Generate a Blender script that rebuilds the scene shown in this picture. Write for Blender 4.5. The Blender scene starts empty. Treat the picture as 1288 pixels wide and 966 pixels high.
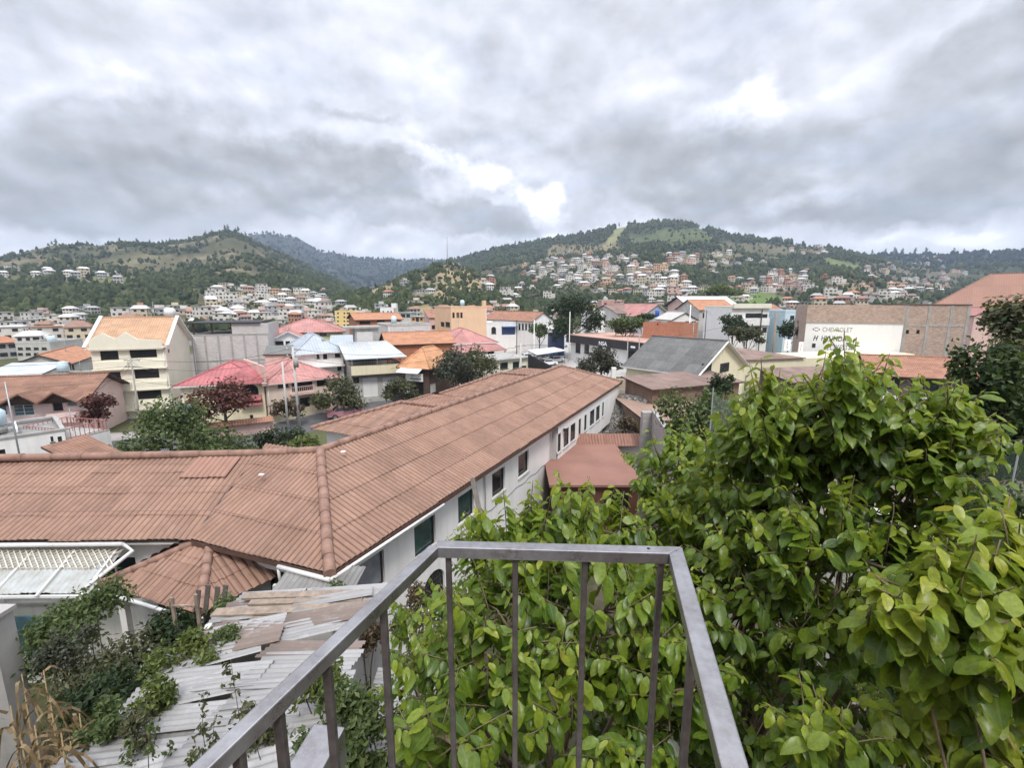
import bpy, bmesh, math, random
import numpy as np
from mathutils import Vector, Matrix, noise as mnoise

random.seed(7)
rng = np.random.default_rng(11)
scene = bpy.context.scene
COL = scene.collection
EYE = 13.5                      # metres above the street
FPX, CX, CY = 574.0, 644.0, 483.0
PITCH = math.radians(10.2)
SP, CP = math.sin(PITCH), math.cos(PITCH)


# ------------------------------------------------------------------ sight lines
def ray(px, py):
    x = (px - CX) / FPX
    y = (CY - py) / FPX
    return (x, CP + y * SP, y * CP - SP)


def at_z(px, py, z):
    r = ray(px, py)
    t = (z - EYE) / r[2]
    return Vector((r[0] * t, r[1] * t, z))


def at_y(px, py, Y):
    r = ray(px, py)
    t = Y / r[1]
    return Vector((r[0] * t, Y, EYE + r[2] * t))


def to_px(x, y, z):
    u = z - EYE
    dep = y * CP - u * SP
    return CX + FPX * x / dep, CY - FPX * (y * SP + u * CP) / dep


# ------------------------------------------------------------------ mesh builder
class MB:
    def __init__(s):
        s.v = []; s.f = []; s.m = []; s.sm = []

    def face(s, pts, mat=0, smooth=False):
        n = len(s.v)
        s.v.extend([tuple(p) for p in pts])
        s.f.append(tuple(range(n, n + len(pts))))
        s.m.append(mat); s.sm.append(smooth)

    def box(s, x0, y0, z0, x1, y1, z1, mat=0, M=None):
        c = [Vector((x, y, z)) for z in (z0, z1) for y in (y0, y1) for x in (x0, x1)]
        if M is not None:
            c = [M @ p for p in c]
        n = len(s.v)
        s.v.extend([tuple(p) for p in c])
        for q in ((0, 2, 3, 1), (4, 5, 7, 6), (0, 1, 5, 4), (2, 6, 7, 3), (0, 4, 6, 2), (1, 3, 7, 5)):
            s.f.append(tuple(n + i for i in q)); s.m.append(mat); s.sm.append(False)

    def tube(s, pts, r, n=6, mat=0, cap=True, smooth=True):
        """round bar along a polyline, r a number or one per point"""
        pts = [Vector(p) for p in pts]
        rs = r if isinstance(r, (list, tuple)) else [r] * len(pts)
        rings = []
        up = None
        for i, p in enumerate(pts):
            d = (pts[min(i + 1, len(pts) - 1)] - pts[max(i - 1, 0)])
            d = d.normalized() if d.length > 1e-9 else Vector((0, 0, 1))
            if up is None:
                up = Vector((0, 0, 1)) if abs(d.z) < .9 else Vector((1, 0, 0))
            a = d.cross(up)
            a = a.normalized() if a.length > 1e-6 else d.orthogonal().normalized()
            b = d.cross(a).normalized()
            up = -b if False else up
            base = len(s.v)
            for k in range(n):
                t = 2 * math.pi * k / n
                s.v.append(tuple(p + (a * math.cos(t) + b * math.sin(t)) * rs[i]))
            rings.append(base)
        for i in range(len(rings) - 1):
            for k in range(n):
                k2 = (k + 1) % n
                s.f.append((rings[i] + k, rings[i] + k2, rings[i + 1] + k2, rings[i + 1] + k))
                s.m.append(mat); s.sm.append(smooth)
        if cap:
            s.f.append(tuple(rings[0] + k for k in range(n))[::-1]); s.m.append(mat); s.sm.append(False)
            s.f.append(tuple(rings[-1] + k for k in range(n))); s.m.append(mat); s.sm.append(False)

    def bar(s, p, q, w, h, mat=0, up=(0, 0, 1)):
        """rectangular bar from p to q"""
        p, q = Vector(p), Vector(q)
        d = (q - p).normalized(); u = Vector(up)
        a = d.cross(u)
        a = a.normalized() if a.length > 1e-6 else d.orthogonal().normalized()
        b = a.cross(d).normalized()
        c = []
        for e in (p, q):
            for sx, sz in ((-1, -1), (1, -1), (1, 1), (-1, 1)):
                c.append(e + a * (sx * w / 2) + b * (sz * h / 2))
        n = len(s.v)
        s.v.extend([tuple(x) for x in c])
        for f in ((0, 1, 2, 3), (7, 6, 5, 4), (0, 4, 5, 1), (1, 5, 6, 2), (2, 6, 7, 3), (3, 7, 4, 0)):
            s.f.append(tuple(n + i for i in f)); s.m.append(mat); s.sm.append(False)

    def slab(s, polys, th, mat=0, mside=None):
        """roof planes given from above, thickened straight down; sides only on outer edges"""
        mside = mat if mside is None else mside
        cnt = {}
        key = lambda p: (round(p[0], 3), round(p[1], 3), round(p[2], 3))
        for P in polys:
            for i in range(len(P)):
                e = frozenset((key(P[i]), key(P[(i + 1) % len(P)])))
                cnt[e] = cnt.get(e, 0) + 1
        dn = Vector((0, 0, -th))
        for P in polys:
            P = [Vector(p) for p in P]
            s.face(P, mat)
            s.face([p + dn for p in P][::-1], mside)
            for i in range(len(P)):
                a, b = P[i], P[(i + 1) % len(P)]
                if cnt[frozenset((key(a), key(b)))] == 1:
                    s.face([a, a + dn, b + dn, b], mside)

    def mesh(s, name, mats, bevel=None):
        me = bpy.data.meshes.new(name)
        me.from_pydata(s.v, [], s.f)
        for m in mats:
            me.materials.append(m)
        me.polygons.foreach_set('material_index', s.m)
        me.polygons.foreach_set('use_smooth', s.sm)
        uvl = me.uv_layers.new(name='uv')
        co = s.v
        uv = []
        for p in me.polygons:
            n = p.normal
            if abs(n.z) > .985:
                for vi in p.vertices:
                    uv += [co[vi][0], co[vi][1]]
            else:
                t = Vector((-n.y, n.x, 0)).normalized()
                w = n.cross(t)
                for vi in p.vertices:
                    c = Vector(co[vi])
                    uv += [c.dot(t), c.dot(w)]
        uvl.data.foreach_set('uv', uv)
        me.update()
        return me

    def build(s, name, mats, parent=None, loc=None):
        if not isinstance(mats, (list, tuple)):
            mats = [mats]
        o = bpy.data.objects.new(name, s.mesh(name, mats))
        COL.objects.link(o)
        if parent is not None:
            o.parent = parent
        if loc is not None:
            o.location = loc
        return o


def np_mesh(name, verts, faces, mats, midx=None, smooth=False):
    """fast mesh from arrays; faces (n,k)"""
    me = bpy.data.meshes.new(name)
    n, k = faces.shape
    me.vertices.add(len(verts))
    me.vertices.foreach_set('co', np.asarray(verts, np.float32).ravel())
    me.loops.add(n * k)
    me.loops.foreach_set('vertex_index', faces.astype(np.int32).ravel())
    me.polygons.add(n)
    me.polygons.foreach_set('loop_start', np.arange(0, n * k, k, dtype=np.int32))
    me.polygons.foreach_set('use_smooth', np.full(n, smooth, dtype=bool))
    for m in mats:
        me.materials.append(m)
    if midx is not None:
        me.polygons.foreach_set('material_index', np.asarray(midx, np.int32))
    me.update(calc_edges=True)
    return me


def link(name, me, parent=None, loc=None):
    o = bpy.data.objects.new(name, me)
    COL.objects.link(o)
    if parent is not None:
        o.parent = parent
    if loc is not None:
        o.location = loc
    return o


def tag(o, label=None, cat=None, group=None, kind=None):
    if label: o['label'] = label
    if cat: o['category'] = cat
    if group: o['group'] = group
    if kind: o['kind'] = kind
    return o


def thing(name, label, cat, loc=(0, 0, 0), rz=0.0, group=None):
    o = bpy.data.objects.new(name, None)
    COL.objects.link(o)
    o.location = loc; o.rotation_euler = (0, 0, rz)
    o.empty_display_size = .3
    return tag(o, label, cat, group)


def dup(o, loc, rz=0.0, label=None, group=None, scale=None):
    """copy of a thing with its parts and their sub-parts"""
    def cp(a, par):
        c = a.copy(); COL.objects.link(c); c.parent = par
        for ch in [k for k in a.children]:
            cp(ch, c)
        return c
    r = cp(o, None)
    r.location = loc; r.rotation_euler = (0, 0, rz)
    if scale: r.scale = (scale,) * 3 if not isinstance(scale, tuple) else scale
    if label: r['label'] = label
    if group: r['group'] = group
    return r


# ------------------------------------------------------------------ materials
class NT:
    def __init__(s, tree):
        s.t = tree; s.n = tree.nodes; s.l = tree.links

    def add(s, typ, **kw):
        n = s.n.new(typ)
        for k, v in kw.items():
            if k.startswith('i_'):
                key = k[2:]
                key = int(key) if key.isdigit() else key.replace('_', ' ')
                s.put(n.inputs[key], v)
            else:
                setattr(n, k, v)
        return n

    def put(s, sock, v):
        if isinstance(v, bpy.types.NodeSocket):
            s.l.new(v, sock)
        elif hasattr(sock.default_value, '__len__') and not hasattr(v, '__len__'):
            sock.default_value = [v] * len(sock.default_value)
        elif hasattr(sock.default_value, '__len__') and len(sock.default_value) == 4 and len(v) == 3:
            sock.default_value = (*v, 1)
        else:
            sock.default_value = v

    def math(s, op, a, b=0.0, c=None, clamp=False):
        n = s.n.new('ShaderNodeMath'); n.operation = op; n.use_clamp = clamp
        s.put(n.inputs[0], a); s.put(n.inputs[1], b)
        if c is not None: s.put(n.inputs[2], c)
        return n.outputs[0]

    def mix(s, f, a, b, typ='MIX'):
        n = s.n.new('ShaderNodeMix'); n.data_type = 'RGBA'; n.blend_type = typ
        s.put(n.inputs[0], f); s.put(n.inputs[6], a); s.put(n.inputs[7], b)
        return n.outputs[2]

    def noise(s, vec, scale, detail=4, rough=.55, out=0, dist=0.0):
        n = s.n.new('ShaderNodeTexNoise')
        n.inputs['Scale'].default_value = scale; n.inputs['Detail'].default_value = detail
        n.inputs['Roughness'].default_value = rough; n.inputs['Distortion'].default_value = dist
        if vec is not None: s.l.new(vec, n.inputs['Vector'])
        return n.outputs[out]

    def ramp(s, f, stops):
        n = s.n.new('ShaderNodeValToRGB')
        e = n.color_ramp.elements
        while len(e) < len(stops): e.new(.5)
        for el, (p, c) in zip(e, stops):
            el.position = p
            el.color = (*c, 1) if hasattr(c, '__len__') else (c, c, c, 1)
        s.put(n.inputs[0], f)
        return n.outputs[0]

    def mrange(s, v, a, b, c=0.0, d=1.0):
        n = s.n.new('ShaderNodeMapRange')
        for i, x in enumerate((v, a, b, c, d)): s.put(n.inputs[i], x)
        return n.outputs[0]


MATS = {}


def new_mat(name):
    m = bpy.data.materials.new(name); m.use_nodes = True
    nt = NT(m.node_tree)
    b = m.node_tree.nodes['Principled BSDF']
    return m, nt, b


def plain(name, col, rough=.8, var=.12, scale=1.5, metal=0.0, bump=.0, spec=.4, streak=.0, grime=None):
    """weathered paint / plaster / metal: base colour with patchy variation and run-down streaks"""
    if name in MATS: return MATS[name]
    m, nt, b = new_mat(name)
    g = nt.add('ShaderNodeTexCoord').outputs['Object']
    n1 = nt.noise(g, scale, 6, .6)
    f = nt.mrange(n1, .3, .7, 1 - var, 1 + var)
    c = nt.mix(1.0, col, nt.add('ShaderNodeCombineColor', i_0=f, i_1=f, i_2=f).outputs[0], 'MULTIPLY')
    if streak:
        mp = nt.add('ShaderNodeMapping'); nt.l.new(g, mp.inputs[0]); mp.inputs['Scale'].default_value = (2.2, 2.2, .18)
        n2 = nt.noise(mp.outputs[0], 1.6, 5, .65)
        k = nt.mrange(n2, .48, .75, 0, streak)
        c = nt.mix(k, c, grime or tuple(x * .35 + .01 for x in col))
    nt.l.new(c, b.inputs['Base Color'])
    b.inputs['Roughness'].default_value = rough
    b.inputs['Metallic'].default_value = metal
    b.inputs['Specular IOR Level'].default_value = spec
    if bump:
        bn = nt.add('ShaderNodeBump'); bn.inputs['Strength'].default_value = bump; bn.inputs['Distance'].default_value = .02
        nt.l.new(nt.noise(g, 35, 4), bn.inputs['Height']); nt.l.new(bn.outputs[0], b.inputs['Normal'])
    MATS[name] = m
    return m


def roofing(name, col, period=.25, row=.5, depth=.03, var=.25, rough=.85, dark=.5, stain=(.05, .04, .035), stain_amt=.35, metal=0.0):
    """ribbed or tiled roof: ribs run up the slope (uv in metres)"""
    if name in MATS: return MATS[name]
    m, nt, b = new_mat(name)
    uv = nt.add('ShaderNodeUVMap').outputs[0]
    sep = nt.add('ShaderNodeSeparateXYZ'); nt.l.new(uv, sep.inputs[0])
    u, v = sep.outputs[0], sep.outputs[1]
    rib = nt.math('SINE', nt.math('MULTIPLY', u, 2 * math.pi / period))
    rib01 = nt.mrange(rib, -1, 1, 0, 1)
    fr = nt.math('FRACT', nt.math('DIVIDE', v, row))
    edge = nt.mrange(fr, 0.0, .12, 1, 0)
    cell = nt.add('ShaderNodeCombineXYZ')
    nt.l.new(nt.math('FLOOR', nt.math('DIVIDE', u, period * 4)), cell.inputs[0])
    nt.l.new(nt.math('FLOOR', nt.math('DIVIDE', v, row)), cell.inputs[1])
    wn = nt.add('ShaderNodeTexWhiteNoise'); nt.l.new(cell.outputs[0], wn.inputs['Vector'])
    n1 = nt.noise(uv, .9, 6, .62)
    f = nt.math('MULTIPLY', nt.mrange(wn.outputs[0], 0, 1, 1 - var * .7, 1 + var * .7), nt.mrange(n1, .3, .7, 1 - var * .6, 1 + var * .6))
    c = nt.mix(1.0, col, nt.add('ShaderNodeCombineColor', i_0=f, i_1=f, i_2=f).outputs[0], 'MULTIPLY')
    st = nt.mrange(nt.noise(uv, 2.3, 7, .7), .52, .72, 0, stain_amt)
    c = nt.mix(st, c, stain)
    c = nt.mix(nt.math('MULTIPLY', nt.math('MAXIMUM', nt.math('SUBTRACT', 1, nt.mrange(rib01, 0, .35, 0, 1)), edge), dark), c, tuple(x * .45 for x in col))
    nt.l.new(c, b.inputs['Base Color'])
    b.inputs['Roughness'].default_value = rough; b.inputs['Metallic'].default_value = metal
    bn = nt.add('ShaderNodeBump'); bn.inputs['Strength'].default_value = 1; bn.inputs['Distance'].default_value = depth
    h = nt.math('ADD', rib01, nt.math('MULTIPLY', fr, -.6))
    nt.l.new(h, bn.inputs['Height']); nt.l.new(bn.outputs[0], b.inputs['Normal'])
    MATS[name] = m
    return m


def masonry(name, col, mortar, bw=.4, bh=.2, joint=.012, var=.3, streak=.3):
    if name in MATS: return MATS[name]
    m, nt, b = new_mat(name)
    uv = nt.add('ShaderNodeUVMap').outputs[0]
    br = nt.add('ShaderNodeTexBrick')
    nt.l.new(uv, br.inputs['Vector'])
    br.inputs['Scale'].default_value = 1
    br.inputs['Brick Width'].default_value = bw; br.inputs['Row Height'].default_value = bh
    br.inputs['Mortar Size'].default_value = joint; br.inputs['Bias'].default_value = 0
    br.inputs['Color1'].default_value = (*[x * (1 - var) for x in col], 1)
    br.inputs['Color2'].default_value = (*[x * (1 + var) for x in col], 1)
    br.inputs['Mortar'].default_value = (*mortar, 1)
    n2 = nt.noise(uv, .7, 6, .65)
    k = nt.mrange(n2, .5, .75, 0, streak)
    c = nt.mix(k, br.outputs[0], tuple(x * .4 for x in col))
    nt.l.new(c, b.inputs['Base Color']); b.inputs['Roughness'].default_value = .92
    MATS[name] = m
    return m


def leafmat(name, cols, trans=.35, rough=.5, spec=.35):
    """cols: dark, mid, light; each leaf (island) takes its own shade"""
    if name in MATS: return MATS[name]
    m, nt, b = new_mat(name)
    r = nt.add('ShaderNodeNewGeometry').outputs['Random Per Island']
    c = nt.ramp(r, [(0, cols[0]), (.5, cols[1]), (.88, cols[2]), (1, cols[3] if len(cols) > 3 else cols[2])])
    nt.l.new(c, b.inputs['Base Color']); b.inputs['Roughness'].default_value = rough
    b.inputs['Specular IOR Level'].default_value = spec
    tr = nt.add('ShaderNodeBsdfTranslucent')
    c2 = nt.mix(1, c, (1.1, 1.15, .5), 'MULTIPLY')
    nt.l.new(c2, tr.inputs[0])
    mx = nt.add('ShaderNodeMixShader'); mx.inputs[0].default_value = trans
    nt.l.new(b.outputs[0], mx.inputs[1]); nt.l.new(tr.outputs[0], mx.inputs[2])
    out = m.node_tree.nodes['Material Output']
    nt.l.new(mx.outputs[0], out.inputs[0])
    MATS[name] = m
    return m


def glassmat(name, col=(.015, .02, .022), rough=.12):
    if name in MATS: return MATS[name]
    m, nt, b = new_mat(name)
    g = nt.add('ShaderNodeTexCoord').outputs['Object']
    n = nt.noise(g, 1.3, 3)
    nt.l.new(nt.mix(nt.mrange(n, .4, .6, 0, .6), col, tuple(x * 2.2 + .01 for x in col)), b.inputs['Base Color'])
    b.inputs['Roughness'].default_value = rough; b.inputs['Specular IOR Level'].default_value = .6
    MATS[name] = m
    return m


WHITE = plain('white_paint', (.78, .77, .75), .8, .05, .8, streak=.25, grime=(.38, .36, .32))
CREAM = plain('cream_paint', (.72, .66, .47), .85, .05, .8, streak=.22, grime=(.35, .30, .22))
IVORY = plain('ivory_paint', (.76, .73, .60), .85, .05, .8, streak=.2, grime=(.42, .38, .30))
PINK = plain('pink_paint', (.66, .47, .42), .85, .07, .8, streak=.25)
PEACH = plain('peach_paint', (.74, .50, .33), .85, .05, .5, streak=.15)
YELLOW = plain('yellow_paint', (.72, .55, .24), .85, .06, .6, streak=.2)
BLUEW = plain('pale_blue_paint', (.56, .70, .77), .85, .06, .6, streak=.2)
GREENW = plain('pale_green_paint', (.47, .50, .28), .85, .06, .6, streak=.2)
CONC = plain('concrete', (.36, .35, .33), .9, .18, 1.1, streak=.4, grime=(.14, .13, .12))
CONCL = plain('pale_concrete', (.50, .49, .46), .9, .14, .7, streak=.3, grime=(.25, .24, .22))
ASPH = plain('asphalt', (.10, .10, .105), .92, .2, .7)
PAVE = plain('paving', (.33, .31, .29), .92, .18, .6)
DARKV = plain('dark_void', (.012, .012, .014), .6, .3, 1.0)
DARKW = plain('dark_wood', (.06, .035, .025), .7, .2, 2.0)
BRWOOD = plain('brown_wood', (.16, .09, .055), .8, .25, 3.0, streak=.3)
FRAME = plain('dark_frame', (.035, .032, .03), .5, .1, 2)
WFRAME = plain('white_frame', (.7, .7, .68), .6, .08, 2)
GLASS = glassmat('window_glass')
GLASSG = glassmat('green_window_glass', (.02, .05, .045))
GLASSB = glassmat('blue_window_glass', (.04, .08, .10))
SHUT = plain('white_shutter', (.70, .70, .68), .6, .05, 1, streak=.15)
BLACKP = plain('black_paint', (.025, .024, .027), .55, .15, 1)
STEEL = plain('grey_steel', (.33, .34, .36), .45, .1, 2, metal=.6)
TILE = roofing('clay_tile', (.34, .17, .11), .24, .42)
TILEO = roofing('orange_tile', (.45, .22, .125), .24, .42, var=.2, stain_amt=.2)
TILEB = roofing('brown_tile', (.26, .14, .095), .24, .42, stain_amt=.45)
REDM = roofing('red_sheet_roof', (.40, .12, .125), .45, 1.6, .02, .2, .6, .4, (.42, .22, .20), .6)
PINKM = roofing('faded_red_sheet_roof', (.41, .19, .17), .45, 1.6, .02, .25, .7, .3, (.40, .28, .25), .5)
GREYM = roofing('pale_sheet_roof', (.52, .55, .57), .4, 2.0, .02, .12, .5, .25, (.30, .28, .26), .35, .2)
BLUEM = roofing('blue_grey_sheet_roof', (.40, .45, .50), .4, 2.0, .02, .12, .5, .3, (.22, .25, .28), .35, .1)
ASBR = roofing('grey_fibre_roof', (.135, .135, .13), .35, 1.5, .03, .3, .9, .3, (.055, .055, .05), .6)
BRNM = roofing('brown_sheet_roof', (.22, .15, .125), .4, 1.6, .02, .3, .85, .25, (.12, .09, .075), .5)
WHTM = roofing('white_sheet_roof', (.72, .73, .73), .4, 2.0, .015, .08, .5, .15, (.5, .5, .48), .2)
BLOCK = masonry('grey_block', (.34, .325, .31), (.27, .26, .25), .4, .2, .015, .12, .35)
BRICKO = masonry('orange_brick', (.44, .16, .085), (.34, .24, .18), .3, .12, .015, .2, .2)
BRICKB = masonry('weathered_brick', (.43, .31, .245), (.36, .31, .27), .35, .15, .015, .22, .45)
ADOBE = plain('adobe', (.20, .135, .10), .95, .22, 1.2, bump=.3, streak=.3)
SOIL = plain('soil', (.085, .06, .04), .95, .35, 1.5, bump=.5)

# ------------------------------------------------------------------ camera, light, sky
scene.render.engine = 'CYCLES'
scene.cycles.use_denoising = True
scene.cycles.max_bounces = 6
scene.cycles.diffuse_bounces = 3
scene.cycles.glossy_bounces = 3
scene.cycles.transmission_bounces = 4
scene.cycles.transparent_max_bounces = 12
scene.cycles.volume_bounces = 0
scene.cycles.use_adaptive_sampling = True
scene.cycles.adaptive_threshold = .02
scene.cycles.sample_clamp_indirect = 6
vs = scene.view_settings
vs.view_transform = 'Standard'; vs.look = 'None'; vs.gamma = 1.0; vs.exposure = 0.92
vs.use_curve_mapping = False

cam = bpy.data.cameras.new('camera')
cam.sensor_fit = 'HORIZONTAL'; cam.sensor_width = 36; cam.lens = 36 * FPX / 1288
cam.clip_start = .05; cam.clip_end = 20000
camo = bpy.data.objects.new('camera', cam); COL.objects.link(camo)
camo.location = (0, 0, EYE); camo.rotation_euler = (math.pi / 2 - PITCH, 0, 0)
scene.camera = camo

SUN_AZ, SUN_EL = math.radians(168), math.radians(56)      # compass-like: from +Y towards +X
sd = Vector((math.sin(SUN_AZ) * math.cos(SUN_EL), math.cos(SUN_AZ) * math.cos(SUN_EL), math.sin(SUN_EL)))
sl = bpy.data.lights.new('sun', 'SUN'); sl.energy = 1.5; sl.angle = math.radians(14); sl.color = (1, .95, .88)
so = bpy.data.objects.new('sun', sl); COL.objects.link(so)
so.rotation_euler = (-sd).to_track_quat('-Z', 'Y').to_euler()

world = bpy.data.worlds.new('World'); scene.world = world; world.use_nodes = True
W = NT(world.node_tree)
bg = world.node_tree.nodes['Background']
D = W.add('ShaderNodeTexCoord').outputs['Generated']
sky = W.add('ShaderNodeTexSky', sky_type='NISHITA')
sky.sun_disc = False; sky.sun_elevation = SUN_EL; sky.sun_rotation = SUN_AZ
sky.air_density = 1; sky.dust_density = 2
sep = W.add('ShaderNodeSeparateXYZ'); W.l.new(D, sep.inputs[0])
az = W.math('ARCTAN2', sep.outputs[0], sep.outputs[1])
el = W.math('ARCSINE', sep.outputs[2])
# flat cloud deck seen in perspective
den = W.math('ADD', W.math('MAXIMUM', sep.outputs[2], 0.0), .16)
deck = W.add('ShaderNodeCombineXYZ')
W.l.new(W.math('DIVIDE', sep.outputs[0], den), deck.inputs[0]); W.l.new(W.math('DIVIDE', sep.outputs[1], den), deck.inputs[1])
wn = W.add('ShaderNodeTexNoise'); wn.inputs['Scale'].default_value = 7; wn.inputs['Detail'].default_value = 6; wn.inputs['Roughness'].default_value = .6
W.l.new(D, wn.inputs['Vector'])
wsep = W.add('ShaderNodeSeparateColor'); W.l.new(wn.outputs[1], wsep.inputs[0])
azw = W.math('ADD', az, W.math('MULTIPLY', W.math('SUBTRACT', wsep.outputs[0], .5), .20))
elw = W.math('ADD', el, W.math('MULTIPLY', W.math('SUBTRACT', wsep.outputs[1], .5), .14))


def azel(px, py):
    r = Vector(ray(px, py)).normalized()
    return math.atan2(r.x, r.y), math.asin(r.z)


def blob(px, py, rx, ry, amp, rot=0.0):
    a, e = azel(px, py)
    ra, re = rx / FPX, ry / FPX
    dx = W.math('SUBTRACT', azw, a); dy = W.math('SUBTRACT', elw, e)
    c, s = math.cos(rot), math.sin(rot)
    u = W.math('DIVIDE', W.math('ADD', W.math('MULTIPLY', dx, c), W.math('MULTIPLY', dy, s)), ra)
    v = W.math('DIVIDE', W.math('ADD', W.math('MULTIPLY', dx, -s), W.math('MULTIPLY', dy, c)), re)
    q = W.math('ADD', W.math('MULTIPLY', u, u), W.math('MULTIPLY', v, v))
    return W.math('MULTIPLY', W.math('EXPONENT', W.math('MULTIPLY', q, -1)), amp)


# heaped clouds: soft noise over the dome, lit from above (difference to a point higher up), with ragged edges
elk = W.math('MULTIPLY', el, 1.45)
wv = W.add('ShaderNodeTexNoise'); wv.inputs['Scale'].default_value = 3.0; wv.inputs['Detail'].default_value = 3
ae = W.add('ShaderNodeCombineXYZ'); W.l.new(az, ae.inputs[0]); W.l.new(elk, ae.inputs[1])
def cum(dx, dy, scale, seed, det=9, ro=.5):
    v = W.add('ShaderNodeVectorMath', operation='ADD'); W.l.new(ae.outputs[0], v.inputs[0]); v.inputs[1].default_value = (dx, dy, seed)
    return W.noise(v.outputs[0], scale, det, ro)
A0 = cum(0, 0, 4.2, 3.1); A1_ = cum(.02, .10, 4.2, 3.1); A2_ = cum(.008, .03, 4.2, 3.1, 9, .55)
B0 = cum(0, 0, 10.5, 7.7, 8, .5); B1_ = cum(.008, .03, 10.5, 7.7, 8, .5)
big = cum(0, 0, 1.7, 1.3, 5, .5)
relief = W.math('ADD', W.math('MULTIPLY', W.math('SUBTRACT', A0, A1_), .55), W.math('MULTIPLY', W.math('SUBTRACT', A0, A2_), .55))
relief = W.math('ADD', relief, W.math('MULTIPLY', W.math('SUBTRACT', B0, B1_), .52))
relief = W.math('MULTIPLY', relief, W.mrange(el, .60, .25, .50, 1.0))
lump = W.math('ADD', W.math('MULTIPLY', W.math('SUBTRACT', A0, .5), 1.25), W.math('MULTIPLY', W.math('SUBTRACT', B0, .5), .75))
def field(lst):
    f = 0.0
    for b_ in lst: f = W.math('ADD', f, blob(*b_))
    return f
dark = field([(445, 228, 85, 32, .8), (615, 281, 70, 17, .95), (310, 195, 130, 36, .55), (140, 240, 150, 38, .75), (90, 282, 120, 14, .5), (825, 205, 120, 55, .62), (870, 258, 90, 26, .6),
              (1150, 190, 130, 50, .8), (1180, 258, 150, 20, .75), (1265, 28, 70, 36, .8), (450, 140, 50, 10, .5), (600, 60, 170, 50, .30), (120, 140, 60, 25, .35), (520, 262, 70, 14, .6)])
brt = field([(942, 134, 58, 28, .75), (535, 205, 52, 13, .7, -.4), (625, 232, 66, 12, .8, -.3), (693, 262, 16, 24, .9), (975, 262, 60, 16, .5), (120, 285, 90, 10, .45), (1240, 290, 120, 12, .5), (660, 300, 120, 9, .5), (150, 85, 110, 30, .32), (680, 190, 60, 18, .35), (860, 300, 160, 9, .45)])
dk = W.mrange(W.math('ADD', dark, lump), .28, .58, 0, 1)
br = W.mrange(W.math('ADD', brt, lump), .30, .70, 0, 1)
L = W.math('ADD', .70, W.math('MULTIPLY', W.math('SUBTRACT', big, .5), .20))
L = W.math('ADD', L, W.math('MULTIPLY', relief, 1.05))
L = W.math('ADD', L, W.math('MULTIPLY', dk, -.25))
L = W.math('ADD', L, W.math('MULTIPLY', br, .24))
L = W.math('ADD', L, W.math('MULTIPLY', W.mrange(el, .17, .10, 0, 1), W.mrange(A0, .40, .60, .16, .02)))
n_deck = big
cl = W.ramp(L, [(.2, (.20, .205, .215)), (.40, (.285, .29, .305)), (.54, (.365, .375, .405)), (.66, (.45, .462, .512)), (.80, (.56, .572, .62)), (.98, (.80, .80, .80))])
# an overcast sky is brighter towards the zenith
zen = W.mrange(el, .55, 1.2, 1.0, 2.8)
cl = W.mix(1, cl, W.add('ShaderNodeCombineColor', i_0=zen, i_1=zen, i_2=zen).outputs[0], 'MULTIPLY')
skyc = W.mix(1, sky.outputs[0], (.10, .10, .10), 'MULTIPLY')
gap = W.mrange(W.noise(deck.outputs[0], 2.3, 5, .6), .5, .72, .03, .3)
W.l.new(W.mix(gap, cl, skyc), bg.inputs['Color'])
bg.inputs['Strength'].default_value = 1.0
world.cycles.sampling_method = 'MANUAL' if hasattr(world.cycles, 'sampling_method') else world.cycles.sampling_method
try:
    world.cycles.sample_map_resolution = 512
except Exception:
    pass

# ------------------------------------------------------------------ terrain
def vnoise(x, y, seed=0):
    xi = np.floor(x).astype(np.int64); yi = np.floor(y).astype(np.int64)
    fx = x - xi; fy = y - yi
    fx = fx * fx * (3 - 2 * fx); fy = fy * fy * (3 - 2 * fy)
    def h(a, b):
        n = (a * 374761393 + b * 668265263 + seed * 1442695041) & 0x7fffffff
        n = ((n ^ (n >> 13)) * 1274126177) & 0x7fffffff
        return ((n ^ (n >> 16)) & 0xffff) / 65535.0
    return (h(xi, yi) * (1 - fx) + h(xi + 1, yi) * fx) * (1 - fy) + (h(xi, yi + 1) * (1 - fx) + h(xi + 1, yi + 1) * fx) * fy


def fbm(x, y, oct=4, seed=0):
    s = 0; a = .5; t = 0
    for k in range(oct):
        s = s + a * vnoise(x * 2 ** k, y * 2 ** k, seed + k); t += a; a *= .5
    return s / t


def sstep(a, b, x):
    t = np.clip((x - a) / (b - a), 0, 1)
    return t * t * (3 - 2 * t)


def prof(pts):
    a = []; t = []
    for px, py in pts:
        r = ray(px, py)
        a.append(math.atan2(r[0], r[1])); t.append(r[2] / math.hypot(r[0], r[1]))
    return np.array(a), np.array(t)


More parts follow.
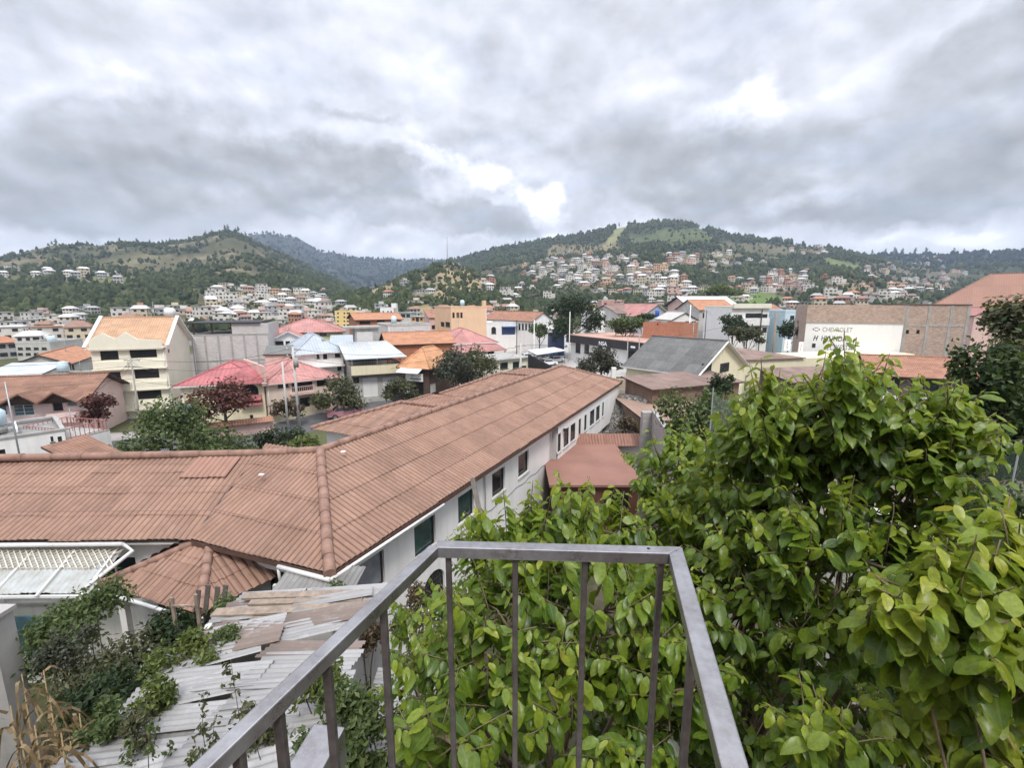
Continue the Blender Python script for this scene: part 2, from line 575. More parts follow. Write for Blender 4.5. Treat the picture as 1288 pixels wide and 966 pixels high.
# skyline of each ridge, its distance, where its slope begins, and the steepness of the slope
RIDGES = [
    (prof([(-3500, 400), (-1500, 356), (-700, 345), (-300, 335), (-100, 330), (0, 324), (40, 316), (70, 310), (110, 311), (150, 308), (200, 308), (232, 304), (256, 299), (272, 293), (286, 289), (296, 291), (312, 299), (340, 313), (375, 330), (410, 346), (450, 366), (500, 384), (520, 392)]), 1150, 300, 1.25),
    (prof([(230, 330), (300, 300), (320, 295), (345, 295), (370, 299), (388, 308), (402, 317), (425, 320), (450, 325), (500, 326), (560, 328), (620, 330), (680, 345)]), 2600, 1300, 1.1),
    (prof([(430, 388), (480, 362), (530, 342), (560, 332), (590, 325), (620, 316), (660, 309), (700, 301), (740, 293), (785, 285), (830, 280), (868, 280), (885, 288), (920, 297), (950, 301), (990, 307), (1040, 314), (1080, 322), (1130, 336), (1180, 352), (1260, 370), (1300, 392)]), 1300, 300, 1.3),
    (prof([(900, 335), (980, 322), (1040, 318), (1080, 324), (1110, 320), (1150, 321), (1180, 323), (1215, 320), (1260, 318), (1300, 318), (1500, 325), (2000, 335), (2600, 345)]), 1900, 420, 1.5),
    (prof([(340, 400), (380, 388), (420, 378), (465, 366), (500, 354), (530, 344), (550, 336), (565, 333), (585, 339), (615, 353), (645, 366), (680, 388), (720, 400)]), 470, 225, 1.15),
    (prof([(930, 400), (985, 378), (1020, 352), (1060, 346), (1100, 356), (1150, 372), (1200, 392)]), 640, 250, 1.2),
]


def ground_near(x, y):
    """the plot the balcony stands over: high by the house, falling to the street"""
    r = np.hypot(x, y)
    return 6.6 * (1 - sstep(3.5, 15.5, y + .12 * np.abs(x))) * (1 - sstep(25, 60, r)) 


def height(x, y):
    x = np.asarray(x, float); y = np.asarray(y, float)
    d = np.hypot(x, y); a = np.arctan2(x, y)
    z = np.zeros_like(d)
    n3 = .5 - np.abs(2 * fbm(x / 150 + 4, y / 150 + 8, 3, 15) - 1) * 1.6
    n1 = fbm(x / 260 + 5, y / 260 + 9, 4, 3) - .5
    n2 = fbm(x / 70 + 1, y / 70 + 2, 3, 8) - .5
    for (pa, pt), d1, d0, pw in RIDGES:
        tt = np.interp(a, pa, pt, left=-1, right=-1)
        H = EYE + tt * d1
        f = np.clip((d - d0) / (d1 - d0), 0, 1) ** pw
        back = 1 - .6 * sstep(d1, d1 * 1.9, d)
        gl = 1 + (n1 * .30 + n2 * .16 + n3 * .22) * sstep(d0, d0 + 150, d) * (1 - .85 * sstep(d1 * .8, d1, d))
        z = np.maximum(z, np.maximum(H, 0) * f * back * gl)
    behind = sstep(1.25, 1.9, np.abs(a)) * sstep(120, 900, d) * 120
    z = np.maximum(z, behind)
    return z + ground_near(x, y)


def hz(x, y):
    return float(height(np.array([x]), np.array([y]))[0])


rad = np.concatenate([np.linspace(0.0, 60, 70), np.geomspace(62, 7000, 190)])
azs = np.concatenate([np.linspace(-math.pi, -1.0, 40)[:-1], np.linspace(-1.0, 1.0, 420), np.linspace(1.0, math.pi, 40)[1:-1]])
NA, NR = len(azs), len(rad)
AA, RR = np.meshgrid(azs, rad)
GX = RR * np.sin(AA); GY = RR * np.cos(AA)
GZ = height(GX, GY)
vv = np.stack([GX, GY, GZ], -1).reshape(-1, 3)
ii = np.arange(NR - 1)[:, None] * NA; jj = np.arange(NA)[None, :]
j2 = (jj + 1) % NA
ff = np.stack([ii + jj, ii + NA + jj, ii + NA + j2, ii + j2], -1).reshape(-1, 4)[:, ::-1]


def in_poly(px, py, poly):
    r = np.zeros(px.shape, bool); n = len(poly)
    for i in range(n):
        x0, y0 = poly[i]; x1, y1 = poly[(i + 1) % n]
        c = ((y0 > py) != (y1 > py)) & (px < (x1 - x0) * (py - y0) / (y1 - y0 + 1e-9) + x0)
        r ^= c
    return r


def pxs(x, y, z):
    u = z - EYE; dep = np.maximum(y * CP - u * SP, 1e-3)
    return CX + FPX * x / dep, CY - FPX * (y * SP + u * CP) / dep


def cover(x, y, z):
    """what grows on the ground: colour of the ground and density of trees, from a sketch map of the slopes"""
    px, py = pxs(x, y, z); d = np.hypot(x, y)
    wx = px + 14 * (fbm(x / 60, y / 60, 3, 21) - .5); wy = py + 9 * (fbm(x / 60 + 7, y / 60 + 3, 3, 22) - .5)
    n = fbm(x / 45, y / 45, 4, 31); nb = fbm(x / 160 + 3, y / 160, 4, 33)
    col = np.zeros(x.shape + (3,))
    olive = np.array([.068, .077, .034]); brown = np.array([.11, .095, .055]); straw = np.array([.20, .175, .095])
    t = sstep(.35, .65, n)[..., None]
    col[:] = olive * (1 - t) + brown * t
    den = np.where(nb > .5, .30, .12) * np.ones_like(d)
    def region(poly, c=None, dn=None, amt=.9, jig=True):
        m = in_poly(wx if jig else px, wy if jig else py, poly) & (y > 0) & (d > 120)
        if c is not None: col[m] = col[m] * (1 - amt) + np.array(c) * amt
        if dn is not None: den[m] = dn
    # the left hill: pale brown grass with scrub in the gullies
    region([(0, 300), (290, 285), (420, 340), (430, 362), (250, 362), (0, 350)], (.135, .12, .068), .05, .75)
    region([(110, 335), (160, 318), (230, 300), (225, 316), (160, 335), (110, 346)], (.20, .18, .10), .02, .7)
    region([(320, 300), (420, 342), (405, 348), (340, 330), (300, 310)], (.19, .165, .095), .03, .7)
    gully = (nb > .53)
    m = gully & in_poly(px, py, [(0, 300), (290, 292), (420, 345), (430, 362), (0, 362)]) & (y > 0)
    den[m] = .45; col[m] = col[m] * .45 + np.array([.04, .052, .026]) * .55
    # scrub creeping up the gullies and bare scars between
    sc_ = fbm(x / 58 + 2, y / 58 + 6, 4, 51); rg = np.abs(2 * fbm(x / 130 + 1, y / 130 + 4, 3, 52) - 1)
    k = (sstep(.50, .60, sc_) * .75 + sstep(.22, .06, rg) * .5).clip(0, .85)[..., None]
    col[:] = col * (1 - k) + np.array([.045, .056, .027]) * k
    k = (sstep(.66, .74, fbm(x / 34, y / 34, 3, 53)) * .6)[..., None]
    col[:] = col * (1 - k) + np.array([.27, .225, .15]) * k
    den = np.where(sc_ > .56, np.maximum(den, .35), den)
    # woods
    for P, dn in [([(-300, 352), (95, 356), (180, 346), (300, 350), (425, 348), (425, 376), (330, 360), (270, 372), (235, 390), (120, 404), (-300, 412)], .85),
                  ([(405, 352), (470, 330), (560, 330), (545, 348), (500, 362), (540, 388), (540, 400), (408, 402)], .95),
                  ([(612, 348), (690, 352), (696, 398), (612, 398)], .95),
                  ([(560, 326), (780, 280), (792, 302), (720, 316), (680, 322), (610, 340), (560, 346)], 1.0),
                  ([(780, 270), (870, 272), (930, 290), (1010, 303), (1000, 315), (930, 306), (880, 292), (790, 294)], 1.0),
                  ([(720, 305), (900, 300), (935, 318), (880, 324), (730, 324)], .6),
                  ([(700, 376), (790, 360), (850, 352), (850, 384), (700, 398)], .85),
                  ([(820, 336), (905, 330), (965, 332), (960, 342), (945, 385), (830, 385)], 1.0),
                  ([(880, 300), (960, 302), (955, 330), (910, 330)], .7),
                  ([(985, 322), (1035, 318), (1075, 338), (1098, 352), (1060, 384), (1020, 384), (1018, 345), (960, 340)], 1.0),
                  ([(985, 310), (1600, 296), (1600, 334), (1180, 338), (1060, 330)], 1.0),
                  ([(1095, 350), (1150, 352), (1140, 376), (1095, 372)], .7)]:
        region(P, (.045, .06, .028), dn, .75)
    # bare ground, meadows, tracks
    region([(548, 330), (575, 330), (605, 352), (622, 384), (608, 396), (560, 396), (545, 372), (555, 352)], (.36, .285, .165), .22, .85)
    m = in_poly(wx, wy, [(548, 328), (575, 328), (605, 352), (622, 386), (608, 398), (560, 398), (545, 372)]) & (n > .53)
    col[m] = np.array([.10, .095, .06])
    region([(463, 362), (500, 352), (498, 366), (466, 374)], (.34, .27, .18), .1, .8)
    region([(532, 340), (556, 344), (550, 366), (530, 362)], (.33, .27, .18), .25, .7)
    region([(520, 386), (545, 386), (545, 400), (515, 400)], (.42, .32, .17), .05, .9)
    region([(85, 346), (175, 348), (172, 360), (85, 358)], (.15, .185, .06), .04, .8)
    region([(790, 296), (880, 288), (905, 300), (860, 306), (790, 308)], (.13, .16, .065), .10, .7)
    region([(945, 366), (1000, 374), (960, 384), (878, 388), (885, 372)], (.13, .20, .05), .05, .9)
    region([(1030, 322), (1085, 330), (1080, 338), (1040, 332)], (.16, .19, .07), .02, .9)
    region([(1040, 352), (1090, 350), (1100, 372), (1040, 372)], (.30, .235, .16), .15, .7)
    region([(776, 284), (790, 284), (768, 312), (752, 318)], (.26, .26, .12), .0, .85, False)
    region([(650, 322), (740, 316), (800, 319), (865, 345), (885, 374), (830, 374), (770, 364), (700, 364), (655, 352)], (.15, .13, .08), .36, .6)
    region([(690, 308), (760, 306), (800, 316), (690, 322)], (.30, .24, .14), .3, .6)
    region([(240, 362), (412, 366), (418, 410), (235, 412)], (.14, .125, .075), .18, .6)
    region([(955, 342), (1018, 338), (1020, 368), (958, 368)], (.19, .15, .10), .08, .6)
    region([(1082, 334), (1180, 321), (1218, 345), (1180, 374), (1110, 380), (1088, 356)], (.17, .145, .10), .22, .6)
    region([(832, 320), (928, 316), (932, 334), (838, 336)], (.17, .155, .09), .2, .6)
    region([(-50, 342), (170, 347), (165, 358), (-50, 354)], (.15, .15, .07), .12, .6)
    region([(-50, 404), (140, 392), (240, 384), (240, 405), (90, 436), (-50, 444)], (.13, .12, .075), .2, .6)
    region([(900, 305), (1040, 306), (1040, 320), (900, 326)], (.17, .155, .09), .2, .7)
    far = d > 1500
    col[far] = col[far] * .25 + np.array([.035, .045, .036]) * .75; den = np.where(far, 1.0, den)
    # flat town ground
    tg = sstep(.46, .54, fbm(x / 22, y / 22, 3, 61))[..., None]
    k = (1 - sstep(230, 330, d))[..., None]
    col[:] = col * (1 - k) + (np.array([.17, .16, .145]) * (1 - tg) + np.array([.085, .092, .045]) * tg) * k
    den = den * sstep(200, 300, d)
    yard = (d < 75) & (x > -2 + 0 * y) & (y > -20) & (x > y * .25 - 1)
    col[yard] = np.array([.19, .165, .13])
    k = (1 - sstep(17, 26, d + .3 * np.maximum(-x, 0)))[..., None]  # litter tone, darkened to put the deep shade under the trees into it
    col[:] = col * (1 - k) + np.array([.055, .05, .03]) * k
    col[d > 240] *= .86
    col *= (.8 + .4 * fbm(x / 9, y / 9, 3, 44))[..., None]
    return col, den


gc, _ = cover(GX, GY, GZ)
gme = np_mesh('ground', vv, ff, [], smooth=True)
ca = gme.color_attributes.new('cover', 'FLOAT_COLOR', 'POINT')
ca.data.foreach_set('color', np.concatenate([gc.reshape(-1, 3), np.ones((NA * NR, 1))], 1).astype(np.float32).ravel())
m, nt, b = new_mat('ground_cover')
at = nt.add('ShaderNodeAttribute', attribute_name='cover')
g = nt.add('ShaderNodeTexCoord').outputs['Object']
f1 = nt.mrange(nt.noise(g, .09, 8, .7), .3, .7, .75, 1.25)
f2 = nt.mrange(nt.noise(g, 3.3, 8, .75), .3, .7, .7, 1.3)
fm = nt.math('MULTIPLY', f1, f2)
nt.l.new(nt.mix(1, at.outputs[0], nt.add('ShaderNodeCombineColor', i_0=fm, i_1=fm, i_2=fm).outputs[0], 'MULTIPLY'), b.inputs['Base Color'])
b.inputs['Roughness'].default_value = .95; b.inputs['Specular IOR Level'].default_value = .1
gme.materials.append(m)
ground = tag(link('ground', gme), kind='structure')


# ------------------------------------------------------------------ far woods
def blob_template(sub=1, seed=0):
    bm = bmesh.new()
    bmesh.ops.create_icosphere(bm, subdivisions=sub, radius=1)
    V = np.array([v.co[:] for v in bm.verts]); F = np.array([[v.index for v in f.verts] for f in bm.faces])
    bm.free()
    return V, F


def scatter_mesh(pos, hgt, wid, name, seed=3, sub=1):
    """many rough crowns with a short stem in one mesh"""
    r = np.random.default_rng(seed)
    V, F = blob_template(sub)
    n = len(pos); nv = len(V)
    s = np.stack([wid, wid, hgt * .5], -1)[:, None, :]
    jit = 1 + r.uniform(-.38, .38, (n, nv, 1))
    ang = r.uniform(0, 6.28, n); c, sn = np.cos(ang), np.sin(ang)
    P = V[None] * jit
    taper = 1 - .30 * P[..., 2:3]
    P = P * np.concatenate([taper, taper, np.ones_like(taper)], -1)
    X = P[..., 0] * c[:, None] - P[..., 1] * sn[:, None]; Y = P[..., 0] * sn[:, None] + P[..., 1] * c[:, None]
    P = np.stack([X, Y, P[..., 2]], -1) * s + pos[:, None, :]
    P[..., 2] += (hgt * .55)[:, None]
    Fa = F[None] + (np.arange(n) * nv)[:, None, None]
    return np_mesh(name, P.reshape(-1, 3), Fa.reshape(-1, 3), [])


# candidate points even in the picture's angle, denser in depth where slopes face us
def sample_wood(N, dmin, dmax, seed):
    r = np.random.default_rng(seed)
    a = r.uniform(-.95, .98, N); d = dmin * (dmax / dmin) ** r.uniform(0, 1, N)
    x = d * np.sin(a); y = d * np.cos(a); z = height(x, y)
    _, den = cover(x, y, z)
    k = r.uniform(0, 1, N) < den
    return x[k], y[k], z[k], d[k]


FORE = leafmat('far_foliage', [(.034, .046, .021), (.054, .070, .030), (.080, .096, .041), (.11, .12, .055)], .12, .9, .05)
# ------------------------------------------------------------------ air
hb = MB(); hb.box(-4200, -900, -1.5, 4200, 3600, 330)
m = bpy.data.materials.new('haze'); m.use_nodes = True
nt = NT(m.node_tree); m.node_tree.nodes.remove(m.node_tree.nodes['Principled BSDF'])
pv = nt.add('ShaderNodeVolumePrincipled'); pv.inputs['Color'].default_value = (.60, .74, .95, 1); pv.inputs['Density'].default_value = 00.00021
pv.inputs['Anisotropy'].default_value = .1
nt.l.new(pv.outputs[0], m.node_tree.nodes['Material Output'].inputs['Volume'])
HAZE = tag(hb.build('haze', [m]), kind='stuff')

# ------------------------------------------------------------------ building kit
def wall_face(mb, o, u, w, h, holes, depth=.14, mat=0, top=None):
    """upright wall sheet from o along unit u, with openings (u0,v0,u1,v1[,arch]) and their reveals"""
    o = Vector(o); u = Vector(u); n = Vector((u.y, -u.x, 0)); Z = Vector((0, 0, 1))
    us = sorted({0, w, *[x for q in holes for x in (q[0], q[2])]})
    vs_ = sorted({0, h, *[x for q in holes for x in (q[1], q[3])]})
    P = lambda a, b, dd=0.0: o + u * a + Z * b - n * dd
    for i in range(len(us) - 1):
        for j in range(len(vs_) - 1):
            uc = (us[i] + us[i + 1]) / 2; vc = (vs_[j] + vs_[j + 1]) / 2
            if any(q[0] < uc < q[2] and q[1] < vc < q[3] for q in holes):
                continue
            mb.face([P(us[i], vs_[j]), P(us[i + 1], vs_[j]), P(us[i + 1], vs_[j + 1]), P(us[i], vs_[j + 1])], mat)
    for q in holes:
        a, b, c, d = q[:4]
        for (p1, p2) in (((a, b), (c, b)), ((c, b), (c, d)), ((c, d), (a, d)), ((a, d), (a, b))):
            mb.face([P(*p1), P(*p1, depth), P(*p2, depth), P(*p2)], mat)
        if len(q) > 4 and q[4] == 'arch':      # fill the corners over an arch
            r = (c - a) / 2; cx = (a + c) / 2; cz = d - r * .9
            N = 10
            for s in (-1, 1):
                arc = [(cx + s * r * math.cos(t), cz + r * .9 * math.sin(t)) for t in [math.pi / 2 * k / N for k in range(N + 1)]]
                corner = (cx + s * r, d)
                for k in range(N):
                    tri = [P(*corner), P(*arc[k]), P(*arc[k + 1])]
                    mb.face(tri if s > 0 else tri[::-1], mat)
                    mb.face([P(*arc[k]), P(*arc[k], depth), P(*arc[k + 1], depth), P(*arc[k + 1])], mat)


def opening(kind, o, u, q, parent, depth=.14, pane=None, frame=None, deep=False):
    """fills one opening: window, door, garage shutter or dark void"""
    o = Vector(o); u = Vector(u); n = Vector((u.y, -u.x, 0)); Z = Vector((0, 0, 1))
    a, b, c, d = q[:4]
    M = Matrix(((u.x, -n.x, 0, o.x), (u.y, -n.y, 0, o.y), (u.z, -n.z, 1, o.z), (0, 0, 0, 1)))
    pane = pane or GLASS; frame = frame or FRAME
    mb = MB()
    if kind == 'void':
        mb.box(a + .003, depth - .02, b + .003, c - .003, depth + .04, d - .003, 0, M)
        return mb.build('opening', [DARKV], parent)
    if kind == 'garage':
        mb.box(a + .003, depth - .05, b + .003, c - .003, depth + .02, d - .003, 0, M)
        k = b + .25
        while k < d:
            mb.box(a + .01, depth - .065, k, c - .01, depth - .048, k + .03, 0, M); k += .3
        return mb.build('shutter_door', [pane if pane is not GLASS else SHUT], parent)
    if kind == 'door':
        mb.box(a + .003, depth - .06, b + .003, c - .003, depth + .02, d - .003, 0, M)
        dd = mb.build('door', [pane if pane is not GLASS else DARKW], parent)
        if deep:
            h = MB(); h.box(c - .16, depth - .1, b + .95, c - .08, depth - .06, b + 1.1, 0, M); h.build('handle', [STEEL], dd)
        return dd
    # glazed window: frame bars and panes
    t = min(.06, (c - a) * .08)
    y0, y1 = depth - .07, depth - .02
    fr = MB()
    for bx in ((a + .002, b + .002, c - .002, b + t), (a + .002, d - t, c - .002, d - .002), (a + .002, b + t, a + t, d - t), (c - t, b + t, c - .002, d - t)):
        fr.box(bx[0], y0, bx[1], bx[2], y1, bx[3], 0, M)
    if not deep: fr.box(a - .06, -.07, b - .07, c + .06, .0, b - .003, 0, M)
    nm = max(1, round((c - a) / 1.0))
    for k in range(1, nm):
        x = a + (c - a) * k / nm
        fr.box(x - t * .45, y0, b + t, x + t * .45, y1, d - t, 0, M)
    if kind == 'grid':
        for k in range(1, 3):
            z = b + (d - b) * k / 3
            fr.box(a + t, y0, z - .015, c - t, y1 - .01, z + .015, 0, M)
    mb.box(a + .004, depth - .03, b + .004, c - .004, depth + .01, d - .004, 1, M)
    if deep:
        w = fr.build('window', [frame], parent)
        p = MB(); p.box(a + .004, depth - .03, b + .004, c - .004, depth + .01, d - .004, 0, M)
        p.build('pane', [pane], w)
        s = MB(); s.box(a - .06, -.07, b - .07, c + .06, .02, b - .003, 0, M); s.build('sill', [CONCL], w)
        return w
    mb.v = fr.v + mb.v; nf = len(fr.v)
    mb.f = fr.f + [tuple(i + nf for i in f) for f in mb.f]; mb.m = fr.m + mb.m; mb.sm = fr.sm + mb.sm
    return mb.build('window', [frame, pane], parent)


class House:
    """a building whose street front runs from a to b (seen from outside, left to right), with local x along the front, y into the plot"""
    def __init__(s, name, label, cat, A, B, depth, z0=0.0, group=None, z1=None):
        a = at_y(*A); b = at_y(*B)
        s.h = (z1 if z1 is not None else (a.z + b.z) / 2) - z0
        a.z = b.z = z0
        s.w = (b - a).length; s.d = depth; s.a = a
        s.ang = math.atan2(b.y - a.y, b.x - a.x)
        s.t = thing(name, label, cat, a, s.ang, group)
        s.Mi = (Matrix.Translation(a) @ Matrix.Rotation(s.ang, 4, 'Z')).inverted()
        s.F = {'front': (Vector((0, 0, 0)), Vector((1, 0, 0)), s.w), 'right': (Vector((s.w, 0, 0)), Vector((0, 1, 0)), s.d),
               'back': (Vector((s.w, s.d, 0)), Vector((-1, 0, 0)), s.w), 'left': (Vector((0, s.d, 0)), Vector((0, -1, 0)), s.d)}

    def uv(s, px, py, face='front'):
        o, u, w = s.F[face]
        n = Vector((u.y, -u.x, 0))
        c = s.Mi @ Vector((0, 0, EYE)); r = s.Mi.to_3x3() @ Vector(ray(px, py))
        t = (o - c).dot(n) / r.dot(n)
        p = c + r * t - o
        return p.dot(u), p.z

    def rect(s, face, x0, y0, x1, y1):
        u0, v1 = s.uv(x0, y0, face); u1, v0 = s.uv(x1, y1, face)
        _, v1b = s.uv(x1, y0, face); _, v0b = s.uv(x0, y1, face)
        w = s.F[face][2]
        a, c = max(.12, min(u0, u1)), min(w - .12, max(u0, u1))
        b, d = max(.02, (v0 + v0b) / 2), min(s.h - .06, (v1 + v1b) / 2)
        return (a, b, c, d)

    def walls(s, mat, wins=(), name='wall', deep=False, zlow=-.4):
        """wins: (face, kind, (x0,y0,x1,y1) in the picture  or  (u0,v0,u1,v1,'m') in metres, {options})"""
        mb = MB(); per = {k: [] for k in s.F}
        todo = []
        for wdef in wins:
            face, kind, q = wdef[:3]; opt = wdef[3] if len(wdef) > 3 else {}
            q = tuple(q[:4]) if len(q) == 5 else s.rect(face, *q)
            if q[2] - q[0] < .15 or q[3] - q[1] < .15:
                print('small opening', s.t.name, face, kind, [round(x, 2) for x in q]); continue
            if kind == 'arch':
                per[face].append((*q, 'arch'))
            else:
                per[face].append(q)
            todo.append((face, kind, q, opt))
        for k, (o, u, w) in s.F.items():
            wall_face(mb, o, u, w, s.h, per[k])
            a, b2 = o, o + u * w
            mb.face([a + Vector((0, 0, zlow)), b2 + Vector((0, 0, zlow)), b2, a])
        s.wall = mb.build(name, [mat], s.t)
        for face, kind, q, opt in todo:
            o, u, w = s.F[face]
            opening('grid' if kind == 'arch' else kind, o, u, q, s.t, pane=opt.get('pane'), frame=opt.get('frame'), deep=deep)
        return s

    def roof(s, kind, mat, rise=1.5, oh=.4, th=.14, fascia=None, drop=.0, par=.5, parmat=None, ends=None):
        z = s.h - drop; w, d = s.w, s.d
        x0, x1, y0, y1 = -oh, w + oh, -oh, d + oh
        mb = MB(); V = Vector
        fm = fascia or DARKW
        if kind == 'flat':
            t = .18; mb.box(.004, .004, z - .25, w - .004, d - .004, z - par + .01 if False else z - .2)
            pm = parmat or CONCL
            o = s.rim = MB()
            for bx in ((-.06, -.06, w + .06, .2), (-.06, d - .2, w + .06, d + .06), (-.06, .2, .2, d - .2), (w - .2, .2, w + .06, d - .2)):
                o.box(bx[0], bx[1], z + .003, bx[2], bx[3], z + par)
            r = mb.build('roof', [mat], s.t)
            o.build('parapet', [pm], r)
            return s
        if kind == 'slab':
            mb.box(x0, y0, z + .003, x1, y1, z + th)
            mb.build('roof', [mat], s.t); return s
        k = rise / (d / 2)
        zl = z - oh * k
        if kind == 'hip':
            if w >= d:
                m = (d + 2 * oh) / 2; zr = zl + m * k
                r0, r1 = V((x0 + m, (y0 + y1) / 2, zr)), V((x1 - m, (y0 + y1) / 2, zr))
            else:
                k = rise / (w / 2); zl = z - oh * k; m = (w + 2 * oh) / 2; zr = zl + m * k
                r0, r1 = V(((x0 + x1) / 2, y0 + m, zr)), V(((x0 + x1) / 2, y1 - m, zr))
            a, b, c, e = V((x0, y0, zl)), V((x1, y0, zl)), V((x1, y1, zl)), V((x0, y1, zl))
            if w >= d:
                P = [[a, b, r1, r0], [b, c, r1], [c, e, r0, r1], [e, a, r0]]
                hips = [(a, r0), (e, r0), (b, r1), (c, r1), (r0, r1)]
            else:
                P = [[a, b, r0], [b, c, r1, r0], [c, e, r1], [e, a, r0, r1]]
                hips = [(a, r0), (b, r0), (c, r1), (e, r1), (r0, r1)]
            if (r1 - r0).length < .05:
                hips = hips[:-1]
        elif kind == 'gable_x':          # ridge along the front
            zr = zl + (d / 2 + oh) * k; ym = d / 2
            a, b, c, e = V((x0, y0, zl)), V((x1, y0, zl)), V((x1, y1, zl)), V((x0, y1, zl))
            r0, r1 = V((x0, ym, zr)), V((x1, ym, zr))
            P = [[a, b, r1, r0], [c, e, r0, r1]]; hips = [(r0, r1)]
            g = MB(); zz = s.h
            g.face([(0, d, zz), (0, 0, zz), (0, ym, zz + rise - .02)]); g.build('gable', [s.wall.data.materials[0]], s.t)
            g = MB(); g.face([(w, 0, zz), (w, d, zz), (w, ym, zz + rise - .02)]); g.build('gable', [s.wall.data.materials[0]], s.t)
        elif kind == 'gable_y':          # gable towards the front
            k = rise / (w / 2); zl = z - oh * k; zr = zl + (w / 2 + oh) * k; xm = w / 2
            a, b, c, e = V((x0, y0, zl)), V((x1, y0, zl)), V((x1, y1, zl)), V((x0, y1, zl))
            r0, r1 = V((xm, y0, zr)), V((xm, y1, zr))
            P = [[e, a, r0, r1], [b, c, r1, r0]]; hips = [(r0, r1)]
            g = MB(); zz = s.h
            g.face([(0, 0, zz), (w, 0, zz), (xm, 0, zz + rise - .02)]); g.build('gable', [s.wall.data.materials[0]], s.t)
            g = MB(); g.face([(w, d, zz), (0, d, zz), (xm, d, zz + rise - .02)]); g.build('gable', [s.wall.data.materials[0]], s.t)
        elif kind == 'shed':             # low at the front, high behind
            k = rise / d; zl = z - oh * k; zr = z + rise + oh * k
            P = [[V((x0, y0, zl)), V((x1, y0, zl)), V((x1, y1, zr)), V((x0, y1, zr))]]; hips = []
            g = MB(); zz = s.h
            g.face([(w, 0, zz), (w, d, zz), (w, d, zz + rise - .02)]); g.face([(0, d, zz), (0, 0, zz), (0, d, zz + rise - .02)])
            g.face([(w, d, zz), (0, d, zz), (0, d, zz + rise - .02), (w, d, zz + rise - .02)])
            g.build('gable', [s.wall.data.materials[0]], s.t)
        elif kind == 'shed_back':        # high at the front
            k = rise / d
            P = [[V((x0, y0, z + rise + oh * k)), V((x1, y0, z + rise + oh * k)), V((x1, y1, z - oh * k)), V((x0, y1, z - oh * k))]]; hips = []
            g = MB(); zz = s.h
            g.face([(w, 0, zz), (w, d, zz), (w, 0, zz + rise - .02)]); g.face([(0, d, zz), (0, 0, zz), (0, 0, zz + rise - .02)])
            g.face([(0, 0, zz), (w, 0, zz), (w, 0, zz + rise - .02), (0, 0, zz + rise - .02)])
            g.build('gable', [s.wall.data.materials[0]], s.t)
        up = V((0, 0, th + .02))
        mb.slab([[p + up for p in q] for q in P], th, 0, 1)
        r = mb.build('roof', [mat, fm], s.t)
        if hips:
            hb = MB()
            for p, q in hips:
                hb.tube([p + up + V((0, 0, .01)), q + up + V((0, 0, .01))], .11, 6, 0)
            hb.build('ridge', [ends or mat], r)
        s.roofo = r
        return s

    def band(s, face, v0, v1, out, mat, name='ledge', u0=None, u1=None):
        """moulding, balcony slab or canopy standing proud of one wall"""
        o, u, w = s.F[face]; n = Vector((u.y, -u.x, 0))
        a = -.0 if u0 is None else u0; c = w if u1 is None else u1
        M = Matrix(((u.x, n.x, 0, o.x), (u.y, n.y, 0, o.y), (0, 0, 1, o.z), (0, 0, 0, 1)))
        mb = MB(); mb.box(a, .003, v0, c, out, v1, 0, M)
        return mb.build(name, [mat], s.t)

    def railing(s, face, v, h, out, mat, u0, u1, step=.15, name='balcony_rail'):
        o, u, w = s.F[face]; n = Vector((u.y, -u.x, 0)); Z = Vector((0, 0, 1))
        mb = MB()
        P = lambda a, b: o + u * a + n * out + Z * b
        mb.bar(P(u0, v + h), P(u1, v + h), .06, .05); mb.bar(P(u0, v + .08), P(u1, v + .08), .04, .04)
        k = u0
        while k <= u1 + .001:
            mb.bar(P(k, v), P(k, v + h), .035, .035, up=(1, 0, 0)); k += step
        return mb.build(name, [mat], s.t)


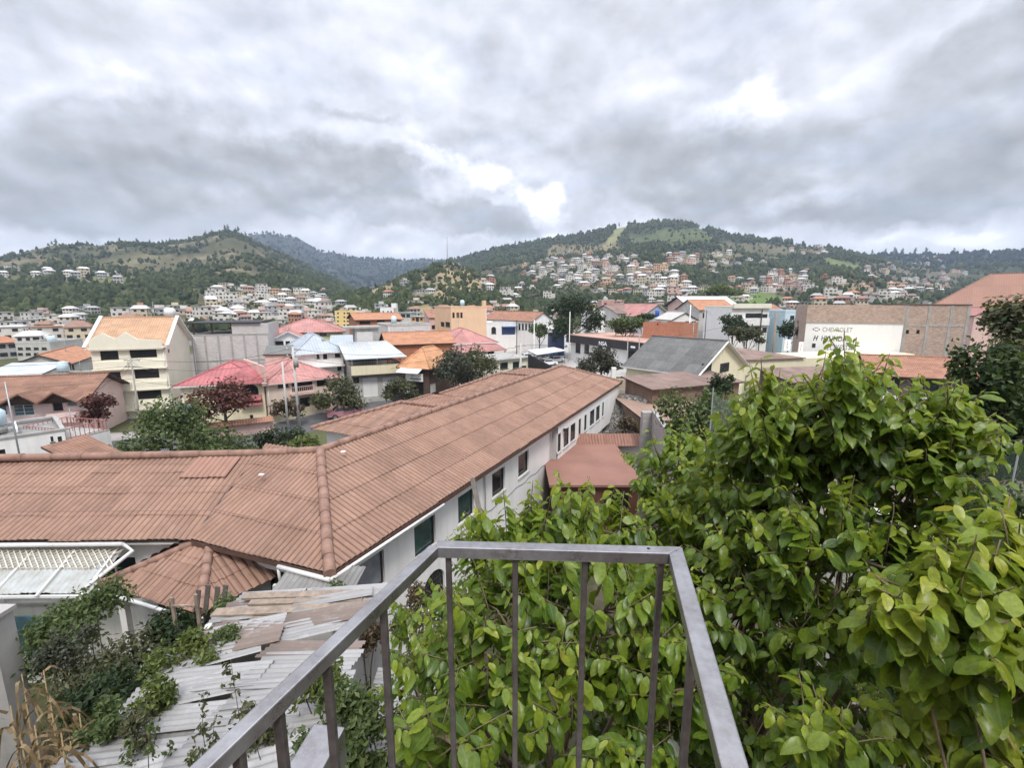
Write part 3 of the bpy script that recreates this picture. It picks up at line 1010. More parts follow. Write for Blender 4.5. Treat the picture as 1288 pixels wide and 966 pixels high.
# ------------------------------------------------------------------ corrugated sheets as real geometry
def corrugate(corner, udir, vdir, ulen, vlen, period, amp, rows, seg=8, lap=.022, seed=1, jag=.012, ju=0.0, profile='tile'):
    """rows of waved sheets: corner + u along the eave + v up the slope; returns verts, faces(quads), row index"""
    r = np.random.default_rng(seed)
    c = np.array(corner); u = np.array(udir); v = np.array(vdir)
    u = u / np.linalg.norm(u); v = v / np.linalg.norm(v); n = np.cross(u, v)
    nu = max(2, int(round(ulen / period)) * seg)
    U = np.linspace(0, ulen, nu + 1)
    ph = (U / period) % 1.0
    if profile == 'tile':
        wv = np.abs(np.sin(math.pi * ph)) ** .62
    else:
        wv = .5 + .5 * np.sin(2 * math.pi * ph)
    V = []; F = []
    rl = vlen / rows
    for k in range(rows):
        v0 = k * rl - .05 * (k > 0); v1 = (k + 1) * rl + .05 * 0
        sag = r.uniform(-jag, jag, 1)[0]
        nn = 4
        base = len(V) * 1
        VV = np.linspace(v0, v1, nn)
        # each sheet a little off from its neighbour
        sheet = np.floor(U / (period * 5)).astype(int)
        offs = r.uniform(-jag, jag, sheet.max() + 1)[sheet]
        voff = r.uniform(-jag * 2.2, jag * 2.2, sheet.max() + 1)[sheet]
        grid = np.zeros((nn, nu + 1, 3))
        for a_, vv_ in enumerate(VV):
            lift = lap * (1 - a_ / (nn - 1)) + amp * wv + offs * .5
            vpos = vv_ + (voff if a_ == 0 else 0)
            grid[a_] = c + np.outer(U, u) + (np.array(vpos).reshape(-1, 1) if np.ndim(vpos) else vpos) * v + np.outer(lift, n)
        b0 = sum(len(x) for x in V)
        V.append(grid.reshape(-1, 3))
        ii = np.arange(nn - 1)[:, None] * (nu + 1); jj = np.arange(nu)[None]
        q = np.stack([ii + jj, ii + jj + 1, ii + jj + nu + 2, ii + jj + nu + 1], -1).reshape(-1, 4) + b0
        F.append(q)
        # the drip edge of the sheet, a short lip
        lip = grid[0] - n * .02
        b1 = b0 + len(V[-1]); V.append(lip)
        q = np.stack([np.arange(nu) + b1, np.arange(nu) + b1 + 1, np.arange(nu) + b0 + 1, np.arange(nu) + b0], -1)
        F.append(q)
    return np.concatenate(V), np.concatenate(F)


def clip_mesh(me, planes):
    """keep the side of each upright plane (point, normal) the normal points away from"""
    bm = bmesh.new(); bm.from_mesh(me)
    for p, n in planes:
        bmesh.ops.bisect_plane(bm, geom=bm.verts[:] + bm.edges[:] + bm.faces[:], plane_co=p, plane_no=n, clear_outer=True)
    bm.to_mesh(me); bm.free(); me.update()
    return me


def uv_from_axes(me, c, u, v):
    uvl = me.uv_layers.new(name='uv')
    co = np.zeros(len(me.vertices) * 3); me.vertices.foreach_get('co', co); co = co.reshape(-1, 3) - np.array(c)
    u = np.array(u) / np.linalg.norm(u); v = np.array(v) / np.linalg.norm(v)
    li = np.zeros(len(me.loops), np.int32); me.loops.foreach_get('vertex_index', li)
    uv = np.stack([co @ u, co @ v], -1)[li]
    uvl.data.foreach_set('uv', uv.astype(np.float32).ravel())


def sheetmat(name, col, period, rowlen, var, rough=.85, stain=(.06, .045, .04), samt=.4, metal=0, streak=.3, edge=.55, pale=None, pamt=.0):
    """colour of real corrugated sheets: tone per sheet, weathering, run-down dirt streaks, shade painted into the troughs"""
    if name in MATS: return MATS[name]
    m, nt, b = new_mat(name)
    uv = nt.add('ShaderNodeUVMap').outputs[0]
    sp = nt.add('ShaderNodeSeparateXYZ'); nt.l.new(uv, sp.inputs[0]); u, v = sp.outputs[0], sp.outputs[1]
    cell = nt.add('ShaderNodeCombineXYZ')
    nt.l.new(nt.math('FLOOR', nt.math('DIVIDE', u, period * 5)), cell.inputs[0]); nt.l.new(nt.math('FLOOR', nt.math('DIVIDE', v, rowlen)), cell.inputs[1])
    w = nt.add('ShaderNodeTexWhiteNoise'); nt.l.new(cell.outputs[0], w.inputs['Vector'])
    cell2 = nt.add('ShaderNodeCombineXYZ')
    nt.l.new(nt.math('FLOOR', nt.math('DIVIDE', u, period)), cell2.inputs[0]); nt.l.new(nt.math('FLOOR', nt.math('DIVIDE', v, rowlen / 4)), cell2.inputs[1])
    w2 = nt.add('ShaderNodeTexWhiteNoise'); nt.l.new(cell2.outputs[0], w2.inputs['Vector'])
    f = nt.math('MULTIPLY', nt.mrange(w.outputs[0], 0, 1, 1 - var, 1 + var), nt.mrange(w2.outputs[0], 0, 1, 1 - var * .5, 1 + var * .5))
    f = nt.math('MULTIPLY', f, nt.mrange(nt.noise(uv, .55, 6, .65), .3, .7, 1 - var, 1 + var))
    c = nt.mix(1, col, nt.add('ShaderNodeCombineColor', i_0=f, i_1=f, i_2=f).outputs[0], 'MULTIPLY')
    mp = nt.add('ShaderNodeMapping'); nt.l.new(uv, mp.inputs[0]); mp.inputs['Scale'].default_value = (1 / period * 1.1, .45, 1)
    st = nt.mrange(nt.noise(mp.outputs[0], 1.0, 6, .7), .5, .78, 0, streak)
    c = nt.mix(st, c, stain)
    c = nt.mix(nt.mrange(nt.noise(uv, 4.5, 7, .75), .55, .75, 0, samt), c, stain)
    if pale:
        c = nt.mix(nt.mrange(nt.noise(uv, 1.4, 6, .7), .52, .70, 0, pamt), c, pale)
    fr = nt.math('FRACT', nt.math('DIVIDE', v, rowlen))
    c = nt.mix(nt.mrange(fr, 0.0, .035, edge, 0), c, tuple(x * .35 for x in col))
    # shade painted into the troughs between ribs
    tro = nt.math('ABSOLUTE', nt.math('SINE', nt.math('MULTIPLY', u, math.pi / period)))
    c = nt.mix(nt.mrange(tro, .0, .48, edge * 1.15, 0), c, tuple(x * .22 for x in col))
    nt.l.new(c, b.inputs['Base Color']); b.inputs['Roughness'].default_value = rough; b.inputs['Metallic'].default_value = metal
    b.inputs['Specular IOR Level'].default_value = .3
    bn = nt.add('ShaderNodeBump'); bn.inputs['Strength'].default_value = .35; bn.inputs['Distance'].default_value = .012
    nt.l.new(nt.noise(uv, 28, 5, .7), bn.inputs['Height']); nt.l.new(bn.outputs[0], b.inputs['Normal'])
    MATS[name] = m
    return m


def tile_plane(name, parent, eave0, eave1, rise_dir, vlen, mat, planes, period=.21, amp=.064, rows=4, seed=1, ext0=0, ext1=0, **kw):
    """waved roof plane standing on eave0->eave1, climbing along rise_dir, cut by upright planes"""
    e0, e1 = Vector(eave0), Vector(eave1)
    u = (e1 - e0).normalized(); e0 = e0 - u * ext0; L = (e1 - e0).length + ext1
    v = Vector(rise_dir).normalized()
    V, F = corrugate(e0, u, v, L, vlen, period, amp, rows, seed=seed, **kw)
    me = np_mesh(name, V, F, [mat], smooth=True)
    clip_mesh(me, planes)
    uv_from_axes(me, e0, u, v)
    me.set_sharp_from_angle(angle=math.radians(50))
    return link(name, me, parent)


def ridge_caps(name, parent, pts, mat, r=.13, piece=.42, seed=2):
    """half-round ridge tiles laid end to end along a line"""
    mb = MB(); rr = random.Random(seed)
    for a, b in zip(pts[:-1], pts[1:]):
        a, b = Vector(a), Vector(b); L = (b - a).length; n = max(1, int(L / piece)); d = (b - a) / n
        for k in range(n):
            p = a + d * k + Vector((rr.uniform(-.008, .008), rr.uniform(-.008, .008), rr.uniform(-.004, .006))); q = p + d * 1.06
            mb.tube([p, q], [r * 1.05, r * .96], 10, 0, True)
    return mb.build(name, [mat], parent)

# ------------------------------------------------------------------ the long tiled building
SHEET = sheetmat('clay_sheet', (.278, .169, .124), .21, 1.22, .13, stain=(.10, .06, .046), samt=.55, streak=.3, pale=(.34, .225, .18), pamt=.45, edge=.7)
CAP = plain('clay_ridge_cap', (.28, .17, .13), .85, .25, 3.0, streak=.3, grime=(.13, .075, .055))
LB = thing('long_building', 'long white two storey building under brown clay tile roofs that bend in an L', 'building', (0, 0, 0))
ZE, ZR = 5.8, 7.6
C = Vector((-5.23, 11.9, ZE)); Rr = Vector((-7.67, 17.5, ZR)); Vv = Vector((-10.5, 13.8, ZE)); T = Vector((-10.36, 17.83, 7.353))
dl = Vector((.447, .894, 0)).normalized(); nb = Vector((-dl.y, dl.x, 0))        # along the long wing, and towards its back
LEN = 35.6
F_ = C + dl * LEN
half = (Rr - C).xy.dot((-dl.y, dl.x))
Rend = Rr + dl * 27.3
E0 = Vector((-34, 13.45, ZE)); Lr = Vector((-34, 16.44, 7.353))


def updir(eave0, eave1, ridge):
    u = (Vector(eave1) - Vector(eave0)).normalized(); w = Vector(ridge) - Vector(eave0)
    return w - u * w.dot(u)


def vert_plane(p, q, keep):
    """upright plane through p,q that keeps the side of the point keep"""
    p, q = Vector(p), Vector(q)
    n = Vector((q.y - p.y, -(q.x - p.x), 0)).normalized()
    if (Vector(keep) - p).dot(n) > 0: n = -n
    return (p, n)


# long wing, facing right
sl_ = updir(C, F_, Rr)
mid = (C + F_) / 2 + Vector((0, 0, 0)) + sl_ * .4
BL = Rend + nb * half; BL.z = ZE
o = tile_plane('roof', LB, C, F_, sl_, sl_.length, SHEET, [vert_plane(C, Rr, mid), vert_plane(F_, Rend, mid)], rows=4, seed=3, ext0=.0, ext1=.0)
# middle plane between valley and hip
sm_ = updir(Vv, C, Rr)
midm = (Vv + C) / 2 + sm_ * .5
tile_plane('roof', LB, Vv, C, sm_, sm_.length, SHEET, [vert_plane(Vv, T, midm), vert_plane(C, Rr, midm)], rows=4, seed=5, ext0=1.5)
# left wing
sl2 = updir(E0, Vv, T)
midl = (E0 + Vv) / 2 + sl2 * .5
tile_plane('roof', LB, E0, Vv, sl2, sl2.length, SHEET, [vert_plane(Vv, T, midl), vert_plane(T, Lr, midl)], rows=4, seed=8, ext1=1.5, jag=.02)
# a lifted, newer patch of sheets near the valley
NEWS = sheetmat('new_clay_sheet', (.32, .185, .14), .21, 1.3, .08, samt=.1, streak=.1)
p0 = Vv + sl2 * .66 + Vector((-2.1, 0, .06)); p1 = Vv + sl2 * .66 + Vector((-.35, 0, .06))
tile_plane('roof_patch', LB, p0, p1, sl2, 1.2, NEWS, [vert_plane(Vv, T, midl)], rows=1, seed=4)
# far hip end and back slopes
he = updir(F_, BL + dl * 8.3, Rend)
FB = F_ + nb * half * 2
hv = [F_ - Vector((0, 0, 0)), FB, Rend]
mbk = MB()
up = Vector((0, 0, .05))
def bk(poly): mbk.face([Vector(p) + up for p in poly])
bk([F_, FB, Rend])
CB = Rr + nb * half + (Rr - T).normalized() * 0; CB.z = ZE
bk([FB, Vector((CB.x, CB.y, ZE)), Rr, Rend])
LBk = Vector((-34, 19.6, ZE)); VB = Vector((CB.x, CB.y, ZE))
bk([Rr, VB, LBk, Lr, T])
mbk.build('back_roof', [TILEB], LB)
# rear projections with their own hipped roofs
def P_(s, n, z): return Vector((Rr.x, Rr.y, 0)) + dl * s + nb * n + Vector((0, 0, z))
for (s0, s1, n1, zt, ze, sd_) in ((6.1, 17.5, 8.0, 7.1, 5.95, 11), (17.8, 30, 7.0, 7.45, 6.0, 13)):
    rm = P_(s0 + 4.0, .3, zt); re = P_(s0 + 4.0, n1 - 3.6, zt)
    tl = updir(P_(s0, n1, ze), P_(s0, .5, ze), P_(s0 + 4.0, .5, zt))
    kp = P_(s0 + .5, 2, ze)
    tile_plane('roof', LB, P_(s0, n1, ze), P_(s0, .0, ze), tl, tl.length, SHEET, [vert_plane(P_(s0, n1, 0), re, kp), vert_plane(P_(0, .15, 0), P_(10, .15, 0), kp)], rows=4, seed=sd_, period=.28, amp=.06)
    tb = updir(P_(s1, n1, ze), P_(s0, n1, ze), re)
    kp2 = P_((s0 + s1) / 2, n1 - .5, ze)
    tile_plane('roof', LB, P_(s1, n1, ze), P_(s0, n1, ze), tb, tb.length, SHEET, [vert_plane(P_(s0, n1, 0), re, kp2), vert_plane(P_(s1, n1, 0), P_(s1 - 4, n1 - 3.6, 0), kp2)], rows=3, seed=sd_ + 1, period=.28, amp=.06)
    mbq = MB(); mbq.face([P_(s1, n1, ze), P_(s1 - 4, n1 - 3.6, zt), P_(s1 - 4, .3, zt), P_(s1, .3, ze)][::-1]); mbq.face([re, P_(s1 - 4, n1 - 3.6, zt), P_(s1 - 4, .3, zt), rm])
    mbq.build('roof', [TILEB], LB)
    ridge_caps('ridge', LB, [P_(s0, n1, ze + .1), re + Vector((0, 0, .1)), rm + Vector((0, 0, .1))], CAP, .12)
    mbw = MB(); M = Matrix(((nb.x, dl.x, 0, Rr.x), (nb.y, dl.y, 0, Rr.y), (0, 0, 1, 0), (0, 0, 0, 1)))
    mbw.box(3.5, s0 + .6, 0, n1 - .6, s1 - .6, ze - .05, 0, M)
    mbw.build('rear_wall', [WHITE], LB)
u1 = Vector((0, 0, .07))
ridge_caps('ridge', LB, [C + u1 + (Rr - C).normalized() * -.05, Rr + u1, ], CAP, .17, .6)
ridge_caps('ridge', LB, [Rr + u1, Rend + u1], CAP, .15, .9, seed=4)
ridge_caps('ridge', LB, [Rend + u1, F_ + u1], CAP, .13, seed=5)
ridge_caps('ridge', LB, [Rr + u1, T + u1, Lr + u1], CAP, .15, 1.1, seed=6)
# dark valley gutter
g = MB(); g.bar(Vv + Vector((0, 0, .02)), T + Vector((0, 0, .02)), .22, .04); g.build('valley_gutter', [plain('valley_tin', (.05, .04, .037), .6, .3, 3)], LB)
# broken white mortar flecks
for (px, py, z) in ((432, 568, 7.5), (571, 534, 6.9), (496, 523, 6.5), (329, 597, 7.1), (641, 493, 7.0)):
    fk = MB(); q = at_z(px, py, z + .12); fk.box(q.x - .09, q.y - .07, q.z - .02, q.x + .08, q.y + .06, q.z + .02); fk.build('mortar_fleck', [WHITE], LB)
# eave boards and gutters
ev = MB()
def eave(p, q, mbb, w=.03, h=.16, dz=-.08): mbb.bar(Vector(p) + Vector((0, 0, dz)), Vector(q) + Vector((0, 0, dz)), w, h)
eave(C, F_, ev); eave(Vv, C, ev); eave(F_, FB, ev)
ev.build('fascia', [plain('eave_board', (.10, .055, .04), .8, .3, 3)], LB)
gt = MB()
q0 = E0 + Vector((0, -.07, -.09)); q1 = Vv + Vector((-2.2, -.06, -.09))
gt.tube([q0, q1], .075, 8); gt.tube([q1, q1 + Vector((.5, -.25, -.1)), q1 + Vector((.15, -1.6, -.5))], .06, 8)
gt.build('gutter', [plain('white_gutter', (.66, .66, .64), .5, .08, 1, streak=.2)], LB)
gt = MB()
a = C + (Vv - C).normalized() * 1.9 + Vector((.02, -.08, -.1)); b = C + Vector((.05, -.1, -.1))
gt.tube([a, b], .07, 8); gt.tube([b, b + dl * 5.5 + Vector((.07, 0, 0))], .055, 8); gt.tube([a, a + Vector((.05, -.05, -.55))], .045, 8)
gt.build('gutter', [MATS['white_gutter']], LB)
# soffits
sf = MB()
def soff(a, b, ins, z):
    a, b = Vector(a), Vector(b); d = (b - a).normalized(); n = Vector((-d.y, d.x, 0))
    sf.face([Vector((p.x, p.y, z)) for p in (a, a + n * ins, b + n * ins, b)])
soff(C, F_, .75, ZE - .12); soff(Vv + Vector((-.0, 0, 0)), C, .75, ZE - .125); soff(E0, Vv, .75, ZE - .13)
sf.build('soffit', [plain('soffit_board', (.42, .40, .37), .85, .1, 1)], LB)

# walls below: the long side facing right has recessed windows above and arches below
def loc_wall(p, q, z0, z1, holes, name='wall', mat=WHITE, kinds=None, zlow=0, depth=.16):
    """wall from p to q (seen from outside left to right); holes in (u0,v0,u1,v1,kind)"""
    p = Vector((p[0], p[1], z0)); q = Vector((q[0], q[1], z0)); u = (q - p).normalized()
    mb = MB()
    wall_face(mb, p, u, (q - p).length, z1 - z0, [(h[0], h[1], h[2], h[3], 'arch') if h[4] == 'arch' else h[:4] for h in holes], depth)
    o = mb.build(name, [mat], LB)
    for h in holes:
        opening('glass' if h[4] == 'win' else ('grid' if h[4] == 'arch' else h[4]), p, u, h, LB, depth, pane=h[5] if len(h) > 5 else None, frame=h[6] if len(h) > 6 else None, deep=(h[4] == 'win'))
    return o


ins = .55
wa = C + dl * ins - nb * -ins; wb = F_ - dl * ins + nb * ins
W0 = C + dl * ins + nb * ins


def wuv(px, py, p=W0):
    n = Vector((dl.y, -dl.x, 0)); c = Vector((0, 0, EYE)); r = Vector(ray(px, py))
    t = (Vector((p.x, p.y, 0)) - c).dot(n) / r.dot(n); h = c + r * t
    return (h - Vector((p.x, p.y, 0))).dot(dl), h.z


def wrect(x0, y0, x1, y1, y2=None, y3=None):
    a, d = wuv(x0, y0); c, d2 = wuv(x1, y2 if y2 else y0); _, b = wuv(x0, y1)
    return a, b, c, d


CURT = plain('curtained_glass', (.22, .23, .25), .35, .25, 3.5)
holes = []
for (x0, x1, yt, yb, pane) in ((447, 484, 703, 736, CURT), (521, 548, 659, 684, GLASSG), (576, 596, 616, 640, GLASSG), (619, 635, 585, 613, GLASS), (652, 665, 567, 589, GLASS)):
    a, _ = wuv(x0, (yt + yb) / 2); c, _ = wuv(x1, (yt + yb) / 2)
    holes.append((a, 3.72, c, 5.02, 'win', pane, FRAME))
WL = (wb - W0).length
SJ = wuv(694, 540)[0]
print('wall', WL, 'joint', SJ, [[round(x, 1) for x in h[:4]] for h in holes])
for (px, w) in ((545, 1.5), (604, 1.0)):
    a, _ = wuv(px, 700)
    holes.append((a - w / 2, 1.0, a + w / 2, 2.55, 'arch', GLASS, FRAME))
loc_wall(W0, W0 + dl * SJ, 0, ZE - .13, [h for h in holes if h[2] < SJ])
out = .42
S0 = W0 + dl * (SJ + 1.2) - nb * out
holes2 = []
LB2 = WL - SJ - 1.2
def suv(px, py): return wuv(px, py, S0)
for (x0, x1) in ((702, 706), (709, 716), (718, 724), (728, 731), (735, 738), (742, 747.5), (749.5, 754), (757, 759)):
    a = suv(x0, 530)[0]; c = suv(x1, 530)[0]
    holes2.append((a, 3.75 - 2.6, c, 5.0 - 2.6, 'win', GLASS, FRAME))
holes2 = [h for h in holes2 if h[2] < LB2 - .1]
loc_wall(S0, S0 + dl * LB2, 2.6, ZE - .13, holes2, depth=.1)
# return walls of the projecting upper storey and the arcade below
loc_wall(S0 + nb * out, S0, 0, ZE - .13, [], name='return_wall')
loc_wall(S0 + dl * LB2, S0 + dl * LB2 + nb * 3, 0, ZE - .13, [], name='return_wall')
ar = [(.8 + k * 2.6, .3, 2.2 + k * 2.6, 2.3, 'arch', GLASS, FRAME) for k in range(3)]
loc_wall(W0 + dl * (SJ + 1.2), W0 + dl * WL, 0, 2.62, ar, name='lower_wall')
us = MB(); us.face([S0 + Vector((0, 0, 2.6 - S0.z)), S0 + dl * LB2 + Vector((0, 0, 2.6 - S0.z)), S0 + dl * LB2 + nb * out + Vector((0, 0, 2.6 - S0.z)), S0 + nb * out + Vector((0, 0, 2.6 - S0.z))])
us.build('soffit', [MATS['soffit_board']], LB)
pl = MB(); M2 = Matrix(((dl.x, nb.x, 0, W0.x), (dl.y, nb.y, 0, W0.y), (0, 0, 1, 0), (0, 0, 0, 1)))
pl.box(SJ, -.35, 0, SJ + 1.2, .3, ZE - .14, 0, M2)
pl.build('pilaster', [plain('grey_pilaster', (.46, .46, .47), .85, .06, 1, streak=.2)], LB)
lt = MB(); q = W0 + dl * (SJ + .9) - nb * .6; lt.box(q.x - .12, q.y - .08, 5.02, q.x + .16, q.y + .1, 5.2); lt.build('wall_lamp', [BLACKP], LB)
for s_ in (.25, 9.2, SJ - .3):
    q = W0 + dl * s_ - nb * .06; dp = MB(); dp.tube([(q.x, q.y, .2), (q.x, q.y, ZE - .5), (q.x - nb.x * .4, q.y - nb.y * .4, ZE - .16)], .045, 8); dp.build('downpipe', [MATS['white_gutter']], LB)
cb = MB(); cb.tube([W0 + dl * t_ * SJ - nb * .02 + Vector((0, 0, 3.3 - ZE - .12 * math.sin(t_ * 31) ** 2)) for t_ in [k / 40 for k in range(41)]], .012, 4); cb.build('wall_cable', [BLACKP], LB)
# front walls of the middle plane and of the left wing, far wall, back wall
dm = (C - Vv).normalized(); nm_ = Vector((-dm.y, dm.x, 0))
loc_wall(Vv + nm_ * ins + dm * .3, W0, 0, ZE - .13, [(2.2, 3.6, 3.4, 5.0, 'win', GLASS, FRAME)])
loc_wall((E0.x, E0.y + ins, 0), Vv + Vector((0, ins, 0)), 0, ZE - .14, [(4 + k * 3.1, 3.2, 5.6 + k * 3.1, 4.9, 'win', GLASS, WFRAME) for k in range(6)])
loc_wall(wb, FB - nb * ins - dl * ins, 0, ZE - .13, [])
loc_wall(FB - nb * ins - dl * ins, VB - nb * ins, 0, ZE - .13, [])

# ------------------------------------------------------------------ porch with a small hipped roof beside the long building
PO = thing('porch', 'small hipped clay tile porch roof tucked under the inner corner of the long building', 'porch')
pc, plft, prt, pa = Vector((-8.85, 11.55, 4.74)), Vector((-12.9, 12.95, 4.74)), Vector((-7.15, 13.9, 4.74)), Vector((-10.05, 14.1, 5.76))
s1 = updir(plft, pc, pa); k1 = (plft + pc) / 2 + s1 * .3
tile_plane('roof', PO, plft, pc, s1, s1.length * 1.0, SHEET, [vert_plane(pc, pa, k1), vert_plane(plft, pa, k1)], rows=3, seed=21, period=.25, amp=.075)
s2 = updir(pc, prt, pa); k2 = (pc + prt) / 2 + s2 * .3
tile_plane('roof', PO, pc, prt, s2, s2.length * 1.0, SHEET, [vert_plane(pc, pa, k2)], rows=3, seed=22, ext1=.9, period=.25, amp=.075)
s3 = updir(Vector((-11.2, 14.9, 4.74)), plft, pa); k3 = plft + Vector((.5, .6, 0))
tile_plane('roof', PO, Vector((-11.4, 15.5, 4.74)), plft, s3, s3.length, SHEET, [vert_plane(plft, pa, plft + Vector((.2, 1.0, 0)))], rows=3, seed=23, period=.25, amp=.075)
ridge_caps('ridge', PO, [pc + u1, pa + u1], CAP, .14); ridge_caps('ridge', PO, [plft + u1, pa + u1], CAP, .12, seed=7)
gt = MB(); gt.tube([plft + Vector((-.05, -.08, -.08)), pc + Vector((-.05, -.1, -.08)), pc + Vector((.1, 0, -.08))], .06, 8)
gt.build('gutter', [MATS['white_gutter']], PO)
for p in (pc + Vector((-.4, .45, 0)), plft + Vector((.45, .2, 0))):
    ps = MB(); ps.box(p.x - .1, p.y - .1, 0, p.x + .1, p.y + .1, 4.35); ps.build('post', [WHITE], PO)
pw = MB(); q = plft + Vector((1.1, .25, 0)); pw.box(-12, 13.9, 0, -8.2, 14.0, 4.3); pw.build('wall', [plain('dark_plaster', (.09, .075, .065), .9, .2, 2)], PO)

# lean-to sheets between the porch and the shack
LT = thing('lean_to', 'narrow dark grey corrugated lean-to under the end gutter of the long building', 'lean-to')
FIB = sheetmat('grey_fibre_sheet', (.24, .235, .225), .17, 1.8, .2, stain=(.07, .065, .06), samt=.45, streak=.5)
tile_plane('roof', LT, Vector((-6.75, 11.5, 5.48)), Vector((-4.45, 11.2, 5.48)), Vector((.1, 1.3, .25)), 1.25, FIB, [], rows=1, seed=31, period=.17, amp=.035, profile='wave')
lw = MB(); lw.box(-6.9, 11.9, 0, -5.3, 12.0, 5.45); lw.build('wall', [CONCL], LT)

# ------------------------------------------------------------------ glazed pergola in front of the left wing
PG = thing('pergola', 'white framed pergola with translucent corrugated roof beside the long building', 'pergola')
FROST = MATS.get('x')
m, nt, b = new_mat('translucent_sheet')
uv = nt.add('ShaderNodeUVMap').outputs[0]
n_ = nt.noise(uv, 1.6, 6, .7)
nt.l.new(nt.mix(nt.mrange(n_, .4, .68, 0, 1), (.72, .76, .76), (.46, .44, .38)), b.inputs['Base Color'])
b.inputs['Roughness'].default_value = .3
tr = nt.add('ShaderNodeBsdfTranslucent'); tr.inputs[0].default_value = (.7, .73, .72, 1)
tp = nt.add('ShaderNodeBsdfTransparent')
mx = nt.add('ShaderNodeMixShader'); mx.inputs[0].default_value = .35; nt.l.new(b.outputs[0], mx.inputs[1]); nt.l.new(tr.outputs[0], mx.inputs[2])
mx2 = nt.add('ShaderNodeMixShader'); mx2.inputs[0].default_value = .13; nt.l.new(mx.outputs[0], mx2.inputs[1]); nt.l.new(tp.outputs[0], mx2.inputs[2])
nt.l.new(mx2.outputs[0], m.node_tree.nodes['Material Output'].inputs[0])
TRANSL = m
tile_plane('roof_sheet', PG, Vector((-24, 12.45, 4.72)), Vector((-12.9, 12.6, 4.72)), Vector((0, 1.4, .72)), 1.62, TRANSL, [], rows=1, seed=33, period=.18, amp=.03, profile='wave')
fr = MB()
for k in range(9):
    x = -23.9 + k * 1.36; fr.bar((x, 12.42, 4.73), (x, 14.0, 5.53), .06, .07)
for yy, zz in ((12.42, 4.66), (13.15, 5.04), (14.0, 5.46)): fr.bar((-24, yy, zz), (-12.9, yy + .12, zz), .06, .08)
fr.build('frame', [WFRAME], PG)

for x in (-23, -19.2, -16.1, -13.1):
    ps = MB(); ps.bar((x, 12.5, 0), (x, 12.5, 4.64), .07, .07, up=(0, 1, 0)); ps.build('post', [WFRAME], PG)
la = MB()
for k in range(52):
    x = -23.6 + k * .2 - .2
    la.bar((x, 13.2, 5.17), (x + 1.0, 13.95, 5.555), .03, .02); la.bar((x + 1.0, 13.2, 5.195), (x, 13.95, 5.58), .03, .02)
la.build('lattice', [plain('cream_lattice', (.62, .57, .48), .8, .1, 2)], PG)
bl = MB(); bl.box(-24, 12.6, 2.6, -14, 12.66, 3.9); bl.build('glazing', [GLASSB], PG)

# ------------------------------------------------------------------ streets
def sheet(name, pts, z, mat, kind='structure', skirt=.3):
    mb = MB(); P = [Vector((p[0], p[1], z)) for p in pts]
    mb.slab([P], skirt, 0)
    return tag(mb.build(name, [mat]), kind=kind)


sheet('street', [at_z(-160, 590, 0), at_z(200, 572, 0), at_z(330, 560, 0), at_z(470, 522, 0), at_z(560, 500, 0), at_z(640, 480, 0), at_z(640, 474, 0), at_z(540, 490, 0), at_z(440, 512, 0), at_z(300, 545, 0), at_z(150, 556, 0), at_z(-160, 566, 0)], .02, ASPH)
sheet('pavement', [at_z(-160, 566, 0), at_z(150, 556, 0), at_z(300, 545, 0), at_z(440, 512, 0), at_z(540, 490, 0), at_z(640, 474, 0), at_z(640, 471, 0), at_z(540, 486, 0), at_z(440, 506, 0), at_z(300, 537, 0), at_z(150, 546, 0), at_z(-160, 556, 0)], .14, PAVE)
sheet('parking_lot', [at_z(560, 474, 0), at_z(820, 474, 0), at_z(860, 430, 0), at_z(716, 418, 0), at_z(640, 414, 0), at_z(622, 430, 0)], .025, plain('lot_concrete', (.36, .35, .335), .9, .15, .25, streak=.0))
sheet('side_street', [at_z(615, 432, 0), at_z(650, 432, 0), at_z(652, 415, 0), at_z(632, 413, 0)], .032, PAVE)

# ------------------------------------------------------------------ houses along the street
H = House('white_building', 'cream white four storey building with rows of dark window openings and an orange tile roof', 'building', (113, 437, 51), (207, 434, 53.5), 9.5)
H.walls(IVORY, [('front', 'void', q) for q in ((125, 441, 150, 453), (162, 438, 198, 450), (128, 468, 153, 480), (168, 464, 201, 476), (132, 495, 157, 506), (172, 491, 204, 502), (150, 516, 158, 527))] + [('right', 'void', (211, 439, 214, 444))])
H.roof('gable_x', roofing('peach_tile', (.50, .31, .19), .24, .42, var=.18, stain_amt=.2), 3.0, .35, fascia=WHITE)
for x in (-.36, H.w + .36):
    g = MB(); rz = H.h + 3.28
    g.bar((x, -.4, H.h), (x, H.d / 2, rz), .16, .34, up=(1, 0, 0)); g.bar((x, H.d / 2, rz), (x, H.d + .4, H.h), .16, .34, up=(1, 0, 0)); g.build('verge', [WHITE], H.t)
for v in (.95, 3.35, 5.85, 8.2): H.band('front', v, v + .14, .45, IVORY, 'ledge')
for v in (1.1, 3.5, 6.0): H.band('front', v, v + .8, .28, IVORY, 'spandrel', .2, H.w * .47); H.band('front', v, v + .8, .28, IVORY, 'spandrel', H.w * .53, H.w - .2)
g = MB(); w = H.w
for pp in ([(.1, 8.1), (w - .1, 8.1), (w - .1, 9.1), (w * .66, 9.3), (w * .5, 10.15), (w * .36, 9.4), (w * .2, 10.1), (.1, 9.3)],):
    F1 = [(a, -.42, b) for a, b in pp]; F2 = [(a, -.2, b) for a, b in pp]
    g.face(F1); g.face(F2[::-1])
    for k in range(len(pp)):
        k2 = (k + 1) % len(pp); g.face([F1[k], F2[k], F2[k2], F1[k2]])
g.build('pediment', [IVORY], H.t)

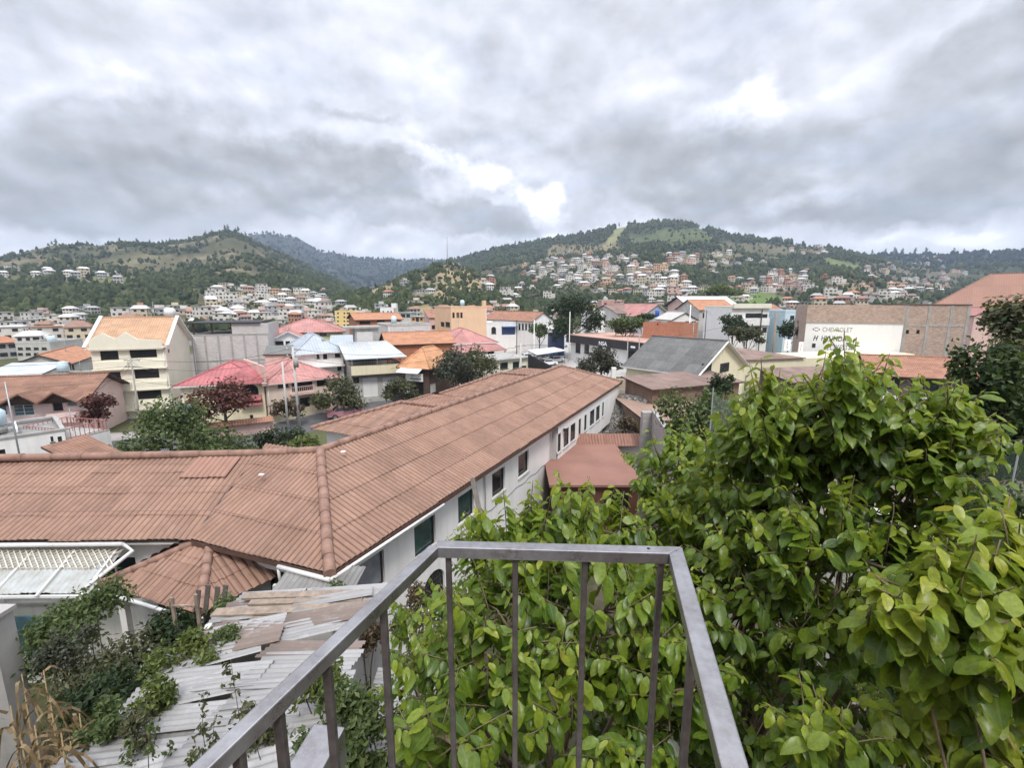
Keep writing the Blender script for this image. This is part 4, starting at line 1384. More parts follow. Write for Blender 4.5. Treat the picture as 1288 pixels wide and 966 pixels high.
H = House('block_building', 'unfinished grey block building with thin concrete columns and a black roof slab on top', 'building', (240, 421, 63), (338, 419, 66), 9)
PBLK = masonry('pale_block', (.52, .50, .49), (.44, .42, .41), .4, .2, .015, .08, .25)
H.walls(PBLK, [])
g = MB()
for k in range(7): g.box(H.w * k / 6 - .12 if k else 0, -.04, 0, H.w * k / 6 + .12 if k < 6 else H.w, -.003, H.h + .02)
for v in (2.6, 5.2, H.h - .2): g.box(0, -.035, v, H.w, -.004, v + .2)
g.build('concrete_frame', [CONC], H.t)
g = MB(); g.box(H.w * .52, .01, H.h, H.w, .16, H.h + 1.45); g.box(H.w - .16, .16, H.h, H.w, H.d, H.h + 1.45); g.build('upper_wall', [PBLK], H.t)
g = MB(); g.box(-.3, -.3, H.h + 1.46, H.w * .9, H.d, H.h + 1.62); g.build('roof', [BLACKP], H.t)
for x in (.2, H.w * .25, H.w * .5): 
    g = MB(); g.box(x, .2, H.h, x + .2, .4, H.h + 1.46); g.build('post', [FRAME], H.t)
g = MB(); g.box(.02, .02, H.h - .3, H.w - .02, H.d - .02, H.h - .02); g.build('floor_slab', [CONC], H.t)

H = House('arched_house', 'cream house with a red sheet metal roof and a big arched window', 'house', (226, 484, 48), (331, 480, 50.5), 9.5)
H.walls(CREAM, [('front', 'arch', (303, 483, 326, 501)), ('front', 'glass', (290, 483, 296, 489)), ('front', 'void', (314, 522, 319, 530)), ('front', 'void', (221, 484, 231, 505))])
H.roof('hip', REDM, 1.7, .55, fascia=WFRAME)
g = MB(); a0, z0_ = H.uv(276, 482); a1, _ = H.uv(330, 480); xm = (a0 + a1) / 2; zt = H.h + 1.25
L_, R_, A_ = Vector((a0, -.9, H.h - .05)), Vector((a1, -.9, H.h - .05)), Vector((xm, -.4, zt)); Bk = Vector((xm, 3.3, zt + .1))
g.slab([[L_, A_, Bk, Vector((a0, 2.0, H.h + .55))][::-1], [A_, R_, Vector((a1, 2.0, H.h + .55)), Bk][::-1], [L_, R_, A_]], .1)
g.build('front_gable', [REDM], H.t)
for (px0, px1, py) in ((301, 330, 503), (303, 331, 509)):
    a, v = H.uv(px0, py); c, _ = H.uv(px1, py)
    g = MB(); g.face([(a, -.01, v + .5), (c, -.01, v + .5), (c, -.7, v), (a, -.7, v)]); g.face([(a, -.01, v + .44), (a, -.7, v - .06), (c, -.7, v - .06), (c, -.01, v + .44)]); g.build('awning', [REDM], H.t)

H = House('balcony_house', 'pinkish house with a faded red metal roof, a recessed balcony and a dark ground floor', 'house', (334, 481, 50.6), (424, 474, 56), 9)
H.walls(plain('rose_cream_paint', (.68, .56, .46), .85, .06, .8, streak=.2), [('front', 'glass', (349, 480, 363, 487)), ('front', 'void', (366, 475, 394, 492)), ('front', 'void', (377, 500, 391, 517)), ('front', 'void', (398, 476, 412, 486)), ('front', 'garage', (398, 497, 415, 515), {'pane': BRWOOD})])
H.roof('hip', PINKM, 1.8, .5, fascia=PINK)
a, v = H.uv(364, 495); c, _ = H.uv(394, 494)
H.band('front', v - .2, v, .9, PINK, 'balcony_floor', a, c); H.railing('front', v, .8, .85, PINK, a, c, .22)
g = MB(); g.box(-.2, -.5, H.h - .2, 0, H.d, H.h + 2.0); g.build('party_wall', [PINK], H.t)

FW = thing('garden_wall', 'low pink garden wall with a tiled coping in front of the arched house', 'wall')
p, q = at_z(262, 553, 0), at_z(345, 543, 0); g = MB(); g.bar(p + Vector((0, 0, .6)), q + Vector((0, 0, .6)), .25, 1.4); g.build('wall', [PINK], FW)
g = MB()
n_ = Vector((-(q - p).y, (q - p).x, 0)).normalized(); z1 = Vector((0, 0, 1.3)); zr = Vector((0, 0, 1.7))
g.slab([[p + z1 - n_ * .6, q + z1 - n_ * .6, q + zr, p + zr], [p + zr, q + zr, q + z1 + n_ * .6, p + z1 + n_ * .6]], .06); g.build('coping', [TILE], FW)
FW = thing('garden_wall', 'long low cream wall along the pavement below the balcony house', 'wall')
p, q = at_z(338, 535, 0), at_z(446, 509, 0); g = MB(); g.bar(p + Vector((0, 0, .5)), q + Vector((0, 0, .5)), .2, 1.2); g.build('wall', [CREAM], FW)
g = MB(); k = 0
while k <= 1.0001:
    g.bar(p.lerp(q, k) + Vector((0, 0, 1.1)), p.lerp(q, k) + Vector((0, 0, 2.2)), .05, .05, up=(1, 0, 0)); k += .03
g.bar(p + Vector((0, 0, 2.1)), q + Vector((0, 0, 2.1)), .06, .05); g.build('fence_rail', [FRAME], FW)

TP = thing('tarpaulin', 'sagging blue grey tarpaulin awning beside the dark red tree', 'tarpaulin')
c0, c1 = at_y(221, 521, 46.8), at_y(249, 520, 47); tp0 = at_y(236, 500, 48); dpt = Vector((-.3, 3, 0))
g = MB(); g.slab([[c0, c1, at_y(246, 507, 48.5), at_y(226, 507, 48.5)], [at_y(226, 507, 48.5), at_y(246, 507, 48.5), at_y(240, 499, 50), at_y(232, 499, 50)]], .05); g.build('sheet', [plain('blue_tarp', (.13, .18, .27), .5, .2, 1.2)], TP)
for c in (c0, c1):
    g = MB(); g.tube([(c.x, c.y, 0), c], .05, 6); g.build('pole', [STEEL], TP)

H = House('green_house', 'pale green house with a long faded red hipped roof behind the grey hut', 'house', (338, 418, 82), (430, 417, 86), 12)
H.walls(GREENW, [('front', 'glass', (402, 418, 411, 422)), ('front', 'glass', (385, 418, 392, 423))]).roof('hip', PINKM, 2.2, .6)
H = House('gabled_house', 'white house with a faded red gable and a dark window strip', 'house', (341, 428, 70), (384, 427, 72), 8)
H.walls(WHITE, [('front', 'glass', (345, 429, 357, 435)), ('front', 'glass', (359, 429, 365, 434)), ('front', 'void', (376, 430, 378, 440))]).roof('gable_y', PINKM, 1.2, .5, fascia=WFRAME)
H = House('grey_hut', 'small hut with a flat dark grey roof above the faded red roof', 'hut', (333, 447, 61), (364, 446, 62), 3.4)
H.walls(PINK, []).roof('shed', plain('dark_felt', (.16, .165, .155), .9, .15, 1), .8, .2)
H = House('blue_roof_house', 'white house under a blue grey hipped metal roof with dark tall windows', 'house', (372, 443, 61.5), (431, 441, 65), 9)
H.walls(WHITE, [('front', 'glass', (398, 444, 402, 451)), ('front', 'void', (406, 443, 412, 452)), ('front', 'glass', (421, 443, 428, 449)), ('front', 'void', (424, 459, 430, 467)), ('front', 'void', (431, 458, 436, 467))])
H.roof('hip', BLUEM, 2.1, .5, fascia=WFRAME)
H.band('front', H.h - 2.2, H.h - 2.0, .8, WHITE, 'balcony_floor')
g = MB(); g.box(H.w * .62, 1.6, H.h, H.w * .62 + .45, 2.0, H.h + 1.6); g.build('chimney', [CONC], H.t)
H = House('blue_shed', 'shed with a plain blue grey sloping roof behind the blue roofed house', 'shed', (416, 437, 73), (443, 436, 74), 6)
H.walls(CONC, []).roof('shed', BLUEM, 1.3, .3)

H = House('workshop', 'workshop with white garage shutters and a terrace under a pale metal roof', 'building', (441, 460, 60), (506, 457, 63), 10)
H.walls(plain('grey_plaster', (.40, .39, .37), .85, .1, 1, streak=.2), [('front', 'garage', (456, 475, 476, 499)), ('front', 'garage', (481, 474, 500, 484)), ('front', 'void', (484, 485, 500, 498)), ('front', 'void', (444, 472, 452, 482))])
H.band('front', H.h - 1.25, H.h - .02, .5, CREAM, 'cream_band'); H.band('front', H.h - 1.5, H.h - 1.27, .7, FRAME, 'lintel')
H.railing('front', H.h, .55, -.1, FRAME, .1, H.w - .1, .25, 'terrace_rail')
g = MB(); g.box(.3, 5.0, H.h, H.w - .3, 5.15, H.h + 1.7); g.build('terrace_wall', [plain('terrace_dark', (.045, .05, .06), .8, .3, 1)], H.t)
for x in (.15, H.w * .5, H.w - .25):
    g = MB(); g.box(x, .1, H.h, x + .12, .22, H.h + 1.1); g.build('post', [WFRAME], H.t)
g = MB(); g.slab([[Vector((-.7, -.9, H.h + 1.0)), Vector((H.w + .5, -.9, H.h + 1.0)), Vector((H.w - .9, 6.0, H.h + 2.7)), Vector((-.9, 6.0, H.h + 2.7))]], .1); g.build('roof', [GREYM, CONC], H.t)
a, c = H.w * .23, H.w * .72
g = MB(); g.box(a, 6.2, H.h, c, 9, H.h + 4.6); g.build('tower', [CONC], H.t)
g = MB(); g.box(a + .25, 6.12, H.h + 2.6, c - .9, 6.19, H.h + 4.1); g.build('tower_panel', [plain('light_board', (.55, .54, .53), .8, .08, 1)], H.t)
g = MB(); g.box(a - 1.6, 5.8, H.h + 4.61, c + .3, 9.3, H.h + 4.85); g.build('tower_slab', [CONC], H.t)

H = House('corner_shop', 'brown corner house with a pale orange pyramid tile roof and a white shop sign', 'house', (506, 458, 59.5), (539, 459, 58), 6.5)
DBR = plain('dark_brown_plaster', (.10, .065, .05), .85, .2, 1, streak=.2)
H.walls(DBR, [('front', 'void', (520, 481, 533, 496)), ('front', 'garage', (508, 482, 516, 496)), ('right', 'garage', (541, 482, 549, 494))])
H.roof('hip', roofing('pale_orange_tile', (.56, .29, .15), .24, .42, var=.2, stain_amt=.15), 1.9, .6)
a, v = H.uv(507, 466); c, v1 = H.uv(534, 463)
g = MB(); g.slab([[Vector((a, -1.6, v)), Vector((c, -1.6, v)), Vector((c, -.02, v + .7)), Vector((a, -.02, v + .7))]], .06); g.build('awning', [SHUT], H.t)
a, v = H.uv(513, 478); c, v1 = H.uv(534, 470)
sg = MB(); sg.box(a, -.5, v, c, -.35, v1); sg = sg.build('sign', [plain('sign_white', (.78, .77, .76), .6, .04, 1)], H.t)
st_ = MB(); rr = random.Random(3)
x = a + .75
while x < c - .3:
    w_ = rr.uniform(.08, .2); st_.box(x, -.512, v + .22, x + w_, -.503, v + .22 + rr.uniform(.12, .22)); x += w_ + .04
st_.box(a + .9, -.512, v + .62, a + 1.25, -.503, v + .7)
st_.build('lettering', [BLACKP], sg)

H = House('tile_hall', 'low orange brown hall with a long tile roof behind the corner shop', 'house', (488, 434, 70), (570, 431, 74), 8)
H.walls(plain('orange_brown_plaster', (.42, .17, .09), .85, .12, 1, streak=.2), []).roof('gable_x', TILEO, 1.5, .4)
H = House('flat_house', 'white flat roofed house with two dark windows above the long tile roof', 'house', (488, 411, 88), (541, 408, 92), 9)
H.walls(plain('lilac_white', (.60, .58, .58), .85, .06, 1, streak=.2), [('front', 'glass', (490, 417, 503, 423)), ('front', 'glass', (510, 417, 513, 420)), ('front', 'glass', (522, 416, 533, 424))]).roof('flat', CONC, par=.35, parmat=CONCL)
H = House('brick_house', 'orange brick house with a long low brown roof behind the workshop tower', 'house', (448, 403, 105), (505, 401, 110), 10)
H.walls(BRICKO, [('front', 'void', (474, 402, 484, 407)), ('front', 'void', (452, 404, 466, 408))]).roof('gable_x', TILEO, 1.3, .5)
H = House('peach_building', 'tall peach coloured building with a blank wall and three small top windows', 'building', (567, 387, 108), (612, 386, 113), 10)
H.walls(PEACH, [('front', 'void', (569, 393, 572, 400)), ('front', 'garage', (574, 393, 578, 400), {'pane': BRWOOD}), ('front', 'void', (579, 393, 582, 400)), ('left', 'void', (554, 405, 559, 411)), ('left', 'glass', (560, 405, 566, 411)), ('left', 'void', (554, 416, 559, 422)), ('left', 'glass', (560, 416, 566, 422))]).roof('flat', CONC, par=.25, parmat=PEACH)
g = MB(); g.box(H.w - .9, .0, H.h, H.w - .1, .8, H.h + 1.6); g.build('chimney', [PEACH], H.t)
H = House('stepped_house', 'pink house with stepped tile roofs left of the tall peach building', 'house', (540, 403, 120), (554, 397, 121), 8)
H.walls(PINK, [('front', 'void', (543, 409, 550, 414))]).roof('shed', TILE, 2.0, .3)
H = House('pink_roof_house', 'cream house with a faded pink hipped roof, white roof edge and open porch', 'house', (566, 432, 76), (622, 430, 80), 10)
H.walls(IVORY, [('front', 'void', (605, 433, 612, 443)), ('front', 'void', (614, 433, 622, 445)), ('front', 'glass', (572, 434, 590, 440))]).roof('hip', PINKM, 2.1, .5, fascia=WFRAME)
g = MB(); g.slab([[Vector((-1, -4.2, H.h - 1.1)), Vector((H.w + .3, -4.2, H.h - 1.1)), Vector((H.w + .3, -.01, H.h - .25)), Vector((-1, -.01, H.h - .25))]], .1); g.build('porch_roof', [PINKM, WFRAME], H.t)
for x in (0, H.w * .5, H.w):
    g = MB(); g.box(x - .1, -4.0, -.3, x + .1, -3.8, H.h - 1.15); g.build('post', [IVORY], H.t)
H = House('cream_cabin', 'low cream building with two dark windows beside the white utility pole', 'house', (621, 453, 66), (664, 451, 70), 6)
H.walls(IVORY, [('front', 'glass', (629, 456, 639, 464)), ('front', 'glass', (645, 455, 653, 463)), ('front', 'void', (656, 460, 662, 469))]).roof('slab', CONC, oh=.4, th=.2)
fb = thing('board_fence', 'black board fence sloping down beside the cream cabin', 'fence')
p, q = at_y(664, 470, 69), at_y(702, 470, 63); g = MB()
g.slab([[Vector((p.x, p.y, p.z + 3.0)), Vector((q.x, q.y, p.z + 1.5)), Vector((q.x + .1, q.y + .1, p.z + 1.5)), Vector((p.x + .1, p.y + .1, p.z + 3.0))]], 3.2); g.build('board_panel', [BLACKP], fb)

# car park and its neighbours
H = House('blue_garage', 'white flat roofed building with a wide blue garage opening', 'building', (612, 408, 124), (650, 406, 127), 10)
H.walls(WHITE, [('front', 'garage', (631, 410, 648, 421), {'pane': plain('blue_shutter', (.05, .09, .22), .6, .15, 1)}), ('front', 'arch', (618, 411, 624, 420))]).roof('flat', GREYM, par=.4, parmat=WHITE)
H.band('front', H.h - .9, H.h - .7, 1.2, plain('blue_trim', (.22, .30, .46), .6, .1, 1), 'canopy', H.w * .5, H.w)
H = House('warehouse', 'white warehouse with an orange brown tile gable roof and small side windows', 'warehouse', (669, 404, 122), (696, 403, 127), 22)
H.walls(WHITE, [('left', 'glass', (652 + 4.2 * k, 407, 654.6 + 4.2 * k, 415)) for k in range(4)]).roof('gable_y', TILE, 2.2, .4, fascia=FRAME)
H = House('kiosk', 'small white flat roofed kiosk with a dark blue front in the car park', 'kiosk', (691, 418, 116), (710, 418, 116), 5)
H.walls(plain('navy_paint', (.05, .07, .15), .6, .15, 1), [('front', 'glass', (694, 424, 700, 430))]).roof('slab', WHITE, oh=.5, th=.9)
H = House('beige_house', 'small beige house between the peach building and the warehouse', 'house', (618, 397, 150), (646, 395, 152), 9)
H.walls(plain('beige_paint', (.60, .50, .42), .85, .08, 1, streak=.2), [('front', 'void', (622, 398, 627, 402)), ('front', 'glass', (634, 398, 639, 402))]).roof('flat', CONC, par=.4, parmat=WHITE)

SH = thing('showroom', 'long showroom with a black sign fascia, white walls and a flat reddish roof', 'building')
H = House('showroom_x', '', 'x', (718, 422, 108), (812, 432, 86), 14)
bpy.data.objects.remove(SH)
H.t.name = 'showroom'; H.t['label'] = 'long showroom with a black sign fascia, white walls and a flat reddish roof'; H.t['category'] = 'building'
H.walls(WHITE, [('front', 'glass', (735, 431, 741, 445)), ('front', 'glass', (724, 430, 730, 444)), ('front', 'void', (752, 433, 757, 449)), ('front', 'glass', (762, 436, 768, 442)), ('front', 'void', (790, 440, 806, 455))])
H.band('front', H.h - 1.55, H.h + .15, .9, BLACKP, 'fascia', -.6, H.w + .4)
g = MB(); g.box(-.8, -.85, H.h + .155, H.w + .6, H.d + .5, H.h + .3); g.build('roof', [plain('pinkish_roof', (.50, .31, .25), .85, .15, .4)], H.t)


def letters(text, size, mat, parent, loc, rot, name='lettering', depth=.02, bold=0.0, stretch=1.0):
    cu = bpy.data.curves.new(name, 'FONT'); cu.body = text; cu.size = size; cu.extrude = depth; cu.offset = bold; cu.resolution_u = 3
    o = bpy.data.objects.new('tmp', cu); COL.objects.link(o)
    dg = bpy.context.evaluated_depsgraph_get()
    me = bpy.data.meshes.new_from_object(o.evaluated_get(dg))
    bpy.data.objects.remove(o); bpy.data.curves.remove(cu)
    for v in me.vertices: v.co.x *= stretch
    me.materials.clear(); me.materials.append(mat)
    o = link(name, me, parent); o.location = loc; o.rotation_euler = rot
    return o


LW = plain('lettering_white', (.85, .85, .86), .5, .02, 1)
a, v = H.uv(757, 432)
letters('NSA', 1.15, LW, H.t, (a + .1, -.93, H.h - 1.25), (math.pi / 2, 0, 0), bold=.02, stretch=1.25)
a, v = H.uv(798, 436)
g = MB(); g.box(a, -.94, v - .2, a + 1.2, -.905, v + .2); g.build('fascia_plate', [LW], H.t)

H = House('white_house', 'white two storey house with a few dark windows behind the green shrubs', 'house', (749, 394, 150), (778, 392, 152), 12)
H.walls(WHITE, [('front', 'glass', (753, 398, 756, 402)), ('front', 'glass', (760, 399, 762, 405)), ('front', 'glass', (768, 400, 773, 406)), ('front', 'glass', (752, 407, 756, 412))]).roof('flat', CONC, par=.5, parmat=WHITE)
H = House('long_house', 'long low house with a dull brown roof between white house and grey gable', 'house', (777, 395, 144), (809, 393, 147), 16)
H.walls(CONCL, [('front', 'glass', (784, 397, 790, 402))]).roof('gable_x', BRNM, 2.4, .6)
H = House('grey_gable_house', 'grey gabled house with a dusty pink roof and a blue tank in front', 'house', (808, 397, 136), (843, 396, 139), 24)
H.walls(plain('grey_blue_plaster', (.38, .38, .40), .85, .08, .5, streak=.2), []).roof('gable_y', PINKM, 3.2, .6, fascia=CONCL)
tk = thing('water_tank', 'round blue water tank in front of the grey gabled house', 'tank', at_y(826.5, 398, 132)); g = MB()
g.tube([(0, 0, 0), (0, 0, 1.6), (0, 0, 1.9)], [.62, .62, .3], 12); g.build('tank', [plain('blue_plastic', (.03, .12, .42), .45, .1, 1)], tk)
g = MB(); g.tube([(0, 0, -6), (0, 0, 0)], .35, 8); g.build('stand', [CONC], tk)
H = House('pink_brick_house', 'unfinished pink brick house with a stepped top on the slope behind the white house', 'house', (757, 377, 205), (773, 378, 205), 9)
H.walls(masonry('pink_brick', (.46, .24, .20), (.4, .3, .26), .3, .12), [('front', 'void', (760, 381, 763, 385))]).roof('flat', CONC, par=.3)
g = MB(); g.box(H.w + .01, 0, -.4, H.w + 4.2, 7, H.h - 2.5); g.box(H.w * .2, 1, H.h, H.w * .5, 3, H.h + 1.2); g.build('side_wall', [CONCL], H.t)
H = House('small_white_house', 'small white gabled house with dark windows just above the orange brick wall', 'house', (845, 403, 106), (877, 402, 107), 8)
H.walls(WHITE, [('front', 'glass', (862, 404, 867, 409)), ('front', 'glass', (870, 404, 875, 411)), ('front', 'void', (850, 406, 856, 412))]).roof('gable_y', CONCL, 1.6, .3)
H = House('brick_wall_house', 'unfinished bright orange brick building without a roof behind the showroom', 'building', (809, 405, 96), (860, 407, 90), 7)
H.walls(BRICKO, [('front', 'void', (826, 407, 828, 409))])
g = MB(); g.box(H.w * .45, .0, H.h + .003, H.w * .6, .25, H.h + .5); g.build('brick_stub', [CONC], H.t)
H = House('white_hall', 'hall with a bright white sheet roof and dark eaves at the foot of the hill', 'hall', (868, 385, 165), (926, 384, 168), 16)
H.walls(PINK, [('front', 'void', (872, 388, 884, 395))]).roof('gable_x', WHTM, 3.2, 1.2, fascia=BLACKP)
H = House('concrete_house', 'grey concrete house with an orange tile roof beside the white three storey building', 'house', (880, 391, 128), (926, 388, 130), 12)
H.walls(CONCL, [('front', 'void', (884, 394, 888, 400)), ('front', 'glass', (905, 392, 912, 398))]).roof('gable_x', TILEO, 2.6, .5)
H = House('three_storey_building', 'white three storey building with dark glass bands', 'building', (921, 387, 112), (968, 386, 114), 11)
H.walls(WHITE, [('front', 'glass', (938, 394, 957, 403)), ('front', 'glass', (959, 395, 965, 402)), ('front', 'glass', (938, 411, 957, 419)), ('front', 'glass', (959, 412, 965, 418)), ('front', 'glass', (928, 396, 933, 404))]).roof('flat', CONC, par=.3, parmat=IVORY)
H.band('front', H.h - .2, H.h + .9, .7, IVORY, 'cornice'); H.band('front', H.h - 4.4, H.h - 2.6, .5, WHITE, 'balcony', H.w * .3, H.w)
g = MB(); g.box(H.w * .745, -.72, -.3, H.w * .765, -.6, H.h - .5); g.build('drain_column', [FRAME], H.t)
H = House('tile_house', 'white house with a brown tile roof between the white building and pale blue house', 'house', (969, 395, 122), (991, 394, 124), 10)
H.walls(WHITE, [('front', 'glass', (972, 396, 977, 401)), ('front', 'glass', (982, 396, 987, 400))]).roof('gable_x', TILE, 2.2, .5)
H = House('pale_blue_house', 'pale sky blue house beside the big white painted wall', 'house', (988, 394, 112), (1022, 391, 114), 9)
H.walls(BLUEW, [('front', 'void', (1008, 398, 1012, 406)), ('front', 'glass', (994, 397, 999, 402))]).roof('flat', CONC, par=.5, parmat=BLUEW)

H = House('grey_roof_house', 'cream house with a steep dark grey fibre cement roof and two small gable windows', 'house', (875, 470, 46), (936, 460, 53), 8.5)
H.walls(CREAM, [])
H.roof('gable_y', ASBR, 3.0, .45, fascia=WFRAME)
for (x0, x1) in ((883, 894), (906, 916)):
    a, v1 = H.uv(x0, 457.5); c, v0 = H.uv(x1, 466.5); wg = MB(); wg.box(a, -.06, v0, c, -.003, v1); wg = wg.build('window', [FRAME], H.t)
    for k in range(2):
        pn = MB(); pn.box(a + .06 + (c - a) * .5 * k, -.066, v0 + .07, a + (c - a) * (.5 + .5 * k) - .05, -.061, v1 - .07); pn.build('pane', [GLASS], wg)
g = MB()
g.bar((-.45, -.47, H.h - .2), (H.w / 2, -.47, H.h + 3.08), .05, .22, up=(0, 1, 0)); g.bar((H.w / 2, -.47, H.h + 3.08), (H.w + .45, -.47, H.h - .2), .05, .22, up=(0, 1, 0)); g.build('barge_board', [WFRAME], H.t)
H = House('cream_wall_shed', 'long shed with a blank cream wall and a dusty brown roof', 'shed', (928, 452, 65), (1150, 447, 74), 7)
H.walls(CREAM, []); e_ = H.uv(1012, 447)[0]
g = MB(); z_ = H.h + .15; g.slab([[Vector((-.4, -.3, z_)), Vector((e_, -.3, z_)), Vector((-.4, H.d, z_ + 1.9))]], .14); g.build('roof', [BRNM], H.t)
g = MB(); g.box(.01, .01, H.h - .2, H.w - .01, H.d - .01, H.h + .01); g.build('flat_roof', [CREAM], H.t)

SW = House('painted_wall_building', 'half finished brick building whose white painted wall carries car brand lettering', 'building', (1016, 387, 83), (1223, 380, 74), 13)
SW.walls(BRICKB, [('front', 'void', (1139.5, 415, 1143, 420)), ('front', 'void', (1153, 415, 1156.5, 420))])
u1_, vt = SW.uv(1017, 406); u2_, _ = SW.uv(1136, 411)
g = MB(); g.box(.02, -.03, 0, u2_, -.003, vt); wp = g.build('white_panel', [plain('white_wall_paint', (.80, .79, .77), .85, .05, .3, streak=.15)], SW.t)
g = MB()
for u_ in (u2_ + .1, u2_ + (SW.w - u2_) * .36, u2_ + (SW.w - u2_) * .7, SW.w - .4): g.box(u_, -.05, 0, u_ + .35, -.003, SW.h)
g.box(u2_ + .0, -.04, vt - .3, SW.w, -.004, vt)
g.build('concrete_frame', [CONC], SW.t)
g = MB(); g.box(-.02, -.12, vt - .02, u2_, -.031, vt + .12); g.build('ledge', [CONC], SW.t)
g = MB(); g.box(u2_ + .4, -.1, SW.h + .003, SW.w + .1, SW.d, SW.h + .16); g.build('roof', [plain('rusty_edge', (.10, .06, .05), .8, .2, 1)], SW.t)
INK = plain('dark_lettering', (.05, .05, .055), .7, .1, 1); INKG = plain('grey_lettering', (.20, .20, .205), .7, .15, 1)
def wtext(t, px, py0, py1, px1, mat, bold):
    u, vb = SW.uv(px, py1); _, vtp = SW.uv(px, py0); ue, _ = SW.uv(px1, py1)
    o = letters(t, (vtp - vb) / .7, mat, wp, (0, 0, 0), (math.pi / 2, 0, 0), depth=.006, bold=bold)
    w = max(v.co.x for v in o.data.vertices)
    for v in o.data.vertices: v.co.x *= (ue - u) / w
    o.location = (u, -.04, vb); return u, vb, vtp
u, vb, vtp = wtext('CHEVROLET', 1034, 411.5, 417, 1072, INKG, .0)
g = MB(); ex, ez = SW.uv(1024, 414)[0], (vb + vtp) / 2; s_ = (vtp - vb) * .5
e_, e2 = SW.uv(1022.5, 414)[0], SW.uv(1031.5, 414)[0]; wd = e2 - e_
M_ = Matrix.Translation((e_, -.045, ez))
def plate(pts, mat, name, par, y0=-.046, y1=-.034):
    g = MB(); A1 = [(a, y0, b) for a, b in pts]; B1 = [(a, y1, b) for a, b in pts]; g.face(A1); g.face(B1[::-1])
    for k in range(len(pts)): g.face([A1[k], B1[k], B1[(k + 1) % len(pts)], A1[(k + 1) % len(pts)]])
    return g.build(name, [mat], par)
cr = [(0, -.5), (.28, -.5), (.33, -1), (.70, -1), (.75, -.5), (1, -.5), (.93, .5), (.72, .5), (.67, 1), (.30, 1), (.25, .5), (-.05, .5)]
plate([(e_ + a * wd, ez + b * s_ * .9) for a, b in cr], INKG, 'emblem', wp)
plate([(e_ + (.5 + (a - .48) * .72) * wd, ez + b * s_ * .55) for a, b in cr], MATS['white_wall_paint'], 'emblem_inset', wp, -.05, -.044)
u, vb, vtp = wtext('HYUNDAI', 1032.5, 422, 428.5, 1066, INK, .015)
e_, e2 = SW.uv(1022.5, 425)[0], SW.uv(1029.5, 425)[0]; wd = e2 - e_; hh_ = vtp - vb
for pts in ([(.05, 0), (.22, 0), (.45, 1), (.28, 1)], [(.55, 0), (.72, 0), (.95, 1), (.78, 1)], [(.2, .42), (.8, .5), (.82, .66), (.22, .55)]):
    plate([(e_ + a * wd, vb + b * hh_) for a, b in pts], INK, 'emblem_stroke', wp)
u, vb, vtp = wtext('TOYOTA', 1038.5, 433, 440.5, 1072, INKG, .0)
a, v = SW.uv(1021, 437); c, v1 = SW.uv(1026, 432)
g = MB(); g.box(a, -.06, v, c, -.034, v1); g.build('small_window', [FRAME], SW.t)

H = House('big_tile_hall', 'huge hall with a broad orange hipped roof rising at the right', 'hall', (1163, 390, 100), (1560, 392, 74), 19)
H.walls(PINK, []).roof('hip', roofing('orange_sheet', (.30, .168, .122), .35, 7.5, .012, .1, .85, .2, (.27, .14, .105), .5), 7.4, .5)
H = House('pink_shed', 'small pink gabled house below the huge orange roof', 'house', (1226, 397, 90), (1262, 397, 90), 8)
H.walls(PINK, [('front', 'void', (1232, 402, 1240, 410))]).roof('gable_y', PINKM, 1.4, .3)
H = House('tile_shed', 'open shed with a wide patchy brown tile roof below the white painted wall', 'shed', (1098, 470, 62), (1224, 475, 58), 8)
H.walls(plain('shed_brown', (.13, .10, .085), .9, .25, 1, streak=.3), [('front', 'void', (1105, 472, 1130, 490)), ('front', 'void', (1150, 474, 1180, 492))]).roof('gable_x', TILE, 2.0, .7)
H = House('brown_shed', 'low brown roofed shed behind the tall leafy shoots', 'shed', (998, 481, 57), (1088, 479, 59), 6)
H.walls(plain('shed_brown', (.13, .10, .085)), [('front', 'void', (1050, 481, 1075, 492))]).roof('shed', BRNM, .8, .4)

# yard behind the long building
H = House('adobe_shed', 'low adobe shed with a tilted brown roof edge beside the grey roofed house', 'shed', (821, 492, 40), (930, 480, 44), 4)
H.walls(ADOBE, []).roof('shed', BRNM, .45, .35)
H = House('yard_shed', 'flat brown yard shed next to the stone wall', 'shed', (815, 531, 35), (905, 529, 35.5), 8)
H.walls(ADOBE, []).roof('shed', roofing('dusty_brown_sheet', (.30, .205, .155), .4, 2.4, .02, .18, .9, .2, (.2, .13, .1), .35), .25, .3)
m, nt, b = new_mat('rubble_stone')
uv = nt.add('ShaderNodeUVMap').outputs[0]
vo = nt.add('ShaderNodeTexVoronoi'); vo.inputs['Scale'].default_value = 3.2; nt.l.new(uv, vo.inputs['Vector'])
vd = nt.add('ShaderNodeTexVoronoi', feature='DISTANCE_TO_EDGE'); vd.inputs['Scale'].default_value = 3.2; nt.l.new(uv, vd.inputs['Vector'])
sepc = nt.add('ShaderNodeSeparateColor'); nt.l.new(vo.outputs['Color'], sepc.inputs[0])
c_ = nt.ramp(sepc.outputs[0], [(0, (.11, .105, .10)), (.5, (.19, .18, .165)), (1, (.30, .285, .26))])
nt.l.new(nt.mix(nt.mrange(vd.outputs[0], 0, .08, 1, 0), c_, (.05, .047, .043)), b.inputs['Base Color']); b.inputs['Roughness'].default_value = .95
bn = nt.add('ShaderNodeBump'); bn.inputs['Distance'].default_value = .08; nt.l.new(nt.mrange(vd.outputs[0], 0, .15, 0, 1), bn.inputs['Height']); nt.l.new(bn.outputs[0], b.inputs['Normal'])
STONE = m
g = MB(); p, q = at_y(752, 497, 44), at_y(814, 499, 41); pb, qb = at_y(752, 545, 40), at_y(816, 540, 37)
